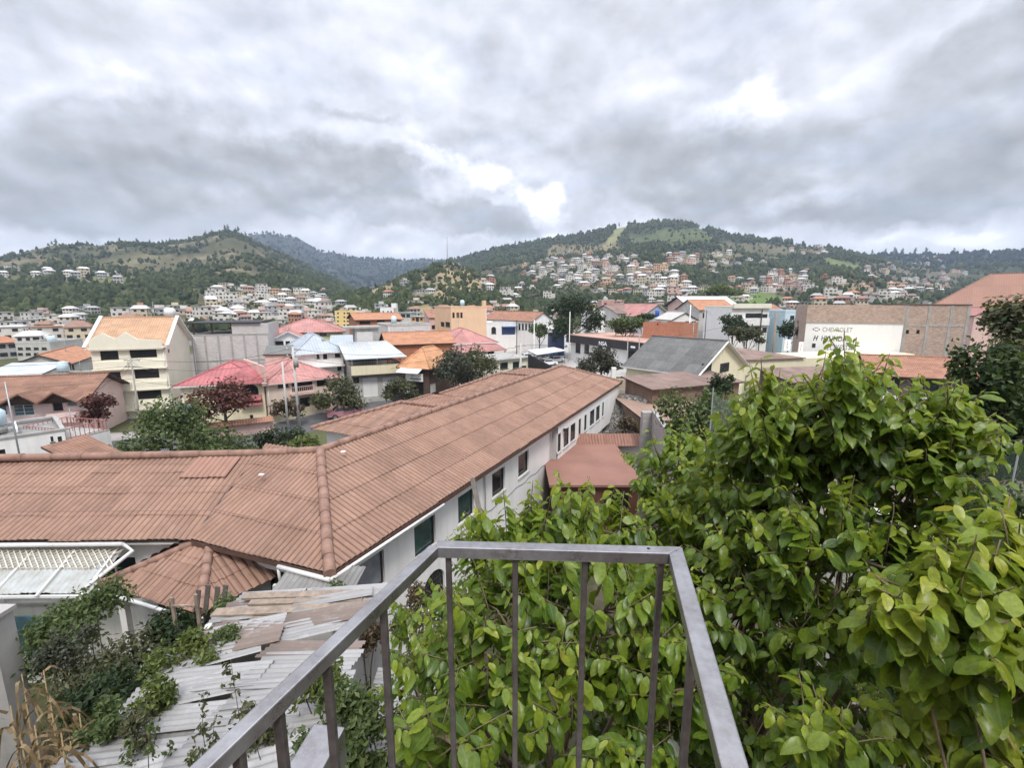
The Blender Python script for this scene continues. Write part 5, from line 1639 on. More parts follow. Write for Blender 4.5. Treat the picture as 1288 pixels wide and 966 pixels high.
g.slab([[pb, qb, q, p], [p, q, q + Vector((.3, 1.2, 0)), p + Vector((.3, 1.2, 0))]], .6)
tag(g.build('stone_wall', [STONE]), 'sloping grey rubble stone retaining wall behind the long building', 'wall')
g = MB(); p, q = at_y(773, 497, 47), at_y(800, 493, 47)
g.box(p.x, p.y, 0, q.x, p.y + .2, p.z + .6); g.box(p.x - 3, p.y + .5, 0, q.x + 2, p.y + .8, p.z + 1.6); tag(g.build('yard_wall', [plain('yard_plaster', (.42, .36, .28), .9, .2, 1, streak=.5)]), 'stained beige yard wall above the rubble stone wall', 'wall')
g = MB(); p, q = at_y(822, 521, 31), at_y(868, 582, 20.5)
p.z = q.z = 6.0; dd = (q - p).normalized()
g.bar(p + Vector((0, 0, -3)), q + Vector((0, 0, -3)), .2, 6); g.bar(p + Vector((0, 0, .06)), q + Vector((0, 0, .06)), .3, .1)
g.box(p.x - .75, p.y - .1, 0, p.x - .05, p.y + .5, 5.9)
tag(g.build('boundary_wall', [BLOCK]), 'tall grey block boundary wall running towards the leafy trees', 'wall')

AN = House('annex', 'low annex with a flat red painted roof and dark brown wall', 'annex', (697, 612, 24.7), (803, 612, 24.7), 6.9, z1=3.15)
AN.walls(plain('dark_red_brown', (.11, .042, .03), .8, .2, 1), [('front', 'void', (760, 620, 790, 640))]).roof('slab', plain('red_painted_roof', (.265, .138, .105), .8, .14, .5, streak=.0, bump=.2), oh=.3, th=.14)
TPW = thing('tile_coping', 'short row of clay tiles on a wall behind the flat red annex roof', 'coping')
tile_plane('tiles', TPW, at_y(724, 562, 31.8), at_y(818, 562, 31.8), Vector((0, .8, .62)), 1.15, sheetmat('red_clay_sheet', (.27, .145, .108), .21, 1.3, .15, samt=.2), [], rows=1, seed=41, period=.24, amp=.06)
g = MB(); p, q = at_y(726, 564, 32.1), at_y(817, 564, 32.1); g.box(p.x, 32.4, 0, q.x, 32.6, p.z + .6); g.build('wall', [WHITE], TPW)

# far left
H = House('pink_house', 'pink house with brown tile roofs, two front gables and blue grid windows', 'house', (-60, 507, 41), (104, 502, 44), 8)
H.walls(plain('pale_pink_paint', (.72, .55, .51), .85, .07, .8, streak=.2), [('front', 'grid', (15, 509, 44, 523), {'pane': GLASSB, 'frame': WFRAME}), ('front', 'grid', (-20, 510, 10, 523), {'pane': GLASSB, 'frame': WFRAME}), ('front', 'void', (65, 505, 80, 517)), ('front', 'grid', (83, 504, 98, 511), {'pane': GLASSB, 'frame': WFRAME})])
H.roof('gable_x', TILEB, 1.7, .7, fascia=DARKW)
for (x0, x1, xm, ya) in ((6, 60, 37, 493), (56, 108, 80, 491)):
    a = H.uv(x0, 505)[0]; c = H.uv(x1, 503)[0]; mm = H.uv(xm, 500)[0]; zz = H.h - .1; zt = zz + 1.05
    g = MB(); f = -1.5
    g.slab([[Vector((a, f, zz)), Vector((mm, f, zt)), Vector((mm, 3.2, zt)), Vector((a, 1.5, zz + .6))][::-1], [Vector((mm, f, zt)), Vector((c, f, zz)), Vector((c, 1.5, zz + .6)), Vector((mm, 3.2, zt))][::-1]], .14); g.build('front_gable', [TILEB, DARKW], H.t)
    g = MB(); g.face([(a + .5, -.9, zz), (c - .5, -.9, zz), (mm, -.9, zt - .15)]); g.build('gable_board', [DARKW], H.t)
a = H.uv(65, 517)[0]; c = H.uv(102, 517)[0]; v = H.uv(80, 518)[1]
H.band('front', v - .9, v, 1.0, plain('pale_pink_paint', (.64, .44, .40)), 'balcony', a, c)
H = House('gable_hall', 'pale grey hall with black steel bands and a red orange roof', 'hall', (12, 462, 60), (88, 457, 63), 15)
H.walls(CONCL, [('right', 'glass', (90, 458, 94, 465))]).roof('gable_y', TILEO, 1.3, .3)
for k in range(4):
    g = MB(); g.box(H.w * k / 3 - .06, -.08, 0, H.w * k / 3 + .06, -.003, H.h); g.build('column', [FRAME], H.t)
H = House('concrete_house', 'bare grey concrete house with a flat roof below the pale grey hall', 'house', (36, 478, 53), (116, 473, 54), 5)
H.walls(CONC, [('front', 'void', (55, 480, 60, 485))]).roof('flat', CONC, par=.2)
H = House('tin_shed', 'white shed with a tilted pale metal roof at the left edge', 'shed', (-40, 482, 51), (34, 478, 52), 6)
H.walls(WHITE, []).roof('shed', GREYM, 1.2, .3)
H = House('office_block', 'small white office block with rows of dark windows and a roof tank', 'building', (19, 433, 106), (62, 431, 107), 10)
H.walls(CONCL, [('front', 'glass', (22 + 10 * k, 437 + 7 * j, 29 + 10 * k, 440 + 7 * j)) for k in range(4) for j in range(2)]).roof('flat', CONC, par=.4, parmat=CONCL)
g = MB(); g.tube([(H.w * .75, 3, H.h), (H.w * .75, 3, H.h + 1.6)], .8, 10); g.build('roof_tank', [BLUEW], H.t)
H = House('low_white_house', 'low white house with a flat grey roof just over the tiled ridge', 'house', (-60, 556, 29), (82, 547, 33), 6)
H.walls(WHITE, [('front', 'glass', (63, 549, 68, 556)), ('front', 'void', (-10, 566, 8, 574)), ('front', 'glass', (72, 549, 79, 557))]).roof('flat', plain('grey_roof_screed', (.24, .24, .23), .9, .25, .8), par=.15, parmat=CONC)
g = MB(); g.box(H.w * .55, 2, H.h + .0, H.w * .57, 5, H.h + .25); g.build('roof_pipe', [WHITE], H.t)
H = House('terrace_house', 'white block with a red balustrade round its roof terrace', 'house', (82, 551, 33), (139, 546, 36), 4.5)
H.walls(WHITE, [('front', 'void', (105, 552, 112, 568))]).roof('slab', CONC, oh=.0, th=.1)
RB = plain('red_baluster', (.36, .15, .13), .7, .15, 2)
for face, L_ in (('front', H.w), ('right', H.d), ('back', H.w), ('left', H.d)): H.railing(face, H.h + .1, .8, -.12, RB, .12, L_ - .12, .32, 'balustrade')
H = House('tile_lean_to', 'small lean-to with a dark brown tile roof under the white terrace block', 'shed', (100, 580, 29), (140, 572, 31), 2)
H.walls(WHITE, []).roof('shed', TILEB, .8, .4)

# yellow flats and a white house at the foot of the woods
H = House('yellow_flats', 'yellow four storey block of flats at the foot of the wooded hill', 'building', (421, 392, 225), (446, 391, 226), 10, z0=-1)
H.walls(YELLOW, [('front', 'void', (x, 393 + 5 * j, x + w_, 395 + 5 * j)) for j in range(4) for (x, w_) in ((424, 2.4), (432, 2.2), (436, 4))]).roof('flat', CONC, par=.3, parmat=YELLOW)
H = House('orange_flats', 'orange and white flats joined to the yellow block', 'building', (446.5, 392, 226), (459, 391, 226), 10, z0=-1)
H.walls(PEACH, [('front', 'void', (x, 394 + 5 * j, x + 2.6, 396 + 5 * j)) for j in range(2) for x in (449, 454)]).roof('flat', CONC, par=.3, parmat=WHITE)
H = House('stair_tower_house', 'white house with three dark windows and a tall stair tower', 'house', (478, 388, 232), (495, 387, 232), 9, z0=-1)
H.walls(WHITE, [('front', 'void', (x, 391, x + 2, 394)) for x in (481, 487, 491)]).roof('flat', CONC, par=.3, parmat=WHITE)
g = MB(); g.box(H.w * .84, 0, H.h, H.w * 1.2, 3, H.h + 2.4); g.build('stair_tower', [WHITE], H.t)
H = House('glass_house', 'grey house with a broad dark glass front beside the white stair tower', 'house', (497, 394, 200), (517, 393, 200), 9)
H.walls(CONCL, [('front', 'glass', (504, 395, 510, 399)), ('front', 'glass', (511, 395, 516, 399))]).roof('slab', CONC, oh=.4)
H = House('ochre_house', 'ochre brick house with dark openings below the tan earth cut', 'house', (517, 399, 170), (533, 398, 170), 8)
H.walls(plain('ochre_plaster', (.50, .30, .15), .85, .15, 1), [('front', 'void', (518.5, 400, 521.5, 403)), ('front', 'void', (523, 399, 527, 405)), ('front', 'void', (528.5, 400, 531.5, 403))]).roof('slab', CONC, oh=.3)

# roof tanks, aerials and down pipes of the town houses
rr = random.Random(31); BLT = plain('black_plastic_tank', (.03, .03, .035), .5, .1, 1)
for o in [k for k in bpy.data.objects if k.parent is None and k.get('category') in ('house', 'building', 'hall') and k is not LB]:
    rf = next((c for c in o.children if c.name.split('.')[0] == 'roof'), None); wl = next((c for c in o.children if c.name.split('.')[0] == 'wall'), None)
    if not rf or not wl: continue
    ws = [v.co for v in wl.data.vertices]; w = max(v.x for v in ws); d = max(v.y for v in ws); h = max(v.z for v in ws)
    rt = max(v.co.z for v in rf.data.vertices)
    if any('parapet' in c.name for c in rf.children) and rr.random() < .7:
        x, y = rr.uniform(.2, .7) * w, rr.uniform(.3, .7) * d
        g = MB(); g.tube([(x, y, h - .1), (x, y, h + .5)], .5, 8); g.build('tank_stand', [CONC], o); g = MB(); g.tube([(x, y, h + .5), (x, y, h + 1.5), (x, y, h + 1.75)], [.55, .55, .25], 12); g.build('roof_tank', [rr.choice([BLT, CONCL, BLUEW])], o)
    if rr.random() < .55:
        x, y = rr.uniform(.25, .75) * w, d * .5; g = MB(); g.tube([(x, y, h), (x, y, rt + 1.9)], .025, 5)
        for k in range(4): g.bar((x - .5 + .08 * k, y, rt + 1.1 + .22 * k), (x + .5 - .08 * k, y, rt + 1.1 + .22 * k), .02, .02)
        g.build('aerial', [STEEL], o)
    if rr.random() < .6:
        x = rr.choice([.18, w - .18]); g = MB(); g.tube([(x, -.07, .1), (x, -.07, h - .1)], .05, 6); g.build('downpipe', [rr.choice([WFRAME, STEEL])], o)

# ------------------------------------------------------------------ trees of the town
BARK = plain('bark', (.10, .075, .055), .95, .3, 4, bump=.5)
BARKL = plain('pale_bark', (.22, .19, .155), .95, .3, 4, bump=.5)


def leaf_cloud(name, lobes, n, size, mat, seed, parent=None, flat=.35, droop=.0, aspect=.6, hollow=.3):
    """leaf-sized folded faces spread through the volume of several lobes (centre, radii)"""
    r = np.random.default_rng(seed)
    vol = np.array([l[1][0] * l[1][1] * l[1][2] for l in lobes]) ** .72; pick = r.choice(len(lobes), n, p=vol / vol.sum())
    c = np.array([l[0] for l in lobes])[pick]; R = np.array([l[1] for l in lobes])[pick]
    d = r.normal(size=(n, 3)); d /= np.linalg.norm(d, axis=1)[:, None]
    rad = (hollow + (1 - hollow) * r.uniform(0, 1, n)) ** .9
    # clumps: pull leaves towards a few shoots so that gaps open between them
    k = max(12, n // 20); cd = r.normal(size=(k, 3)); cd /= np.linalg.norm(cd, axis=1)[:, None]
    near = cd[r.integers(0, k, n)]
    d = d * .38 + near; d /= np.linalg.norm(d, axis=1)[:, None]
    lump = 1 + .22 * np.sin(near[:, 0] * 7 + near[:, 1] * 9 + near[:, 2] * 5 + seed)
    P = c + d * R * (rad * lump)[:, None]
    nrm = d * (1 - flat) + r.normal(size=(n, 3)) * .55 + np.array([0, 0, flat]); nrm /= np.linalg.norm(nrm, axis=1)[:, None]
    a = np.cross(nrm, r.normal(size=(n, 3))); a[:, 2] -= droop; a /= np.linalg.norm(a, axis=1)[:, None]
    b = np.cross(nrm, a); b /= np.linalg.norm(b, axis=1)[:, None]
    s = (size * r.uniform(.6, 1.35, n))[:, None]
    p0 = P - a * s * .5; p3 = P + a * s * .55
    l = P - b * s * aspect * .5 + nrm * s * .10; rr_ = P + b * s * aspect * .5 + nrm * s * .10
    V = np.stack([p0, l, p3, rr_], 1).reshape(-1, 3)
    i = np.arange(n) * 4
    F = np.stack([np.stack([i, i + 2, i + 1], -1), np.stack([i, i + 3, i + 2], -1)], 1).reshape(-1, 3)
    me = np_mesh(name, V, F, [mat])
    return link(name, me, parent)


def trunk_mesh(parent, h, r0, lobes, seed, mat=None, base=(0, 0, 0), lean=(0, 0)):
    rr = random.Random(seed); mb = MB()
    top = Vector((lean[0], lean[1], h))
    pts = [Vector(base).lerp(top, t) + Vector((rr.uniform(-.06, .06) * h * .3 * t, rr.uniform(-.06, .06) * h * .3 * t, 0)) for t in (0, .3, .6, 1)]
    mb.tube(pts, [r0, r0 * .8, r0 * .65, r0 * .4], 7)
    for c, R in lobes:
        st = pts[1].lerp(pts[3], rr.uniform(.1, .9)); e = Vector(c) + Vector((0, 0, R[2] * .3))
        m_ = st.lerp(e, .5) + Vector((0, 0, -.1 * (e - st).length))
        mb.tube([st, m_, e], [r0 * .4, r0 * .25, r0 * .08], 5)
        for _ in range(3):
            q = Vector(c) + Vector((rr.uniform(-.7, .7) * R[0], rr.uniform(-.7, .7) * R[1], rr.uniform(-.3, .7) * R[2])); mb.tube([m_, m_.lerp(q, .5), q], [r0 * .2, r0 * .12, r0 * .04], 4)
    return mb.build('trunk', [mat or BARK], parent)


GRN = leafmat('green_foliage', [(.045, .072, .022), (.085, .12, .04), (.135, .18, .066), (.18, .22, .09)])
YARD = leafmat('yard_foliage', [(.022, .042, .013), (.045, .075, .022), (.08, .12, .038), (.115, .155, .055)])
DGRN = leafmat('dark_foliage', [(.014, .028, .010), (.026, .046, .016), (.045, .072, .024), (.065, .10, .035)])
OLV = leafmat('olive_foliage', [(.05, .058, .028), (.08, .088, .042), (.12, .125, .062), (.16, .16, .09)])
GRYG = leafmat('grey_green_foliage', [(.045, .05, .035), (.07, .078, .055), (.11, .12, .085), (.15, .155, .12)])
RED = leafmat('dark_red_foliage', [(.055, .018, .014), (.095, .032, .026), (.15, .06, .045), (.19, .09, .065)], .25)
YGRN = leafmat('yellow_green_foliage', [(.06, .085, .02), (.10, .135, .032), (.155, .19, .05), (.20, .23, .075)])
BRN = leafmat('brown_foliage', [(.05, .035, .02), (.085, .06, .035), (.12, .085, .05), (.16, .12, .07)])


def tree(name, label, cat, px, ytop, ybot, wpx, Y, mat, seed, n=1300, leaf=.3, group=None, trunk=True, zbase=None, nl=6, bark=None, squash=1.0):
    """tree whose crown fills wpx by (ytop..ybot) of the picture at distance Y"""
    top = at_y(px, ytop, Y); bot = at_y(px, ybot, Y)
    zb = hz(top.x, Y) if zbase is None else zbase
    w = wpx / FPX * Y; ch = top.z - bot.z
    t = thing(name, label, cat, (top.x, Y, zb), 0, group); n = int(n * 2.0); leaf *= 1.2; w *= 1.28
    zc = (top.z + bot.z) / 2 - zb
    rr = random.Random(seed); lobes = []
    for k in range(nl):
        a = 2 * math.pi * k / nl + rr.uniform(-.5, .5); q = rr.uniform(.35, .85)
        R = rr.uniform(.30, .52)
        lobes.append(((math.cos(a) * w * .5 * q, math.sin(a) * w * .4 * q, zc + ch * rr.uniform(-.28, .30)), (w * .5 * R, w * .45 * R, ch * .5 * R * squash)))
    lobes.append(((0, 0, zc + ch * .2), (w * .27, w * .25, ch * .30)))
    leaf_cloud('crown', lobes, n, leaf, mat, seed, t)
    if trunk:
        trunk_mesh(t, max(.5, zc), max(.07, w * .03), lobes, seed, bark)
    return t


tree('street_tree', 'feathery light green tree just behind the left tile ridge', 'tree', 206, 497, 580, 84, 36, GRN, 1, 1700, .26)
tree('bush', 'broad rounded green bush right of the feathery tree', 'bush', 258, 532, 590, 92, 36.5, GRN, 2, 1800, .22, nl=7)
tree('red_tree', 'dark red leaved tree in front of the arched window house', 'tree', 278, 474, 538, 72, 44.5, RED, 3, 1300, .28)
tree('red_tree', 'small dull red tree in front of the pink house corner', 'tree', 118, 494, 535, 34, 40, RED, 4, 600, .26)
tree('bush', 'small dense dark green bush above the tiled ridge near the valley', 'bush', 345, 538, 572, 52, 38, DGRN, 5, 900, .2)
tree('bush', 'pale yellowish shrub by the rear eave of the long building', 'bush', 381, 546, 572, 30, 36, YGRN, 6, 420, .2)
tree('street_tree', 'olive street tree before the pink balcony house', 'tree', 428, 470, 520, 62, 53, OLV, 7, 1300, .3)
tree('street_tree', 'thin brownish street tree between two poles', 'tree', 359, 500, 530, 38, 49, BRN, 8, 420, .25)
tree('street_tree', 'small round street tree in front of the white garage shutters', 'tree', 503, 475, 506, 37, 54, OLV, 9, 800, .27)
tree('street_tree', 'grey green street tree covering the corner shop', 'tree', 572, 436, 496, 54, 57, GRYG, 10, 1500, .3)
tree('street_tree', 'greener street tree under the pink roofed house', 'tree', 599, 433, 484, 44, 60, OLV, 11, 1200, .3)
tree('big_tree', 'big dense green tree beside the car park', 'tree', 721, 367, 424, 54, 112, DGRN, 12, 2200, .55, nl=8)
tree('green_tree', 'green tree in front of the small white house behind the showroom', 'tree', 788, 396, 425, 36, 100, GRN, 13, 900, .5)
tree('round_tree', 'small dark round tree between the green tree and the brick building', 'tree', 811, 394, 408, 20, 104, DGRN, 14, 400, .45)
tree('bush', 'dark brownish bush at the far end of the long roof', 'bush', 757, 436, 474, 56, 70, leafmat('dusky_foliage', [(.022, .028, .018), (.04, .045, .028), (.07, .07, .045), (.10, .09, .06)]), 15, 1500, .35, nl=7)
tree('green_tree', 'small green tree in front of the white warehouse', 'tree', 679, 406, 428, 24, 117, GRN, 16, 500, .5)
tree('dark_tree', 'dark tree in front of the white three storey building', 'tree', 924, 394, 426, 30, 96, DGRN, 17, 800, .45)
tree('dark_tree', 'lower olive tree right of the dark one by the three storey building', 'tree', 941, 410, 436, 34, 92, OLV, 18, 800, .45)
tree('dark_tree', 'dark tree by the pale blue house', 'tree', 995, 402, 430, 30, 100, DGRN, 19, 700, .45)
tree('dark_tree', 'slim dark tree left of the white painted wall', 'tree', 1012, 398, 432, 15, 90, DGRN, 20, 400, .4)
tree('round_tree', 'pale yellow green spreading tree at the foot of the right hill', 'tree', 905, 356, 378, 42, 265, YGRN, 21, 800, 1.2)
tree('shrub', 'bright green shrub behind the block boundary wall', 'shrub', 884, 488, 600, 78, 19, GRN, 22, 2600, .15, nl=8, zbase=0)
tree('shrub', 'thin reddish brown shrub below the rubble stone wall', 'shrub', 790, 524, 548, 34, 34, BRN, 23, 420, .2, zbase=0)
tree('shrub', 'dark shrub between brown shed and yard shed', 'shrub', 906, 468, 520, 30, 33, DGRN, 24, 500, .22, zbase=0)
tree('dark_tree', 'tall dark green tree at the right edge beyond the yard', 'tree', 1268, 412, 640, 100, 13, YARD, 25, 5200, .15, nl=12, zbase=4)
tree('dark_tree', 'wispy lighter green tree top at the right edge', 'tree', 1285, 372, 470, 60, 15.5, OLV, 26, 1500, .14, nl=7, zbase=3)
tree('dark_tree', 'dark green tree partly behind the leafy shoots on the right', 'tree', 1200, 480, 640, 78, 15, YARD, 27, 2800, .16, nl=9, zbase=3.5)

# ------------------------------------------------------------------ houses on the slopes
HW = [plain('hill_wall_%s' % n, c, .9, .1, .5) for n, c in (('white', (.62, .585, .53)), ('cream', (.56, .48, .35)), ('pink', (.58, .40, .34)), ('brick', (.40, .22, .15)), ('grey', (.42, .41, .40)), ('peach', (.62, .42, .26)))]
HR = [plain('hill_roof_%s' % n, c, .9, .15, .5) for n, c in (('tile', (.36, .17, .10)), ('grey', (.36, .36, .35)), ('pale', (.58, .57, .55)), ('brown', (.26, .16, .12)))]


def hill_house(seed, wall, roof, flat):
    rr = random.Random(seed); mb = MB()
    w, d = rr.uniform(6.5, 10), rr.uniform(6, 9); fl = rr.choice([1, 2, 2, 3]); h = 2.7 * fl
    mb.box(-w / 2, -d / 2, -5, w / 2, d / 2, h, 0)
    if rr.random() < .4: mb.box(w / 2 + .01, -d * .3, -5, w / 2 + rr.uniform(2, 4), d / 2, h * .6, 0)
    for f in range(fl):
        n = rr.choice([2, 3, 3])
        for k in range(n):
            x = -w / 2 + w * (k + .5) / n; a = rr.uniform(.5, 1.0)
            mb.box(x - a, -d / 2 - .04, f * 2.7 + .8, x + a, -d / 2 + .1, f * 2.7 + 2.1, 2)
        for k in range(2):
            y = -d / 4 + d * k / 2; mb.box(-w / 2 - .04, y - .7, f * 2.7 + .8, -w / 2 + .1, y + .7, f * 2.7 + 2.0, 2); mb.box(w / 2 - .1, y - .7, f * 2.7 + .8, w / 2 + .04, y + .7, f * 2.7 + 2.0, 2)
    if flat:
        mb.box(-w / 2 - .4, -d / 2 - .5, h + .01, w / 2 + .4, d / 2 + .3, h + .3, 1)
        if rr.random() < .5: mb.box(-w * .1, -d * .1, h + .31, w * .35, d * .4, h + 2.3, 0)
    else:
        V = Vector; o = .6; z = h + .02; r_ = rr.uniform(1.3, 2.2)
        a, b, c, e = V((-w / 2 - o, -d / 2 - o, z)), V((w / 2 + o, -d / 2 - o, z)), V((w / 2 + o, d / 2 + o, z)), V((-w / 2 - o, d / 2 + o, z)); r0, r1 = V((-w / 2 + 1, 0, z + r_)), V((w / 2 - 1, 0, z + r_))
        mb.slab([[a, b, r1, r0], [b, c, r1], [c, e, r0, r1], [e, a, r0]], .15, 1)
    return mb.mesh('hill_house', [wall, roof, GLASS])


PROTO = {}
for ci, wall in enumerate(HW):
    for v in range(4):
        PROTO[ci, v] = hill_house(ci * 10 + v, wall, HR[((ci + v) % 4 if v == 1 else 3 if ci % 2 else 2) if v % 2 else (1, 2)[ci % 2]], v % 2 == 0)
CNAME = ['white', 'cream', 'pinkish', 'bare brick', 'grey', 'peach']


def hit(px, py, dmin=150, dmax=2400):
    r = Vector(ray(px, py)); s = math.hypot(r.x, r.y)
    d = dmin; prev = dmin
    while d < dmax:
        x, y, z = r.x * d / s, r.y * d / s, EYE + r.z * d / s
        if hz(x, y) > z:
            for _ in range(5):
                m_ = (prev + d) / 2
                if hz(r.x * m_ / s, r.y * m_ / s) > EYE + r.z * m_ / s: d = m_
                else: prev = m_
            return r.x * d / s, r.y * d / s, d
        prev = d; d *= 1.03
    return None


CLUST = [
    ([(248, 398), (262, 374), (285, 360), (330, 364), (355, 374), (412, 364), (415, 396), (330, 411), (250, 411)], 54, 'on the low slope above the block building', (.46, .18, .10, .04, .20, .02), 1.0),
    ([(0, 404), (60, 400), (110, 392), (135, 400), (85, 420), (0, 428)], 13, 'below the woods at the left edge', (.5, .15, .05, .05, .25, 0), .8),
    ([(0, 342), (110, 342), (170, 349), (165, 357), (60, 352), (0, 352)], 9, 'on the shelf of the left hill', (.6, .15, 0, .05, .2, 0), 1.1),
    ([(150, 398), (235, 386), (240, 398), (160, 410)], 8, 'behind the white four storey building', (.4, .2, .1, .1, .2, 0), 1.0),
    ([(655, 336), (690, 323), (740, 319), (800, 322), (830, 340), (862, 352), (882, 372), (830, 372), (770, 362), (700, 362), (660, 350)], 84, 'on the wide settled slope below the highest hill', (.44, .18, .14, .06, .14, .04), 1.15),
    ([(835, 322), (925, 318), (930, 332), (840, 334)], 13, 'in the clearing under the wooded crest', (.5, .2, .1, .1, .1, 0), 1.2),
    ([(958, 346), (1015, 341), (1018, 367), (960, 366)], 25, 'in the tight cluster between two woods', (.3, .15, .22, .15, .18, 0), 1.0),
    ([(1085, 336), (1180, 323), (1215, 345), (1180, 372), (1110, 378), (1090, 356)], 40, 'on the far right slope behind the painted wall', (.35, .14, .15, .14, .22, 0), 1.0),
    ([(985, 311), (1040, 308), (1040, 319), (990, 320)], 5, 'along the open crest right of the highest hill', (.6, .1, 0, .1, .2, 0), 1.2),
    ([(618, 366), (655, 374), (646, 394), (618, 390)], 6, 'at the foot of the tan knoll', (.4, .3, .1, .1, .1, 0), .9),
    ([(985, 380), (1090, 374), (1092, 388), (985, 391)], 11, 'just behind the brick top of the painted wall', (.45, .1, .15, .1, .2, 0), 1.0),
    ([(430, 398), (480, 394), (560, 396), (700, 392), (705, 402), (430, 404)], 10, 'on the valley floor before the woods', (.4, .2, .1, .15, .15, 0), .9),
    ([(600, 352), (660, 330), (720, 312), (960, 322), (1010, 345), (1200, 352), (1205, 386), (880, 386), (700, 376), (620, 372)], 60, 'scattered loosely between the slopes of the right hill', (.5, .2, .1, .05, .15, 0), 1.0),
    ([(420, 366), (480, 356), (600, 356), (610, 392), (430, 392)], 6, 'among the woods around the tan knoll', (.5, .3, 0, 0, .2, 0), .9),
    ([(0, 424), (108, 408), (108, 436), (0, 452)], 9, 'between the office block and the pale grey hall', (.5, .2, .05, .05, .2, 0), .85),
    ([(240, 398), (420, 396), (425, 409), (240, 411)], 12, 'just over the flat roofs left of the yellow flats', (.4, .15, .15, .1, .2, 0), .85),
    ([(690, 392), (760, 384), (860, 378), (870, 392), (700, 402)], 9, 'behind the showroom and the white house', (.5, .15, .1, .1, .15, 0), .8),
]
HPOS = []; FARH = []
rr = random.Random(5)
for poly, cnt, where, wts, sc in CLUST:
    px = np.array([p[0] for p in poly]); py = np.array([p[1] for p in poly])
    k = 0; tries = 0
    cnt = int(cnt * (1.75 if 'low slope' in where else 1.4))
    while k < cnt and tries < cnt * 30:
        tries += 1
        x, y = rr.uniform(px.min(), px.max()), rr.uniform(py.min(), py.max())
        if not in_poly(np.array([x]), np.array([y]), poly)[0]: continue
        h_ = hit(x, y)
        if h_ is None: continue
        if any((h_[0] - q[0]) ** 2 + (h_[1] - q[1]) ** 2 < 52 for q in HPOS): continue
        ci = rr.choices(range(6), wts)[0]
        if len(HPOS) - len(FARH) >= 300 or (h_[2] > 830 and rr.random() < .72): HPOS.append(h_); FARH.append((h_, ci, sc)); k += 1; continue
        o = bpy.data.objects.new('hill_house', PROTO[ci, rr.randrange(4)]); COL.objects.link(o)
        o.location = (h_[0], h_[1], hz(h_[0], h_[1])); o.rotation_euler = (0, 0, -math.atan2(h_[0], h_[1]) + rr.uniform(-.7, .7)); o.scale = (sc, sc, sc * rr.uniform(.9, 1.15)); o.scale = [q * .86 for q in o.scale]
        tag(o, 'small %s house %s' % (CNAME[ci], where), 'house', '%s houses %s' % (CNAME[ci], where))
        HPOS.append(h_); k += 1
bmf = bmesh.new()
for h_, ci, sc in FARH:
    k0 = len(bmf.verts); me = PROTO[ci, rr.randrange(4)]; f0 = len(bmf.faces); bmf.from_mesh(me); bmf.verts.ensure_lookup_table(); bmf.faces.ensure_lookup_table()
    M = Matrix.Translation((h_[0], h_[1], hz(h_[0], h_[1]))) @ Matrix.Rotation(-math.atan2(h_[0], h_[1]) + rr.uniform(-.7, .7), 4, 'Z') @ Matrix.Scale(sc * .86, 4)
    bmesh.ops.transform(bmf, matrix=M, verts=bmf.verts[k0:])
    ri = rr.randrange(4)
    for f in bmf.faces[f0:]: f.material_index = ci if f.material_index == 0 else (6 + ri if f.material_index == 1 else 10)
me = bpy.data.meshes.new('far_houses'); bmf.to_mesh(me); bmf.free()
for m_ in HW + HR + [GLASS]: me.materials.append(m_)
tag(link('far_houses', me), 'remaining tiny houses scattered over the farthest settled slopes', 'houses', kind='stuff')
print('hill houses', len(HPOS), len(FARH))

# ------------------------------------------------------------------ far woods (kept clear of the houses and of the view to them)
HP = np.array([(q[0], q[1]) for q in HPOS])
parts = []
for N, d0, d1, hb_ in [(20000, 240, 620, 4.4), (60000, 600, 1320, 5.4), (20000, 1250, 2750, 10.0)]:
    x, y, z, d = sample_wood(N, d0, d1, int(d0))
    a = np.arctan2(x, y); ok = np.ones(len(x), bool)
    for hx, hy in HP:
        hd = math.hypot(hx, hy); ha = math.atan2(hx, hy)
        ok &= ~((np.abs(a - ha) * hd < 7) & (d > hd - 26) & (d < hd + 6))
    x, y, z, d = x[ok], y[ok], z[ok], d[ok]
    r = np.random.default_rng(int(d1))
    h = hb_ * r.uniform(.45, 1.45, len(x)); w = h * r.uniform(.24, .50, len(x))
    parts.append((np.stack([x, y, z - .4], -1), h, w))
# low scrub
x, y, z, d = sample_wood(45000, 260, 1300, 77)
r = np.random.default_rng(78); h = r.uniform(1.2, 3.2, len(x)); parts.append((np.stack([x, y, z - .5], -1), h, h * r.uniform(.5, .9, len(x))))
pos = np.concatenate([p[0] for p in parts]); hh = np.concatenate([p[1] for p in parts]); ww = np.concatenate([p[2] for p in parts])
print('wood', len(pos))
wme = scatter_mesh(pos, hh, ww, 'hillside_woods')
wme.materials.append(FORE); wme.materials.append(leafmat('conifer_foliage', [(.012, .020, .016), (.020, .030, .022), (.032, .042, .030)], .05, .9, .05))
wme.polygons.foreach_set('material_index', np.repeat((np.hypot(pos[:, 0], pos[:, 1]) > 1450).astype(np.int32), len(wme.polygons) // len(pos)))
tag(link('hillside_woods', wme), 'dark green woods and scrub spread over the surrounding hills', 'woods', kind='stuff')

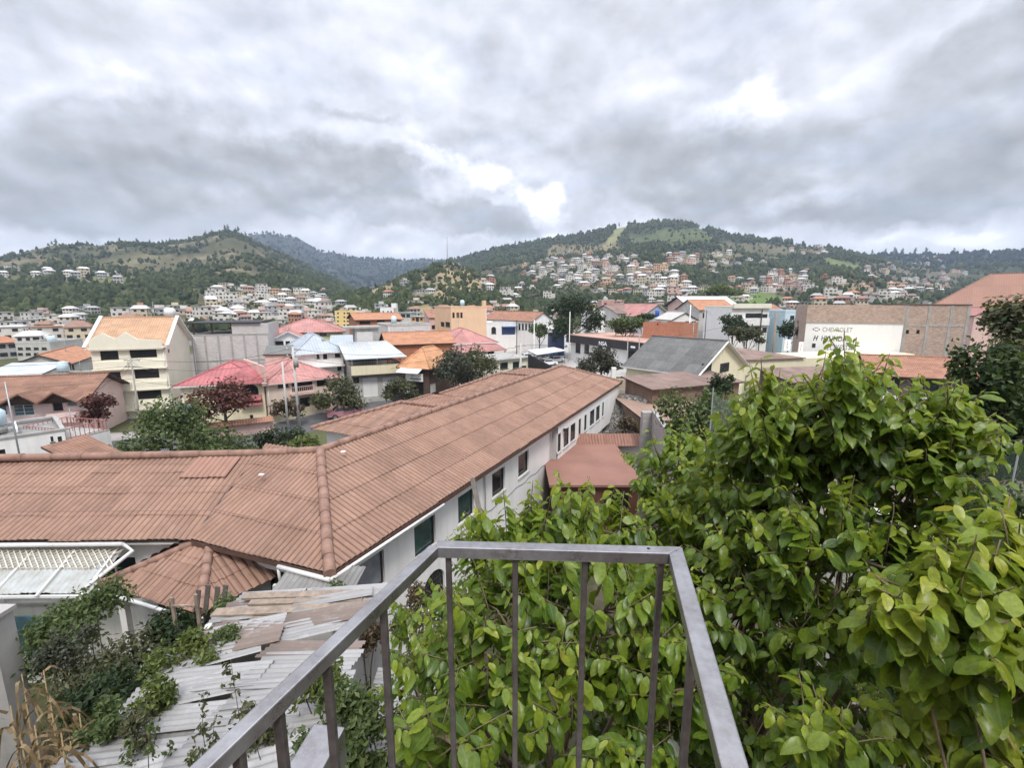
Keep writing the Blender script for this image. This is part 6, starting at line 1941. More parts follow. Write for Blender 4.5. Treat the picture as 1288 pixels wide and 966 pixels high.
# crest trees one can tell apart against the sky
CR = leafmat('crest_foliage', [(.018, .028, .014), (.03, .042, .02), (.05, .065, .03)], .15)
def crest_proto(seed, slim):
    t = thing('crest_tree', 'dark slim tree standing on the hill crest against the sky', 'tree')
    rr = random.Random(seed); H_ = 13; lobes = [((rr.uniform(-.6, .6), rr.uniform(-.6, .6), z_), (w_, w_, 1.6)) for z_, w_ in ((6, 1.7 * slim), (8, 2.0 * slim), (10, 1.6 * slim), (12, 1.0 * slim))]
    leaf_cloud('crown', lobes, 380, 1.0, CR, seed, t); trunk_mesh(t, 11, .22, lobes[:1], seed)
    return t
CP_ = [crest_proto(1, .8), crest_proto(2, 1.25), crest_proto(3, 1.0)]
used = set()
for grp, where, dist, xs in (('trees on the crest of the left hill', 'on the crest of the left hill', 1140, [66, 72, 96, 150, 176, 188, 205, 214, 236, 262, 268, 284, 290, 297, 304, 310]),
                    ('trees along the wooded skyline of the high hill', 'along the skyline of the high hill', 1290, [597, 612, 622, 634, 648, 661, 672, 690, 702, 716, 731, 748, 763, 780, 797, 812, 826, 841, 857, 872, 888, 905, 922, 938, 951]),
                    ('trees along the far right skyline', 'along the far right skyline', 1880, [1008, 1016, 1030, 1042, 1056, 1078, 1100, 1112, 1124, 1138, 1152, 1166, 1200, 1214, 1232])):
    for x in xs:
        x += rr.uniform(-3, 3); r_ = Vector(ray(x, 310)); s = math.hypot(r_.x, r_.y); X, Y = r_.x / s * dist, r_.y / s * dist
        k = rr.randrange(3); sc = rr.uniform(.75, 1.35) * dist / 1250
        lab = 'dark slim tree %s against the sky' % where
        if k not in used:
            used.add(k); o = CP_[k]; o.location = (X, Y, hz(X, Y) - 1); o.scale = (sc,) * 3; o['label'] = lab; o['group'] = grp
        else: dup(CP_[k], (X, Y, hz(X, Y) - 1), rr.uniform(0, 6), lab, grp, sc)

# mast on the knoll
h_ = hit(563, 334)
X, Y = (h_[0], h_[1]) if h_ else (-60, 455)
MA = thing('radio_mast', 'tall thin lattice radio mast on the tan knoll', 'mast', (X, Y, hz(X, Y)))
mh = at_y(563, 297, Y).z - hz(X, Y); mb = MB()
for k in range(3):
    a = k * 2.094; mb.tube([(math.cos(a) * .55, math.sin(a) * .55, 0), (math.cos(a) * .4, math.sin(a) * .4, mh)], .09, 4)
    for j in range(int(mh / 1.5)):
        a2 = a + 2.094 * (1 if j % 2 else -1); mb.tube([(math.cos(a) * .5, math.sin(a) * .5, j * 1.5), (math.cos(a2) * .5, math.sin(a2) * .5, j * 1.5 + 1.5)], .05, 3)
mb.build('lattice', [STEEL], MA)
mb = MB(); mb.tube([(0, 0, mh), (0, 0, mh + 2.5)], .06, 5); mb.build('antenna', [STEEL], MA)
for dz in (.55, .8):
    mb = MB(); mb.tube([(.5, -.3, mh * dz), (.5, -.75, mh * dz)], .6, 10); mb.build('dish', [WHITE], MA)
TW = thing('water_tower', 'white water tank on a slim post above the black roof slab', 'water tower', at_y(216, 412, 110)); g = MB()
g.tube([(0, 0, -8), (0, 0, 2.6)], .35, 8); g.build('post', [CONCL], TW); g = MB(); g.tube([(0, 0, 2.6), (0, 0, 2.9), (0, 0, 4.4), (0, 0, 4.7)], [.5, 1.1, 1.1, .5], 12); g.build('tank', [WHITE], TW)

# ------------------------------------------------------------------ poles and wires
def pole(label, px, ytop, Y, mat, r=.12, arms=1, zb=0, name='utility_pole', transformer=False):
    t_ = at_y(px, ytop, Y); p = thing(name, label, 'pole', (t_.x, Y, zb)); H_ = t_.z - zb
    g = MB(); g.tube([(0, 0, 0), (0, 0, H_)], [r * 1.25, r * .8], 8); g.build('post', [mat], p)
    for k in range(arms):
        g = MB(); z_ = H_ - .35 - k * .7; g.bar((-.8, .12, z_), (.8, .12, z_), .09, .1)
        ca = g.build('cross_arm', [CONC], p)
        for x in (-.7, 0, .7):
            g = MB(); g.tube([(x, .12, z_ + .05), (x, .12, z_ + .2)], .05, 6); g.build('insulator', [WFRAME], ca)
    if transformer:
        g = MB(); g.tube([(.25, -.1, H_ - 2.2), (.25, -.1, H_ - 1.2)], .26, 10); g.build('transformer', [CONC], p)
    return Vector((t_.x, Y, t_.z))
PC = plain('pole_concrete', (.52, .51, .49), .85, .1, 1)
p1 = pole('pale concrete utility pole in front of the pink balcony house', 368, 436, 48.5, PC, .14, 2, transformer=True)
p2 = pole('shorter pale pole left of the tall concrete one', 355, 455, 47.5, PC, .11, 0)
p3 = pole('dark utility pole with cross arms in front of the white four storey building', 164, 449, 45.5, CONC, .075, 2)
p4 = pole('pale pole rising beside the cream cabin', 655, 432, 63, PC, .14, 1)
p5 = pole('tall white pole at the car park fence', 672, 402, 102, WHITE, .11, 0, name='lamp_pole')
p6 = pole('tall white pole at the showroom end', 717, 392, 104, WHITE, .10, 0, name='lamp_pole')
p7 = pole('white pole by the small white gabled house', 869, 383, 95, WHITE, .13, 1)
p8 = pole('weathered brown pole by the white three storey building', 977, 393, 82, plain('pole_wood', (.28, .22, .16), .9, .2, 2), .15, 1)
p9 = pole('thin grey pole at the left edge of the picture', 6, 480, 30, STEEL, .05, 0)
p10 = pole('dark pole in front of the corner shop tree', 580, 432, 60, FRAME, .09, 1)
p11 = pole('slim pole in front of the showroom fascia', 790, 425, 84, CONC, .10, 0, name='lamp_pole')
p12 = pole('slim pole right of the fascia plate', 805, 414, 82, CONC, .10, 0, name='lamp_pole')
p13 = pole('black frame post in front of the warehouse', 650, 402, 108, FRAME, .09, 0, name='lamp_pole')
p14 = pole('grey pole between the grey gabled and the concrete house', 889, 390, 108, FRAME, .1, 1)


def wire(label, a, b, sag, r=.016, offs=(0, 0, 0)):
    a, b = Vector(a) + Vector(offs), Vector(b) + Vector(offs); g = MB()
    g.tube([a.lerp(b, t) - Vector((0, 0, sag * 4 * t * (1 - t))) for t in [k / 14 for k in range(15)]], r, 4)
    tag(g.build('power_line', [BLACKP]), label, 'power line', None)
far_l = Vector((-75, 40, 8.2))
wire('topmost power line left of the dark utility pole', far_l, p3, .8, offs=(0, 0, -.1)); wire('second power line left of the dark utility pole', far_l, p3, .9, offs=(0, 0, -.9)); wire('lowest power line left of the dark utility pole', far_l, p3, 1.0, offs=(0, 0, -2.2))
wire('topmost power line between the dark and the tall concrete pole', p3, p1, .9, offs=(0, 0, -.1)); wire('second power line between the dark and the tall concrete pole', p3, p1, 1.0, offs=(0, 0, -.9)); wire('lowest power line between the dark and the tall concrete pole', p3, p1, 1.1, offs=(0, 0, -2.4))
wire('topmost power line from the tall concrete pole to the tree covered pole', p1, p10, 1.0, offs=(0, 0, -.2)); wire('lower power line from the tall concrete pole to the tree covered pole', p1, p10, 1.2, offs=(0, 0, -1.2)); wire('lowest power line from the tall concrete pole to the tree covered pole', p1, p10, 1.3, offs=(0, 0, -3.0))
wire('power line from the tree covered pole to the pale cabin pole', p10, p4, .6, offs=(0, 0, -.3)); wire('power line over the car park to the brown pole', p4, p8, 1.6, offs=(0, 0, -.2))

for k, (a, px, py, Y) in enumerate(((p1, 300, 480, 50), (p1, 340, 478, 51), (p1, 400, 474, 55), (p3, 150, 470, 52), (p3, 200, 462, 53), (p3, 90, 505, 44), (p10, 510, 456, 59), (p10, 480, 462, 62), (p4, 630, 452, 67), (p4, 612, 432, 79), (p8, 950, 420, 112), (p7, 850, 404, 106), (p14, 905, 396, 130))):
    wire('service wire number %s from a pole to a nearby roof' % ('one two three four five six seven eight nine ten eleven twelve thirteen'.split()[k]) if False else 'thin service wire from the %s to %s' % ({id(p1): 'tall concrete pole', id(p3): 'dark pole', id(p10): 'tree covered pole', id(p4): 'pale cabin pole', id(p8): 'brown pole', id(p7): 'white pole', id(p14): 'grey pole'}[id(a)], ['the arched window', 'the roof joint of the arched house', 'the balcony house', 'the middle windows of the white building', 'the right windows of the white building', 'the pink house', 'the corner shop', 'the workshop', 'the cream cabin', 'the pink roofed house', 'the white three storey building', 'the small white house', 'the concrete house'][k]), a, at_y(px, py, Y), .4, .014, (0, 0, -.4))
# ------------------------------------------------------------------ cars
def car_proto(col, label, van=False):
    t = thing('parked_car', label, 'car'); P = plain(col[0], col[1], .3, .03, 1, spec=.6)
    prof_ = [(-2.1, .35), (-2.12, .75), (-1.95, .92), (-1.5, .98), (-1.0, 1.42), (.55, 1.46), (1.05, .98), (1.95, .85), (2.1, .6), (2.08, .35)] if not van else [(-2.2, .35), (-2.25, 1.0), (-2.2, 1.85), (-1.9, 1.95), (.9, 1.92), (1.55, 1.15), (2.1, .95), (2.2, .6), (2.15, .35)]
    g = MB()
    def cw(z_): return .84 if z_ < .95 else .84 - (z_ - .95) * .36
    L1 = [Vector((x, -cw(z_), z_)) for x, z_ in prof_]; L2 = [Vector((x, cw(z_), z_)) for x, z_ in prof_]
    g.face(L1); g.face(L2[::-1])
    for k in range(len(prof_)): g.face([L1[k], L2[k], L2[(k + 1) % len(prof_)], L1[(k + 1) % len(prof_)]][::-1], 0, False)
    o = g.build('body', [P], t)
    g = MB()
    top = 1.38 if not van else 1.75
    for s in (-1, 1):
        pts = [(-1.35, 1.0), (-.98, top), (.5, top), (.92, 1.0)] if not van else [(-1.9, 1.15), (-1.9, top), (.85, top), (1.3, 1.2)]
        F1 = [Vector((x, s * (cw(z_) + .012), z_)) for x, z_ in pts]; g.face(F1 if s < 0 else F1[::-1])
    a = prof_[5 if not van else 4]; b = prof_[6 if not van else 5]
    def strip(p, q, e=.012):
        d = Vector((q[0] - p[0], 0, q[1] - p[1])); n = Vector((-d.z, 0, d.x)).normalized() * e * (1 if d.x > 0 else 1)
        A, B = Vector((p[0], 0, p[1])).lerp(Vector((q[0], 0, q[1])), .08), Vector((p[0], 0, p[1])).lerp(Vector((q[0], 0, q[1])), .92)
        n = Vector((abs(n.x) if p[0] > 0 or q[0] > .6 else -abs(n.x), 0, abs(n.z)))
        g.face([A + n + Vector((0, -cw(A.z) + .08, 0)), B + n + Vector((0, -cw(B.z) + .08, 0)), B + n + Vector((0, cw(B.z) - .08, 0)), A + n + Vector((0, cw(A.z) - .08, 0))])
    strip(a, b)
    if not van: strip(prof_[3], prof_[4])
    g.build('windows', [GLASS], t)
    for x in (-1.3, 1.3):
        for s in (-1, 1):
            g = MB(); g.tube([(x, s * .70, .32), (x, s * .87, .32)], .32, 14); w_ = g.build('wheel', [plain('tyre', (.02, .02, .02), .9, .1, 2)], t)
            g = MB(); g.tube([(x, s * .865, .32), (x, s * .885, .32)], .19, 10); g.build('rim', [STEEL], w_)
    for s in (-1, 1):
        g = MB(); g.box(2.02, s * .62 - .18, .62, 2.115, s * .62 + .18, .76); g.build('headlight', [SHUT], t)
        g = MB(); g.box(-2.14, s * .66 - .12, .68, -2.06, s * .66 + .12, .88); g.build('taillight', [plain('tail_red', (.35, .02, .02), .4, .05, 1)], t)
    return t


CW = car_proto(('car_white', (.75, .75, .76)), 'white car parked')
CS = car_proto(('car_silver', (.40, .42, .45)), 'silver car parked')
CB_ = car_proto(('car_dark', (.03, .035, .045)), 'dark car parked')
CBL = car_proto(('car_blue', (.10, .19, .36)), 'blue car parked')
CV = car_proto(('van_white', (.76, .76, .75)), 'white van parked', True)
first = set()
def put(proto, px, py, rz, label, z=.03):
    p = at_z(px, py, z); p.z = z
    if id(proto) not in first:
        first.add(id(proto)); proto.location = p; proto.rotation_euler = (0, 0, rz); proto['label'] = label; proto['group'] = 'parked cars of the town'
    else: dup(proto, p, rz, label, 'parked cars of the town')
put(CW, 706, 436.5, .3, 'white car alone at the right end of the car park')
put(CW, 663, 452, .5, 'white car at the left end of the canopy'); put(CS, 669, 456, .5, 'silver car left of two white ones below the canopy')
put(CW, 678, 459, .5, 'white car in the row just over the long roof ridge'); put(CW, 689, 460, .5, 'white car rightmost in the row over the long roof ridge')
put(CB_, 678, 450, .4, 'dark car in the shade under the canopy'); put(CBL, 690, 448, .4, 'blue car under the right half of the canopy'); put(CW, 699, 456, .6, 'white car by the pale ramp right of the canopy')
put(CW, 768, 456, -.4, 'white car in front of the showroom behind the dark bush'); put(CS, 782, 452, -.4, 'silver car under the showroom fascia')
put(CS, 643, 430, .2, 'silver car parked before the blue garage'); put(CW, 656, 428, .1, 'white car parked along the warehouse')
put(CB_, 515, 505, .4, 'dark car in front of the shop sign'); put(CS, 528, 501, .4, 'silver car half hidden by the grey green street tree')
put(plain and CBL, 412, 521, .45, 'blue car parked below the olive street tree') if False else None
CR_ = car_proto(('car_rose', (.42, .20, .24)), 'rose red car parked'); put(CR_, 436, 525, .42, 'rose red car parked under the olive street tree')
put(CV, 984, 489, .2, 'white van roof behind the leafy shoots'); put(CV, 936, 436, 1.3, 'white van under the trees by the three storey building')
put(CW, 1105, 505, .1, 'white car in the yard behind the leafy shoots'); put(CW, 1165, 508, .3, 'white car further right in the yard behind the shoots')

# canopy, fences and signs of the car park
CA = thing('canopy', 'white flat canopy on thin posts over the parked cars', 'canopy')
zc = 3.0; P4 = [at_z(664, 440, zc), at_z(697, 436.5, zc), at_z(712, 440.5, zc), at_z(675, 446, zc)]
g = MB(); g.slab([[p for p in P4[::-1]] if (P4[1] - P4[0]).cross(P4[2] - P4[1]).z < 0 else P4], .12); g.build('roof', [WHTM, WFRAME], CA)
for p in P4:
    g = MB(); q = p.lerp(sum(P4, Vector()) / 4, .06); g.tube([(q.x, q.y, .02), (q.x, q.y, zc - .12)], .06, 6); g.build('post', [FRAME], CA)
def low_fence(label, pts, h, mat, name='fence', post=2.5, bars=2):
    t = thing(name, label, 'fence'); g = MB(); ps_ = MB()
    for a, b in zip(pts[:-1], pts[1:]):
        a, b = Vector(a), Vector(b)
        for k in range(bars):
            z_ = Vector((0, 0, h * (k + 1) / bars - .05)); g.bar(a + z_, b + z_, .06, .08)
        n = max(1, int((b - a).length / post))
        for k in range(n + 1):
            q = a.lerp(b, k / n); ps_.bar(q, q + Vector((0, 0, h)), .08, .08, up=(1, 0, 0))
    g.build('rail', [mat], t); ps_.build('post_row', [mat], t)
low_fence('dark thin railing along the far side of the car park', [at_z(645, 424, .03), at_z(700, 432, .03), at_z(716, 434, .03)], 1.6, FRAME)
low_fence('white thin railing before the parked cars', [at_z(655, 446, .03), at_z(668, 440, .03), at_z(700, 434, .03)], 1.1, WFRAME)
WR = thing('white_barrier', 'white beam between two white posts at the far end of the long roof', 'barrier')
a, b = at_y(772, 464, 62), at_y(792, 462, 61)
for p in (a, b):
    g = MB(); g.box(p.x - .3, p.y - .3, 0, p.x + .3, p.y + .3, p.z + .2); g.build('post', [WHITE], WR)
g = MB(); g.bar(a + Vector((0, 0, -.55)), b + Vector((0, 0, -.35)), .3, .45); g.build('beam', [WHITE], WR)
for lab, px, y0, y1, Y, w in (('white upright sign board before the long cream shed', 991, 427, 441, 75, 1.0), ('white upright sign beside the dark tree left of the painted wall', 1008, 430, 443, 76, .7)):
    t_ = at_y(px, y0, Y); b_ = at_y(px, y1, Y); s_ = thing('sign_board', lab, 'sign', (t_.x, Y, 0)); g = MB(); g.box(-w / 2, -.1, b_.z, w / 2, .1, t_.z); pb = g.build('board', [MATS['sign_white']], s_)
    g = MB(); rr2 = random.Random(px)
    for k in range(5): z_ = t_.z - .35 - k * (t_.z - b_.z - .5) / 5; g.box(-w * .18, -.11, z_ - .14, -w * .18 + rr2.uniform(.15, .3) * w, -.102, z_)
    g.build('lettering', [INKG], pb); g = MB(); g.tube([(0, 0, 0), (0, 0, b_.z)], .08, 6); g.build('post', [STEEL], s_)

# ------------------------------------------------------------------ balcony landing and railing
RAILM, nt, b = new_mat('worn_steel_tube')
g = nt.add('ShaderNodeTexCoord').outputs['Object']
n1 = nt.noise(g, 9, 7, .65); n2 = nt.noise(g, 60, 4, .6)
mp = nt.add('ShaderNodeMapping'); nt.l.new(g, mp.inputs[0]); mp.inputs['Scale'].default_value = (14, 14, 2)
c = nt.ramp(nt.math('ADD', nt.math('MULTIPLY', n1, .7), nt.math('MULTIPLY', n2, .3)), [(.3, (.24, .225, .225)), (.5, (.36, .35, .355)), (.64, (.44, .44, .45)), (.74, (.56, .56, .57))])
rust = nt.mrange(nt.noise(g, 5.5, 8, .72), .60, .70, 0, .65)
nt.l.new(nt.mix(rust, c, (.13, .085, .06)), b.inputs['Base Color'])
nt.l.new(nt.mrange(n1, .3, .7, .22, .42), b.inputs['Roughness']); b.inputs['Metallic'].default_value = .85
bn = nt.add('ShaderNodeBump'); bn.inputs['Strength'].default_value = .15; bn.inputs['Distance'].default_value = .002; nt.l.new(n2, bn.inputs['Height']); nt.l.new(bn.outputs[0], b.inputs['Normal'])
BARM = plain('brown_steel_bar', (.13, .115, .11), .5, .3, 30, metal=.5, streak=.25, grime=(.07, .045, .035))

RT = EYE - .70
RAIL = thing('balcony_railing', 'grey brown square tube balcony railing with upright bars in the foreground', 'railing', (0, 0, 0))
A1, B1 = at_z(549, 684, RT), at_z(850, 692, RT)
Lf = at_z(250, 966, RT); Rt = at_z(925, 966, RT)
L2 = A1 + (Lf - A1) * 1.9; R2 = B1 + (Rt - B1) * 2.2


def miter_rail(name, pts, w, h, mat, parent, bev=.003):
    """square tube bent at mitred corners"""
    P = [Vector(p) for p in pts]; secs = []
    for i, p in enumerate(P):
        d0 = (p - P[i - 1]).normalized() if i else (P[1] - p).normalized()
        d1 = (P[i + 1] - p).normalized() if i < len(P) - 1 else d0
        n0 = Vector((-d0.y, d0.x, 0)); n1 = Vector((-d1.y, d1.x, 0)); nn = (n0 + n1).normalized(); k = 1 / max(.3, nn.dot(n0))
        secs.append([p + nn * (k * sx * w / 2) + Vector((0, 0, sz)) for sx, sz in ((-1, -h), (1, -h), (1, 0), (-1, 0))])
    objs = []
    bm = bmesh.new()
    for i in range(len(P) - 1):
        a = [bm.verts.new(q) for q in secs[i]]; b_ = [bm.verts.new(q) for q in secs[i + 1]]
        bm.faces.new(a[::-1]); bm.faces.new(b_)
        for k in range(4): bm.faces.new([a[k], a[(k + 1) % 4], b_[(k + 1) % 4], b_[k]])
    bmesh.ops.recalc_face_normals(bm, faces=bm.faces[:])
    bmesh.ops.bevel(bm, geom=bm.edges[:], offset=bev, segments=2, profile=.5, affect='EDGES')
    me = bpy.data.meshes.new(name); bm.to_mesh(me); bm.free(); me.materials.append(mat)
    return link(name, me, parent)


miter_rail('top_rail', [A1, B1, R2], .042, .034, RAILM, RAIL)
miter_rail('top_rail', [L2, A1 + (L2 - A1).normalized() * .012], .031, .033, RAILM, RAIL)
BOT = EYE - 1.62
def baluster(p, w=.0165):
    me_ = MB(); me_.box(p.x - w / 2, p.y - w / 2, BOT, p.x + w / 2, p.y + w / 2, RT - .0335)
    o = me_.build('baluster', [BARM], RAIL)
    bv = o.modifiers.new('b', 'BEVEL'); bv.width = .0018; bv.segments = 1
def on(a, b, px, row_guess=None):
    """point of the rail centre line a-b seen in picture column px"""
    best = min((abs(to_px(*(a.lerp(b, t)))[0] - px), t) for t in [k / 400 for k in range(401)]); return a.lerp(b, best[1])
for px in (564, 648, 736, 832): baluster(on(A1, B1, px))
for px in (481, 409, 348, 297): baluster(on(A1, L2, px))
for t in (.21, .42, .62, .83): baluster(B1.lerp(R2, t))
miter_rail('bottom_rail', [L2 + Vector((0, 0, BOT - RT + .02)), A1 + Vector((0, 0, BOT - RT + .02)), B1 + Vector((0, 0, BOT - RT + .02)), R2 + Vector((0, 0, BOT - RT + .02))], .03, .03, BARM, RAIL)
rw = random.Random(4)
for o_ in [c_ for c_ in RAIL.children if c_.name.startswith('baluster')]:
    bb = sum((v_.co for v_ in o_.data.vertices), Vector()) / 8; bm = bmesh.new(); bmesh.ops.create_icosphere(bm, subdivisions=2, radius=.0125)
    for v_ in bm.verts: v_.co = Vector((v_.co.x * 1.15, v_.co.y * 1.15, v_.co.z * .45)) * (1 + .4 * mnoise.noise(v_.co * 160 + Vector((rw.random() * 9, 0, 0))))
    me = bpy.data.meshes.new('weld_bead'); bm.to_mesh(me); bm.free(); me.materials.append(BARM); link('weld_bead', me, RAIL, (bb.x, bb.y, RT - .034))
dt = MB(); q = B1.lerp(A1, .11); dt.tube([(q.x, q.y + .004, RT + .0002), (q.x, q.y + .004, RT + .0012)], .0045, 10); dt.build('screw_hole', [DARKV], RAIL)
LAND = MB(); LAND.slab([[Vector((A1.x - .05, A1.y + .06, BOT - .03)), Vector((L2.x - .1, L2.y, BOT - .03)), Vector((L2.x - .1, -2.2, BOT - .03)), Vector((R2.x + .1, -2.2, BOT - .03)), Vector((R2.x + .1, R2.y, BOT - .03)), Vector((B1.x + .06, B1.y + .06, BOT - .03))]], .18)
LAND = tag(LAND.build('landing', [CONC]), 'concrete balcony landing under the foreground railing', 'landing')
g = MB(); g.box(-5, -6, 3, 5, -1.5, EYE + 1.3); g.build('house_wall', [plain('house_render', (.30, .21, .165), .9, .12, 1, streak=.3)], LAND)  # unseen wall added behind the camera to darken what the railing reflects
HR_ = thing('stair_handrail', 'stout lower handrail end of the stair beside the railing', 'handrail')
h0, h1 = at_z(404, 912, EYE - 1.1), at_z(372, 966, EYE - 1.1); h2 = h0 + (h1 - h0) * 4
h0.x += .022; h2.x += .022; miter_rail('rail', [h2, h0], .088, .11, RAILM, HR_, .004)
g = MB(); q = h0.lerp(h2, .06); g.box(q.x + .004, q.y - .02, EYE - 2.2, q.x + .034, q.y + .01, EYE - 1.212); g.build('post', [BARM], HR_)
g = MB(); g.box(h2.x - .4, h2.y - .6, EYE - 2.35, h0.x + .1, h0.y + .15, EYE - 2.2); g.build('stair_slab', [CONC], HR_)

# ------------------------------------------------------------------ broad leaved trees by the balcony
LEAFM, nt, b = new_mat('broad_leaf')
tone = nt.add('ShaderNodeAttribute', attribute_name='tone').outputs['Fac']
vein = nt.add('ShaderNodeAttribute', attribute_name='vein').outputs['Fac']
r_ = nt.add('ShaderNodeNewGeometry'); rpi = r_.outputs['Random Per Island']; back = r_.outputs['Backfacing']
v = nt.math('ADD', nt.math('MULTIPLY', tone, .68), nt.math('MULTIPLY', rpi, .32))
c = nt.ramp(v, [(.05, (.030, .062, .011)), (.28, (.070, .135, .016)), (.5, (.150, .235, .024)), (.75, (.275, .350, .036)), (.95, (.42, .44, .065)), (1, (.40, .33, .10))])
g = nt.add('ShaderNodeTexCoord').outputs['Object']
bl_ = nt.mrange(nt.noise(g, 45, 5, .65), .3, .7, .72, 1.25)
c = nt.mix(1, c, nt.add('ShaderNodeCombineColor', i_0=bl_, i_1=bl_, i_2=bl_).outputs[0], 'MULTIPLY')
c = nt.mix(nt.mrange(vein, .86, 1, 0, .55), c, (.24, .30, .10))
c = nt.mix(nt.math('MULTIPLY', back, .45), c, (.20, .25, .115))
spot = nt.mrange(nt.noise(g, 16, 6, .7), .64, .70, 0, .5)
c = nt.mix(spot, c, (.16, .12, .04))
nt.l.new(c, b.inputs['Base Color']); b.inputs['Roughness'].default_value = .36; b.inputs['Specular IOR Level'].default_value = .5
tr = nt.add('ShaderNodeBsdfTranslucent'); nt.l.new(nt.mix(1, c, (1.25, 1.2, .45), 'MULTIPLY'), tr.inputs[0])
mx = nt.add('ShaderNodeMixShader'); mx.inputs[0].default_value = .5; nt.l.new(b.outputs[0], mx.inputs[1]); nt.l.new(tr.outputs[0], mx.inputs[2])
nt.l.new(mx.outputs[0], LEAFM.node_tree.nodes['Material Output'].inputs[0])
TWIG = plain('twig_bark', (.15, .115, .075), .9, .3, 12)

# one leaf: midrib in the middle, two blades slightly folded and drooping at the tip (length 1, along +x, face up +z)
ML_ = [(0, 0, 0), (.18, 0, .004), (.42, 0, -.02), (.68, 0, -.06), (.88, 0, -.115), (1.0, 0, -.16)]
ED_ = [(.07, .13, .02), (.26, .265, .04), (.52, .30, .03), (.77, .225, -.03), (.93, .11, -.10)]
LT_ = np.array(ML_ + ED_ + [(a, -b_, c_) for a, b_, c_ in ED_])
LF_ = []
for o5, flip in ((6, 0), (11, 1)):
    tri = [(0, 1, o5), (1, o5 + 1, o5), (1, 2, o5 + 1), (2, o5 + 2, o5 + 1), (2, 3, o5 + 2), (3, o5 + 3, o5 + 2), (3, 4, o5 + 3), (4, o5 + 4, o5 + 3), (4, 5, o5 + 4)]
    LF_ += [t_ if not flip else t_[::-1] for t_ in tri]
LF_ = np.array(LF_); NL_ = len(LT_)
LV_ = np.array([1] * 6 + [0] * 10, float)


def shoots(name, items, parent, seed, leaf=.135, gap=.030, up=.75, tonebase=.35):
    """leafy shoots: items (base point, direction, length). Leaves alternate left and right and hang from the twig"""
    r = np.random.default_rng(seed); Ps = []; Xs = []; Ns = []; Ss = []; Ts = []; tw = MB()
    for p, d, Ln, tn in items:
        p = np.array(p, float); d = np.array(d, float); d /= np.linalg.norm(d)
        n = max(4, int(Ln / gap)); side = np.cross(d, (0, 0, 1.0)); 
        if np.linalg.norm(side) < .05: side = r.normal(size=3)
        th = r.uniform(0, 2 * math.pi); side = side / np.linalg.norm(side)
        if abs(d[2]) > .8: side = np.array([math.cos(th), math.sin(th), 0]); 
        cur = p.copy(); dd = d.copy(); path = [tuple(cur)]
        droop = r.uniform(.0, .028)
        for k in range(n):
            dd = dd + np.array([0, 0, -droop]) + r.normal(size=3) * .03; dd /= np.linalg.norm(dd)
            cur = cur + dd * gap
            if k % 4 == 3: path.append(tuple(cur))
            s = 1 if k % 2 else -1; t = (k + 1) / n
            x = side * s * r.uniform(.65, 1.0) + dd * r.uniform(.2, .5) + np.array([0, 0, -r.uniform(.35, 1.3)]) + r.normal(size=3) * .14
            x /= np.linalg.norm(x)
            nrm = np.array([0, -.1, .75]) + dd * .3 + side * s * .5 + r.normal(size=3) * .32; nrm -= x * nrm.dot(x); nrm /= np.linalg.norm(nrm)
            Ps.append(cur + x * .012); Xs.append(x); Ns.append(nrm)
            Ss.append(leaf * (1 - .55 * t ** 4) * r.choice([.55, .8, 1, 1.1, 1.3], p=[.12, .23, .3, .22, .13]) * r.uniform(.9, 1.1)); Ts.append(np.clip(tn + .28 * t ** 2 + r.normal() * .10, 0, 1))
        tw.tube([tuple(p - d * .02)] + path[1:] + [tuple(cur)], [.0055] + [.004] * (len(path) - 1) + [.002], 4)
    P = np.array(Ps); X = np.array(Xs); N = np.array(Ns); Yv = np.cross(N, X); S = np.array(Ss)[:, None, None]
    n = len(P)
    curl = r.uniform(.4, 2.4, n)[:, None]; width = r.uniform(.74, 1.04, n)[:, None]
    T = np.repeat(LT_[None], n, 0); T[..., 1] *= width; T[..., 2] *= curl
    T[..., 2] += .08 * np.sin(T[..., 0] * r.uniform(2, 7, n)[:, None] + r.uniform(0, 6, n)[:, None]) * np.abs(T[..., 1]) * 4
    V = P[:, None, :] + S * (T[..., 0:1] * X[:, None] + T[..., 1:2] * Yv[:, None] + T[..., 2:3] * N[:, None])
    F = LF_[None] + (np.arange(n) * NL_)[:, None, None]
    me = np_mesh(name, V.reshape(-1, 3), F.reshape(-1, 3), [LEAFM], smooth=True)
    a = me.attributes.new('tone', 'FLOAT', 'POINT'); a.data.foreach_set('value', np.repeat(Ts, NL_).astype(np.float32))
    a = me.attributes.new('vein', 'FLOAT', 'POINT'); a.data.foreach_set('value', np.tile(LV_, n).astype(np.float32))
    o = link(name, me, parent)
    return o, tw, n


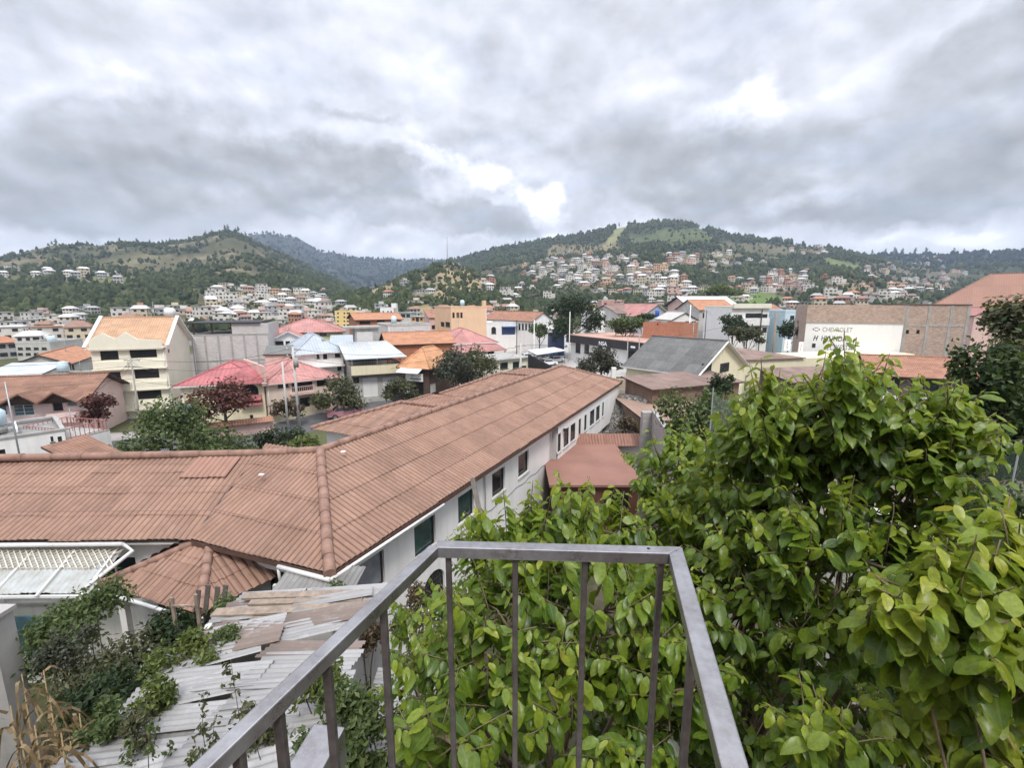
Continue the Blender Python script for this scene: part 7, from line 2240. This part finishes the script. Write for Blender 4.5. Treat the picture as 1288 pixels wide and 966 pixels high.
def leafy_tree(name, label, base, lobes, tips, seed, leaf=.135, dens=1.0, tn=.30, group=None):
    """lobes (px, py, distance, rx, ry in picture px, number of shoots); tips (px, py, distance, length) single long shoots"""
    base = Vector(base); t = thing(name, label, 'tree', base, 0, group); rr = random.Random(seed); items = []; tb = MB()
    fork = Vector((0, 0, 1.3)); tb.tube([(0, 0, -.3), (.03, .02, .6), fork], [.07, .055, .045], 8)
    for px, py, Y, rx, ry, cnt in lobes:
        c = at_y(px, py, Y) - base; dep = (c.length and (Y / ray(px, py)[1])); kx = dep / FPX; R = Vector((rx * kx, .8 * (rx + ry) * .5 * kx, ry * kx))
        mid = fork.lerp(c, .5) + Vector((rr.uniform(-.15, .15), rr.uniform(-.15, .15), -.15 * (c - fork).length * .4)); tf = .55 if leaf > .15 else 1; tb.tube([fork, mid, c], [.034 * tf, .022 * tf, .010 * tf], 6)
        for _ in range(int(cnt * dens)):
            while True:
                q = Vector((rr.uniform(-1, 1), rr.uniform(-1, 1), rr.uniform(-1, 1)))
                if .05 < q.length < 1: break
            q = q.normalized() * (q.length ** .55)
            p = c + Vector((q.x * R.x, q.y * R.y, q.z * R.z))
            d = Vector((q.x, q.y * 1.0, q.z * .6)) * .9 + Vector((rr.uniform(-.5, .5), rr.uniform(-.5, .5), rr.uniform(.15, 1.1)))
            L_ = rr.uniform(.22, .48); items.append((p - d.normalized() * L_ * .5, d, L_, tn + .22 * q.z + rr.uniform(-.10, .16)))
            if rr.random() < .35: tb.tube([c, c.lerp(p, .5) + Vector((0, 0, -.05)), p - d.normalized() * L_ * .5], [.011, .008, .0055], 4)
    for px, py, Y, L_ in tips:
        e = at_y(px, py, Y) - base; L_ *= 1.4; e.z += .06; d = Vector((rr.uniform(-.18, .18), rr.uniform(-.15, .15), 1)).normalized(); p = e - d * L_
        items.append((p, d, L_, tn + .16))
        for _ in range(2):
            d2 = (d + Vector((rr.uniform(-.5, .5), rr.uniform(-.5, .5), -.1))).normalized(); items.append((p + Vector((rr.uniform(-.06, .06), rr.uniform(-.06, .06), 0)), d2, L_ * .75, tn + .1))
    o, tw, n = shoots('crown', [(tuple(p), tuple(d), L_, k) for p, d, L_, k in items], t, seed, leaf, tonebase=tn)
    k0 = len(tb.v); tb.v += tw.v; tb.f += [tuple(i + k0 for i in f) for f in tw.f]; tb.m += tw.m; tb.sm += tw.sm
    tb.build('trunk', [TWIG], t)
    print(name, 'leaves', n)
    return t


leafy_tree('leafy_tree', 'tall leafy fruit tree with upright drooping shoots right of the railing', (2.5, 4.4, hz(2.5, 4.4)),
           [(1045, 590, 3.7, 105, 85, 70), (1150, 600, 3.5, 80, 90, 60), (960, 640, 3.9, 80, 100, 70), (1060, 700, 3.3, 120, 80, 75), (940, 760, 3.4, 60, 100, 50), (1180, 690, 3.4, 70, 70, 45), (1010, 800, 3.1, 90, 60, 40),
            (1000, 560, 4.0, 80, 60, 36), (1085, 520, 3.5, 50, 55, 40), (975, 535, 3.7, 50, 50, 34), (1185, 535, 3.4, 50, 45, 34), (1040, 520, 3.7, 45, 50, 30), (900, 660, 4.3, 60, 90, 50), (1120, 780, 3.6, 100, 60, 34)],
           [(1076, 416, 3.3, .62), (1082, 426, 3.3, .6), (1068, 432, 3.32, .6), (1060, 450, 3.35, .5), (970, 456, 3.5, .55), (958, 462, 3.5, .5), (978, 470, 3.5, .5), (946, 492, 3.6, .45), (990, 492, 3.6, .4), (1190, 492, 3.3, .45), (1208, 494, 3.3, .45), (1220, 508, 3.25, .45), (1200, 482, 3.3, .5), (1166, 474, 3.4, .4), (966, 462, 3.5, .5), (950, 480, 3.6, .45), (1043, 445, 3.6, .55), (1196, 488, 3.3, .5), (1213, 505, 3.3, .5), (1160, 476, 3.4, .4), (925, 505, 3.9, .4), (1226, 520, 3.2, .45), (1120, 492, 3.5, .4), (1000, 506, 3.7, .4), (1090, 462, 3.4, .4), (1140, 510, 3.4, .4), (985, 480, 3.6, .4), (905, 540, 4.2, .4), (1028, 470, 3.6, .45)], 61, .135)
leafy_tree('leafy_tree', 'leafy fruit tree directly behind the front rail', (.45, 4.3, hz(.45, 4.3)),
           [(655, 690, 3.7, 75, 60, 44), (745, 665, 3.9, 60, 45, 34), (640, 790, 3.2, 100, 75, 50), (760, 770, 3.2, 105, 85, 62), (700, 900, 2.7, 140, 75, 52), (570, 850, 3.3, 55, 80, 34), (840, 870, 2.9, 75, 90, 44), (850, 700, 4.2, 50, 70, 34), (830, 780, 3.4, 60, 70, 36), (560, 930, 2.3, 50, 50, 14)],
           [(702, 600, 3.7, .45), (640, 622, 3.7, .4), (745, 612, 3.9, .4), (778, 628, 4.0, .35), (600, 655, 3.7, .35), (668, 612, 3.8, .4), (720, 618, 3.6, .4)], 62, .14)
leafy_tree('leafy_tree', 'leafy fruit tree standing farther back left of the net', (1.7, 5.8, hz(1.7, 5.8)),
           [(850, 590, 5.2, 50, 60, 46), (880, 650, 5.0, 60, 60, 46), (820, 660, 5.0, 45, 50, 30), (920, 590, 5.2, 45, 60, 30), (960, 580, 5.2, 40, 50, 24)],
           [(842, 535, 5.2, .4), (860, 525, 5.3, .4), (880, 550, 5.1, .4), (820, 590, 5.1, .35)], 63, .13, tn=.34)
leafy_tree('leafy_tree', 'yellow green young fruit tree with big hanging leaves at the right edge', (3.7, 1.7, hz(3.7, 1.7)),
           [(1180, 900, 2.3, 60, 50, 18), (1250, 930, 2.2, 60, 50, 18), (1205, 780, 2.0, 65, 70, 30), (1262, 730, 2.1, 50, 70, 22), (1150, 800, 2.1, 40, 40, 10), (1260, 850, 2.1, 60, 50, 14)],
           [(1206, 672, 2.0, .35), (1250, 690, 2.0, .35), (1262, 632, 2.2, .35), (1132, 752, 2.0, .2), (1165, 735, 2.0, .25), (1284, 660, 2.1, .3)], 64, .16, tn=.55)
leafy_tree('leafy_sapling', 'light green sapling low in the dark gap right of the railing', (1.35, 2.3, hz(1.35, 2.3)),
           [(1030, 930, 2.1, 40, 40, 9)], [(1030, 880, 2.0, .2), (1060, 900, 2.05, .18), (1005, 905, 2.0, .18)], 65, .12, tn=.42)
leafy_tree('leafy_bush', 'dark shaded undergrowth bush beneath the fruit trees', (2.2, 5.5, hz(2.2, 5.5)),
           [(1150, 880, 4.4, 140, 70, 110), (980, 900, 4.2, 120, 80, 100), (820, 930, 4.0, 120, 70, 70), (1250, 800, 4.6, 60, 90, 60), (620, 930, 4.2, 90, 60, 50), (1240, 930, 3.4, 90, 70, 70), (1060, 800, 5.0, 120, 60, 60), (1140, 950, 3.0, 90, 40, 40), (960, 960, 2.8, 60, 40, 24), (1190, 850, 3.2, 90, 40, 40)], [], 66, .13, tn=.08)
leafy_tree('leafy_bush', 'bushy young fruit tree before the arched ground floor window', (-.9, 5.6, hz(-.9, 5.6)),
           [(540, 800, 4.9, 50, 60, 40), (520, 860, 4.6, 45, 50, 30), (585, 760, 5.1, 40, 40, 26), (600, 700, 5.4, 30, 40, 16)], [(590, 655, 5.4, .3)], 67, .12, tn=.30)

# ------------------------------------------------------------------ patched shack roof below the stairs
SHK = thing('shack', 'patched shack with a pale corrugated metal roof weighted with old boards', 'shack')
GALV = sheetmat('pale_metal_sheet', (.30, .298, .295), .13, 9, .22, rough=.5, stain=(.22, .18, .145), samt=.85, metal=.2, streak=.6, edge=.35, pale=(.49, .485, .475), pamt=.6)
RUSTY = sheetmat('rusty_metal_sheet', (.20, .16, .14), .13, 9, .22, rough=.8, stain=(.14, .08, .05), samt=.7, metal=.1, streak=.7, edge=.4, pale=(.40, .385, .37), pamt=.6)
rr = random.Random(12)
fl_, nl_ = Vector((-6.1, 9.5, 6.85)), Vector((-5.15, 3.6, 8.35)); fr_, nr_ = Vector((-2.95, 9.5, 7.0)), Vector((-2.2, 3.6, 8.5))
NRW = 13
for k in range(NRW):
    t0, t1 = k / NRW, (k + 1) / NRW + .03
    for j, (s0, s1) in enumerate(((-.02, .53), (.47, 1.02))):
        def Q(s, t): return fl_.lerp(nl_, t).lerp(fr_.lerp(nr_, t), s)
        e0 = Q(s0 + rr.uniform(-.06, .06), t0 + rr.uniform(-.012, .012)) + Vector((0, 0, j * .03 + rr.uniform(0, .075))); e1 = Q(s0 + rr.uniform(-.03, .03), t1) + Vector((0, 0, j * .03 + rr.uniform(-.02, .05)))
        vv_ = Q(s1, (t0 + t1) / 2) - Q(s0, (t0 + t1) / 2); u_ = (e1 - e0).normalized(); vv_ = vv_ - u_ * vv_.dot(u_) + Vector((0, 0, rr.uniform(-.07, .07)))
        tile_plane('roof_sheet', SHK, e0, e1, vv_, vv_.length * rr.uniform(.96, 1.06), RUSTY if (k in (3, 5) and rr.random() < .8) or rr.random() < .18 else GALV, [], period=.13, amp=.032, rows=1, seed=100 + k * 2 + j, profile='wave', lap=.005, jag=.004)
OLDW = plain('grey_old_wood', (.27, .215, .17), .9, .3, 6, streak=.5, grime=(.10, .07, .05))
for (x0, x1, y, w, zz) in ((-5.9, -3.3, 9.05, .2, 7.12), (-5.6, -3.2, 8.75, .16, 7.18), (-6.1, -3.0, 8.35, .24, 7.24), (-5.2, -3.4, 8.1, .12, 7.28)):
    g = MB(); g.bar((x0, y, zz), (x1, y + rr.uniform(-.15, .15), zz + .05), w, .045); g.build('board', [OLDW], SHK)
g = MB(); g.box(-5.6, 4.0, 3.0, -5.45, 9.3, 6.8); g.build('wall', [CONC], SHK)
g = MB(); g.bar((-2.75, 4.2, 6.6), (-3.05, 9.3, 5.7), .16, 2.6); g.build('wall', [CONC], SHK)
LR = thing('low_roof', 'small low corrugated roof strip beside the concrete shack wall', 'roof')
tile_plane('roof_sheet', LR, Vector((-2.45, 7.3, 6.9)), Vector((-2.35, 5.6, 7.0)), Vector((1.1, 0, -.06)), 1.15, GALV, [], period=.10, amp=.024, rows=1, seed=140, profile='wave', lap=.004, jag=.004)
g = MB(); g.box(-2.4, 5.8, 5.2, -1.4, 7.2, 6.8); g.build('wall', [CONC], LR)
for lab, p, s, m_ in (('crumpled white plastic bag on the overgrown roof edge', at_z(268, 794, 6.95), .17, WHITE), ('second smaller white bag below the first on the roof edge', at_z(262, 818, 7.0), .12, WHITE)):
    bm = bmesh.new(); bmesh.ops.create_icosphere(bm, subdivisions=3, radius=s)
    for v_ in bm.verts: v_.co *= 1 + .35 * mnoise.noise(v_.co * 9 + Vector((s * 50, 0, 0))); v_.co.z *= .6
    me = bpy.data.meshes.new('plastic_bag'); bm.to_mesh(me); bm.free(); me.materials.append(m_); tag(link('plastic_bag', me, None, p + Vector((0, 0, s * .4))), lab, 'bag')

# garden plants
def plant(name, label, px, py, Y, rx, ry, mat, seed, n, leaf, cat='plant', asp=.5, zb=None, stems=5, droop=.3):
    c = at_y(px, py, Y); k = Y / ray(px, py)[1] / FPX; zb = hz(c.x, c.y) if zb is None else zb
    t = thing(name, label, cat, (c.x, c.y, zb)); rr = random.Random(seed); lobes = []
    for _ in range(6): lobes.append(((rr.uniform(-.6, .6) * rx * k, rr.uniform(-.5, .5) * rx * k, c.z - zb + rr.uniform(-.55, .5) * ry * k), (rx * k * rr.uniform(.38, .62), rx * k * rr.uniform(.38, .62), ry * k * rr.uniform(.38, .62))))
    leaf_cloud('leaves', lobes, int(n * 1.9), leaf * 1.1, mat, seed, t, aspect=asp, droop=droop, hollow=.2)
    g = MB()
    for q, R in lobes[:stems]:
        g.tube([(rr.uniform(-.1, .1), rr.uniform(-.1, .1), 0), Vector(q) * .5 + Vector((rr.uniform(-.1, .1), 0, 0)), Vector(q) + Vector((0, 0, R[2] * .6))], [.02, .014, .006], 5)
    g.build('stem', [BARK], t); return t
plant('garden_shrub', 'tall loose green shrub in front of the pergola', 108, 762, 10.5, 60, 52, GRN, 201, 1500, .11, 'shrub')
plant('garden_shrub', 'darker lower green shrub left of the shack roof', 200, 800, 9.5, 60, 45, DGRN, 202, 1500, .12, 'shrub')
plant('garden_shrub', 'bushy green shrub nearest the pergola glass', 75, 800, 9.8, 50, 50, GRN, 203, 1500, .11, 'shrub')
plant('garden_shrub', 'shrub with dry grey blossoms before the block wall', 80, 815, 8.6, 36, 36, GRYG, 204, 900, .08, 'shrub')
plant('garden_shrub', 'dark shrub in the shade under the loose green shrub', 130, 880, 8.0, 80, 60, DGRN, 205, 1700, .12, 'shrub')
plant('garden_shrub', 'leafy shrub filling the gap below the porch gutter', 160, 845, 8.8, 70, 50, OLV, 206, 1200, .11, 'shrub')
plant('creeper', 'yellow green creeper spilling over the left edge of the shack roof', 244, 830, 6.75, 46, 44, YGRN, 207, 1200, .075, 'creeper', zb=6.9)
plant('creeper', 'fresh green creeper climbing between porch and shack boards', 292, 770, 9.2, 36, 30, GRN, 208, 700, .1, 'creeper', zb=5.4)
plant('creeper', 'straggling creeper low on the shack roof edge', 196, 880, 5.4, 36, 34, YGRN, 209, 600, .07, 'creeper', zb=7.3)
plant('weed', 'bright green leafy weed right of the stair handrail', 430, 900, 4.6, 62, 52, GRN, 210, 1500, .085, zb=6.6)
plant('weed', 'light green weed on the concrete shack wall', 400, 860, 5.2, 40, 30, YGRN, 211, 700, .08, zb=6.9)
plant('weed', 'green weed with yellow flowers under the low corrugated strip', 490, 945, 4.6, 55, 36, GRN, 212, 900, .075, zb=6.3)
plant('creeper', 'dry tangled creeper over the concrete wall by the arched window', 515, 765, 8.6, 30, 40, BRN, 213, 800, .085, 'creeper', zb=3.6)
plant('creeper', 'thin green creeper along the top of the shack roof', 415, 746, 9.5, 30, 9, GRN, 214, 260, .07, 'creeper', zb=6.6)
plant('creeper', 'dry brown tangle along the top of the concrete shack wall', 462, 800, 7.9, 26, 30, BRN, 216, 700, .07, 'creeper', zb=5.5)
plant('creeper', 'leafy creeper crossing the middle of the shack roof edge', 170, 915, 4.75, 30, 28, OLV, 217, 420, .06, 'creeper', zb=7.7)
plant('garden_shrub', 'green shrub by the dark garden net at the right edge', 1255, 650, 7.4, 60, 50, MATS['yard_foliage'], 218, 1500, .1, 'shrub')
plant('creeper', 'thick green creeper over the lower left corner of the shack roof', 132, 905, 4.95, 34, 34, GRN, 219, 600, .07, 'creeper', zb=7.5)
plant('creeper', 'creeper hanging over the shack roof just below the white bags', 280, 800, 7.35, 26, 22, GRN, 229, 450, .07, 'creeper', zb=6.8)
plant('weed', 'olive weed behind the left railing bars', 330, 930, 4.6, 50, 36, OLV, 215, 500, .07, zb=7.2)
YF = plain('yellow_petal', (.72, .50, .03), .6, .1, 4)
# thin flowering stems in front of the shack roof
def stalks(name, label, spots, Y, mat, seed, leafn=14, leaf=.07, thick=.006, cat='plant'):
    rr = random.Random(seed); c0 = at_y(*spots[0][:2], Y); zb = hz(c0.x, c0.y); t = thing(name, label, cat, (c0.x, c0.y, zb)); g = MB(); pts = []
    for px, py, h in spots:
        e = at_y(px, py, Y + rr.uniform(-.3, .3)) - Vector((c0.x, c0.y, zb)); b0 = Vector((e.x + rr.uniform(-.15, .15), e.y, max(0, e.z - h)))
        g.tube([b0, b0.lerp(e, .5) + Vector((rr.uniform(-.05, .05), 0, 0)), e], [thick, thick * .8, thick * .4], 4)
        for _ in range(leafn): pts.append((b0.lerp(e, rr.uniform(.2, 1)) + Vector((rr.uniform(-.05, .05), rr.uniform(-.05, .05), 0)), (.05, .05, .04)))
    g.build('stem', [TWIG], t); leaf_cloud('leaves', [(tuple(p), r_) for p, r_ in pts], len(pts) * 4, leaf, mat, seed, t, aspect=.5, hollow=.2, droop=.4)
stalks('tall_weed', 'thin dark stalks with small leaves before the metal roof sheets', [(256, 872, .9), (290, 830, 1.3), (310, 880, .8), (270, 900, .8), (243, 930, .6)], 4.4, OLV, 220)
stalks('tall_weed', 'sparse stalks at the bottom edge beneath the left handrail', [(190, 905, .7), (215, 930, .6), (165, 935, .5), (235, 950, .5), (180, 955, .5)], 4.3, GRN, 221)
DRY = leafmat('dry_maize', [(.10, .07, .04), (.17, .12, .065), (.25, .185, .11), (.33, .26, .17)], .25, .8, .1)
def maize(label, px, py, Y, seed):
    rr = random.Random(seed); c = at_y(px, py, Y); zb = hz(c.x, c.y); t = thing('maize_plant', label, 'maize', (c.x, c.y, zb), 0, None); H_ = c.z - zb
    g = MB(); g.tube([(0, 0, 0), (.02, 0, H_ * .5), (.06, .02, H_)], [.018, .014, .006], 6); g.build('stalk', [plain('maize_stalk', (.30, .22, .11), .9, .2, 4)], t)
    g = MB()
    for k in range(18):
        a = rr.uniform(0, 6.28); z_ = H_ * (.25 + .042 * k); L_ = rr.uniform(.4, .7); d = Vector((math.cos(a), math.sin(a), 0)); s_ = Vector((-d.y, d.x, 0)) * rr.uniform(.012, .026)
        pr = None; rr_a = rr.uniform(.3, 1.1)
        for j in range(7):
            q = j / 6; p = Vector((0.03, 0, z_)) + d * (L_ * .75 * q) + Vector((0, 0, .28 * math.sin(q * 2.2) * rr_a - .75 * q * q)); w_ = (1 - q) ** .7
            cur = (p - s_ * w_, p + s_ * w_ + Vector((0, 0, .01 * j)))
            if pr: g.face([pr[0], pr[1], cur[1], cur[0]])
            pr = cur
    g.build('leaves', [DRY], t)
for k, (px, py, Y, w) in enumerate(((20, 850, 5.6, 'at the bottom left corner nearest the block wall'), (55, 880, 5.2, 'second from the left corner'), (92, 900, 5.0, 'right of the dry clump before the dark shrub'), (35, 915, 4.6, 'low in the left corner'), (80, 935, 4.6, 'beside the shack roof corner'), (5, 890, 5.0, 'cut by the left picture edge'), (48, 845, 6.0, 'farthest back by the grey garden wall'), (68, 925, 4.4, 'in front of the one beside the shack corner'), (18, 935, 4.3, 'lowest in the left corner'), (112, 925, 4.9, 'under the thin stalks at the roof edge'))):
    maize('dry yellow maize plant %s' % w, px, py, Y, 300 + k)
g = MB(); p = at_y(2, 770, 9.0); p.z -= .12; g.box(p.x - 2.2, 8.8, 2.5, p.x - .05, 9.25, p.z); g.box(p.x - 2.2, 8.75, p.z + .002, p.x + .0, 9.3, p.z + .1)
tag(g.build('garden_wall', [CONC]), 'grey concrete garden wall at the lower left edge', 'wall')
for k, (px, y0, y1, lab) in enumerate(((216, 752, 800, 'left wooden stake by the porch corner'), (246, 748, 830, 'right wooden stake by the porch corner'))):
    a, b_ = at_y(px, y0, 9.6), at_y(px + 1, y1, 9.6); g = MB(); g.bar((a.x, a.y, hz(a.x, a.y) - .1), a, .07, .05, up=(0, 1, 0)); tag(g.build('wooden_stake', [OLDW]), lab, 'stake')
g = MB(); a, b_ = at_y(216, 762, 9.58), at_y(246, 762, 9.58); g.bar(a, b_, .05, .03); tag(g.build('cross_bar', [OLDW]), 'thin bar tied between the two wooden stakes', 'stake')
for k, (px, py) in enumerate(((250, 742), (262, 736), (274, 738), (284, 736))):
    a = at_y(px, py, 10.2); g = MB(); g.bar((a.x - .15, a.y, a.z - .7), a, .11, .03, up=(0, 1, 0)); tag(g.build('leaning_board', [plain('dark_grey_board', (.12, .105, .095), .9, .25, 5)]), 'short dark grey board leaning on the porch roof hip', 'board', 'dark boards leaning on the porch roof hip')
a, b_ = at_y(594, 601, 7.2), at_y(613, 690, 6.9); g = MB(); g.bar(a, b_ + (b_ - a) * 2.2, .075, .05, up=(0, 1, 0)); tag(g.build('wooden_post', [plain('grey_timber', (.23, .205, .18), .9, .25, 5, streak=.4)]), 'grey leaning wooden post sticking up behind the front rail', 'post')

# nets on poles in the yard
def net(label, pts, Y, col, dens):
    key = 'net_mesh_%d' % int(dens * 100)
    m = bpy.data.materials.new(key); m.use_nodes = True; nt = NT(m.node_tree); b = m.node_tree.nodes['Principled BSDF']
    b.inputs['Base Color'].default_value = (*col, 1); b.inputs['Roughness'].default_value = .9
    tp = nt.add('ShaderNodeBsdfTransparent'); mx = nt.add('ShaderNodeMixShader'); mx.inputs[0].default_value = dens
    nt.l.new(tp.outputs[0], mx.inputs[1]); nt.l.new(b.outputs[0], mx.inputs[2]); nt.l.new(mx.outputs[0], m.node_tree.nodes['Material Output'].inputs[0])
    t = thing('garden_net', label, 'net'); P = [at_y(px, py, Y + dy) for px, py, dy in pts]; g = MB()
    for p, q in zip(P[:-1], P[1:]):
        n = 8
        for k in range(n):
            a, b2 = p.lerp(q, k / n), p.lerp(q, (k + 1) / n); s = lambda t_: Vector((0, 0, -.5 * 4 * t_ * (1 - t_)))
            a1, b1 = a + s(k / n), b2 + s((k + 1) / n); g.face([Vector((a.x, a.y, 0)), Vector((b2.x, b2.y, 0)), b1, a1], 0, True)
    g.build('mesh', [m], t)
    for p in P:
        g = MB(); g.tube([(p.x, p.y, 0), p + Vector((0, 0, .1))], .018, 6); g.build('pole', [plain('net_pole', (.16, .17, .17), .7, .1, 3)], t)
net('pale see-through garden net on thin poles left of the tall shoots', [(897, 492, 0), (938, 475, 3), (985, 520, 6)], 13, (.30, .36, .33), .22)
net('dark garden net at the right edge behind the fruit trees', [(1150, 600, 1), (1283, 560, 0), (1400, 580, 0)], 8.5, (.05, .075, .05), .6)
g = MB(); p, q = at_y(1030, 618, 8.6), at_y(1150, 668, 7.4); g.bar(p, q, .35, .12); g.bar(p + Vector((0, 0, -2.0)), q + Vector((0, 0, -2.0)), .2, 3.8)
tag(g.build('retaining_wall', [CONCL]), 'pale concrete retaining wall top glimpsed through the leaves', 'wall')
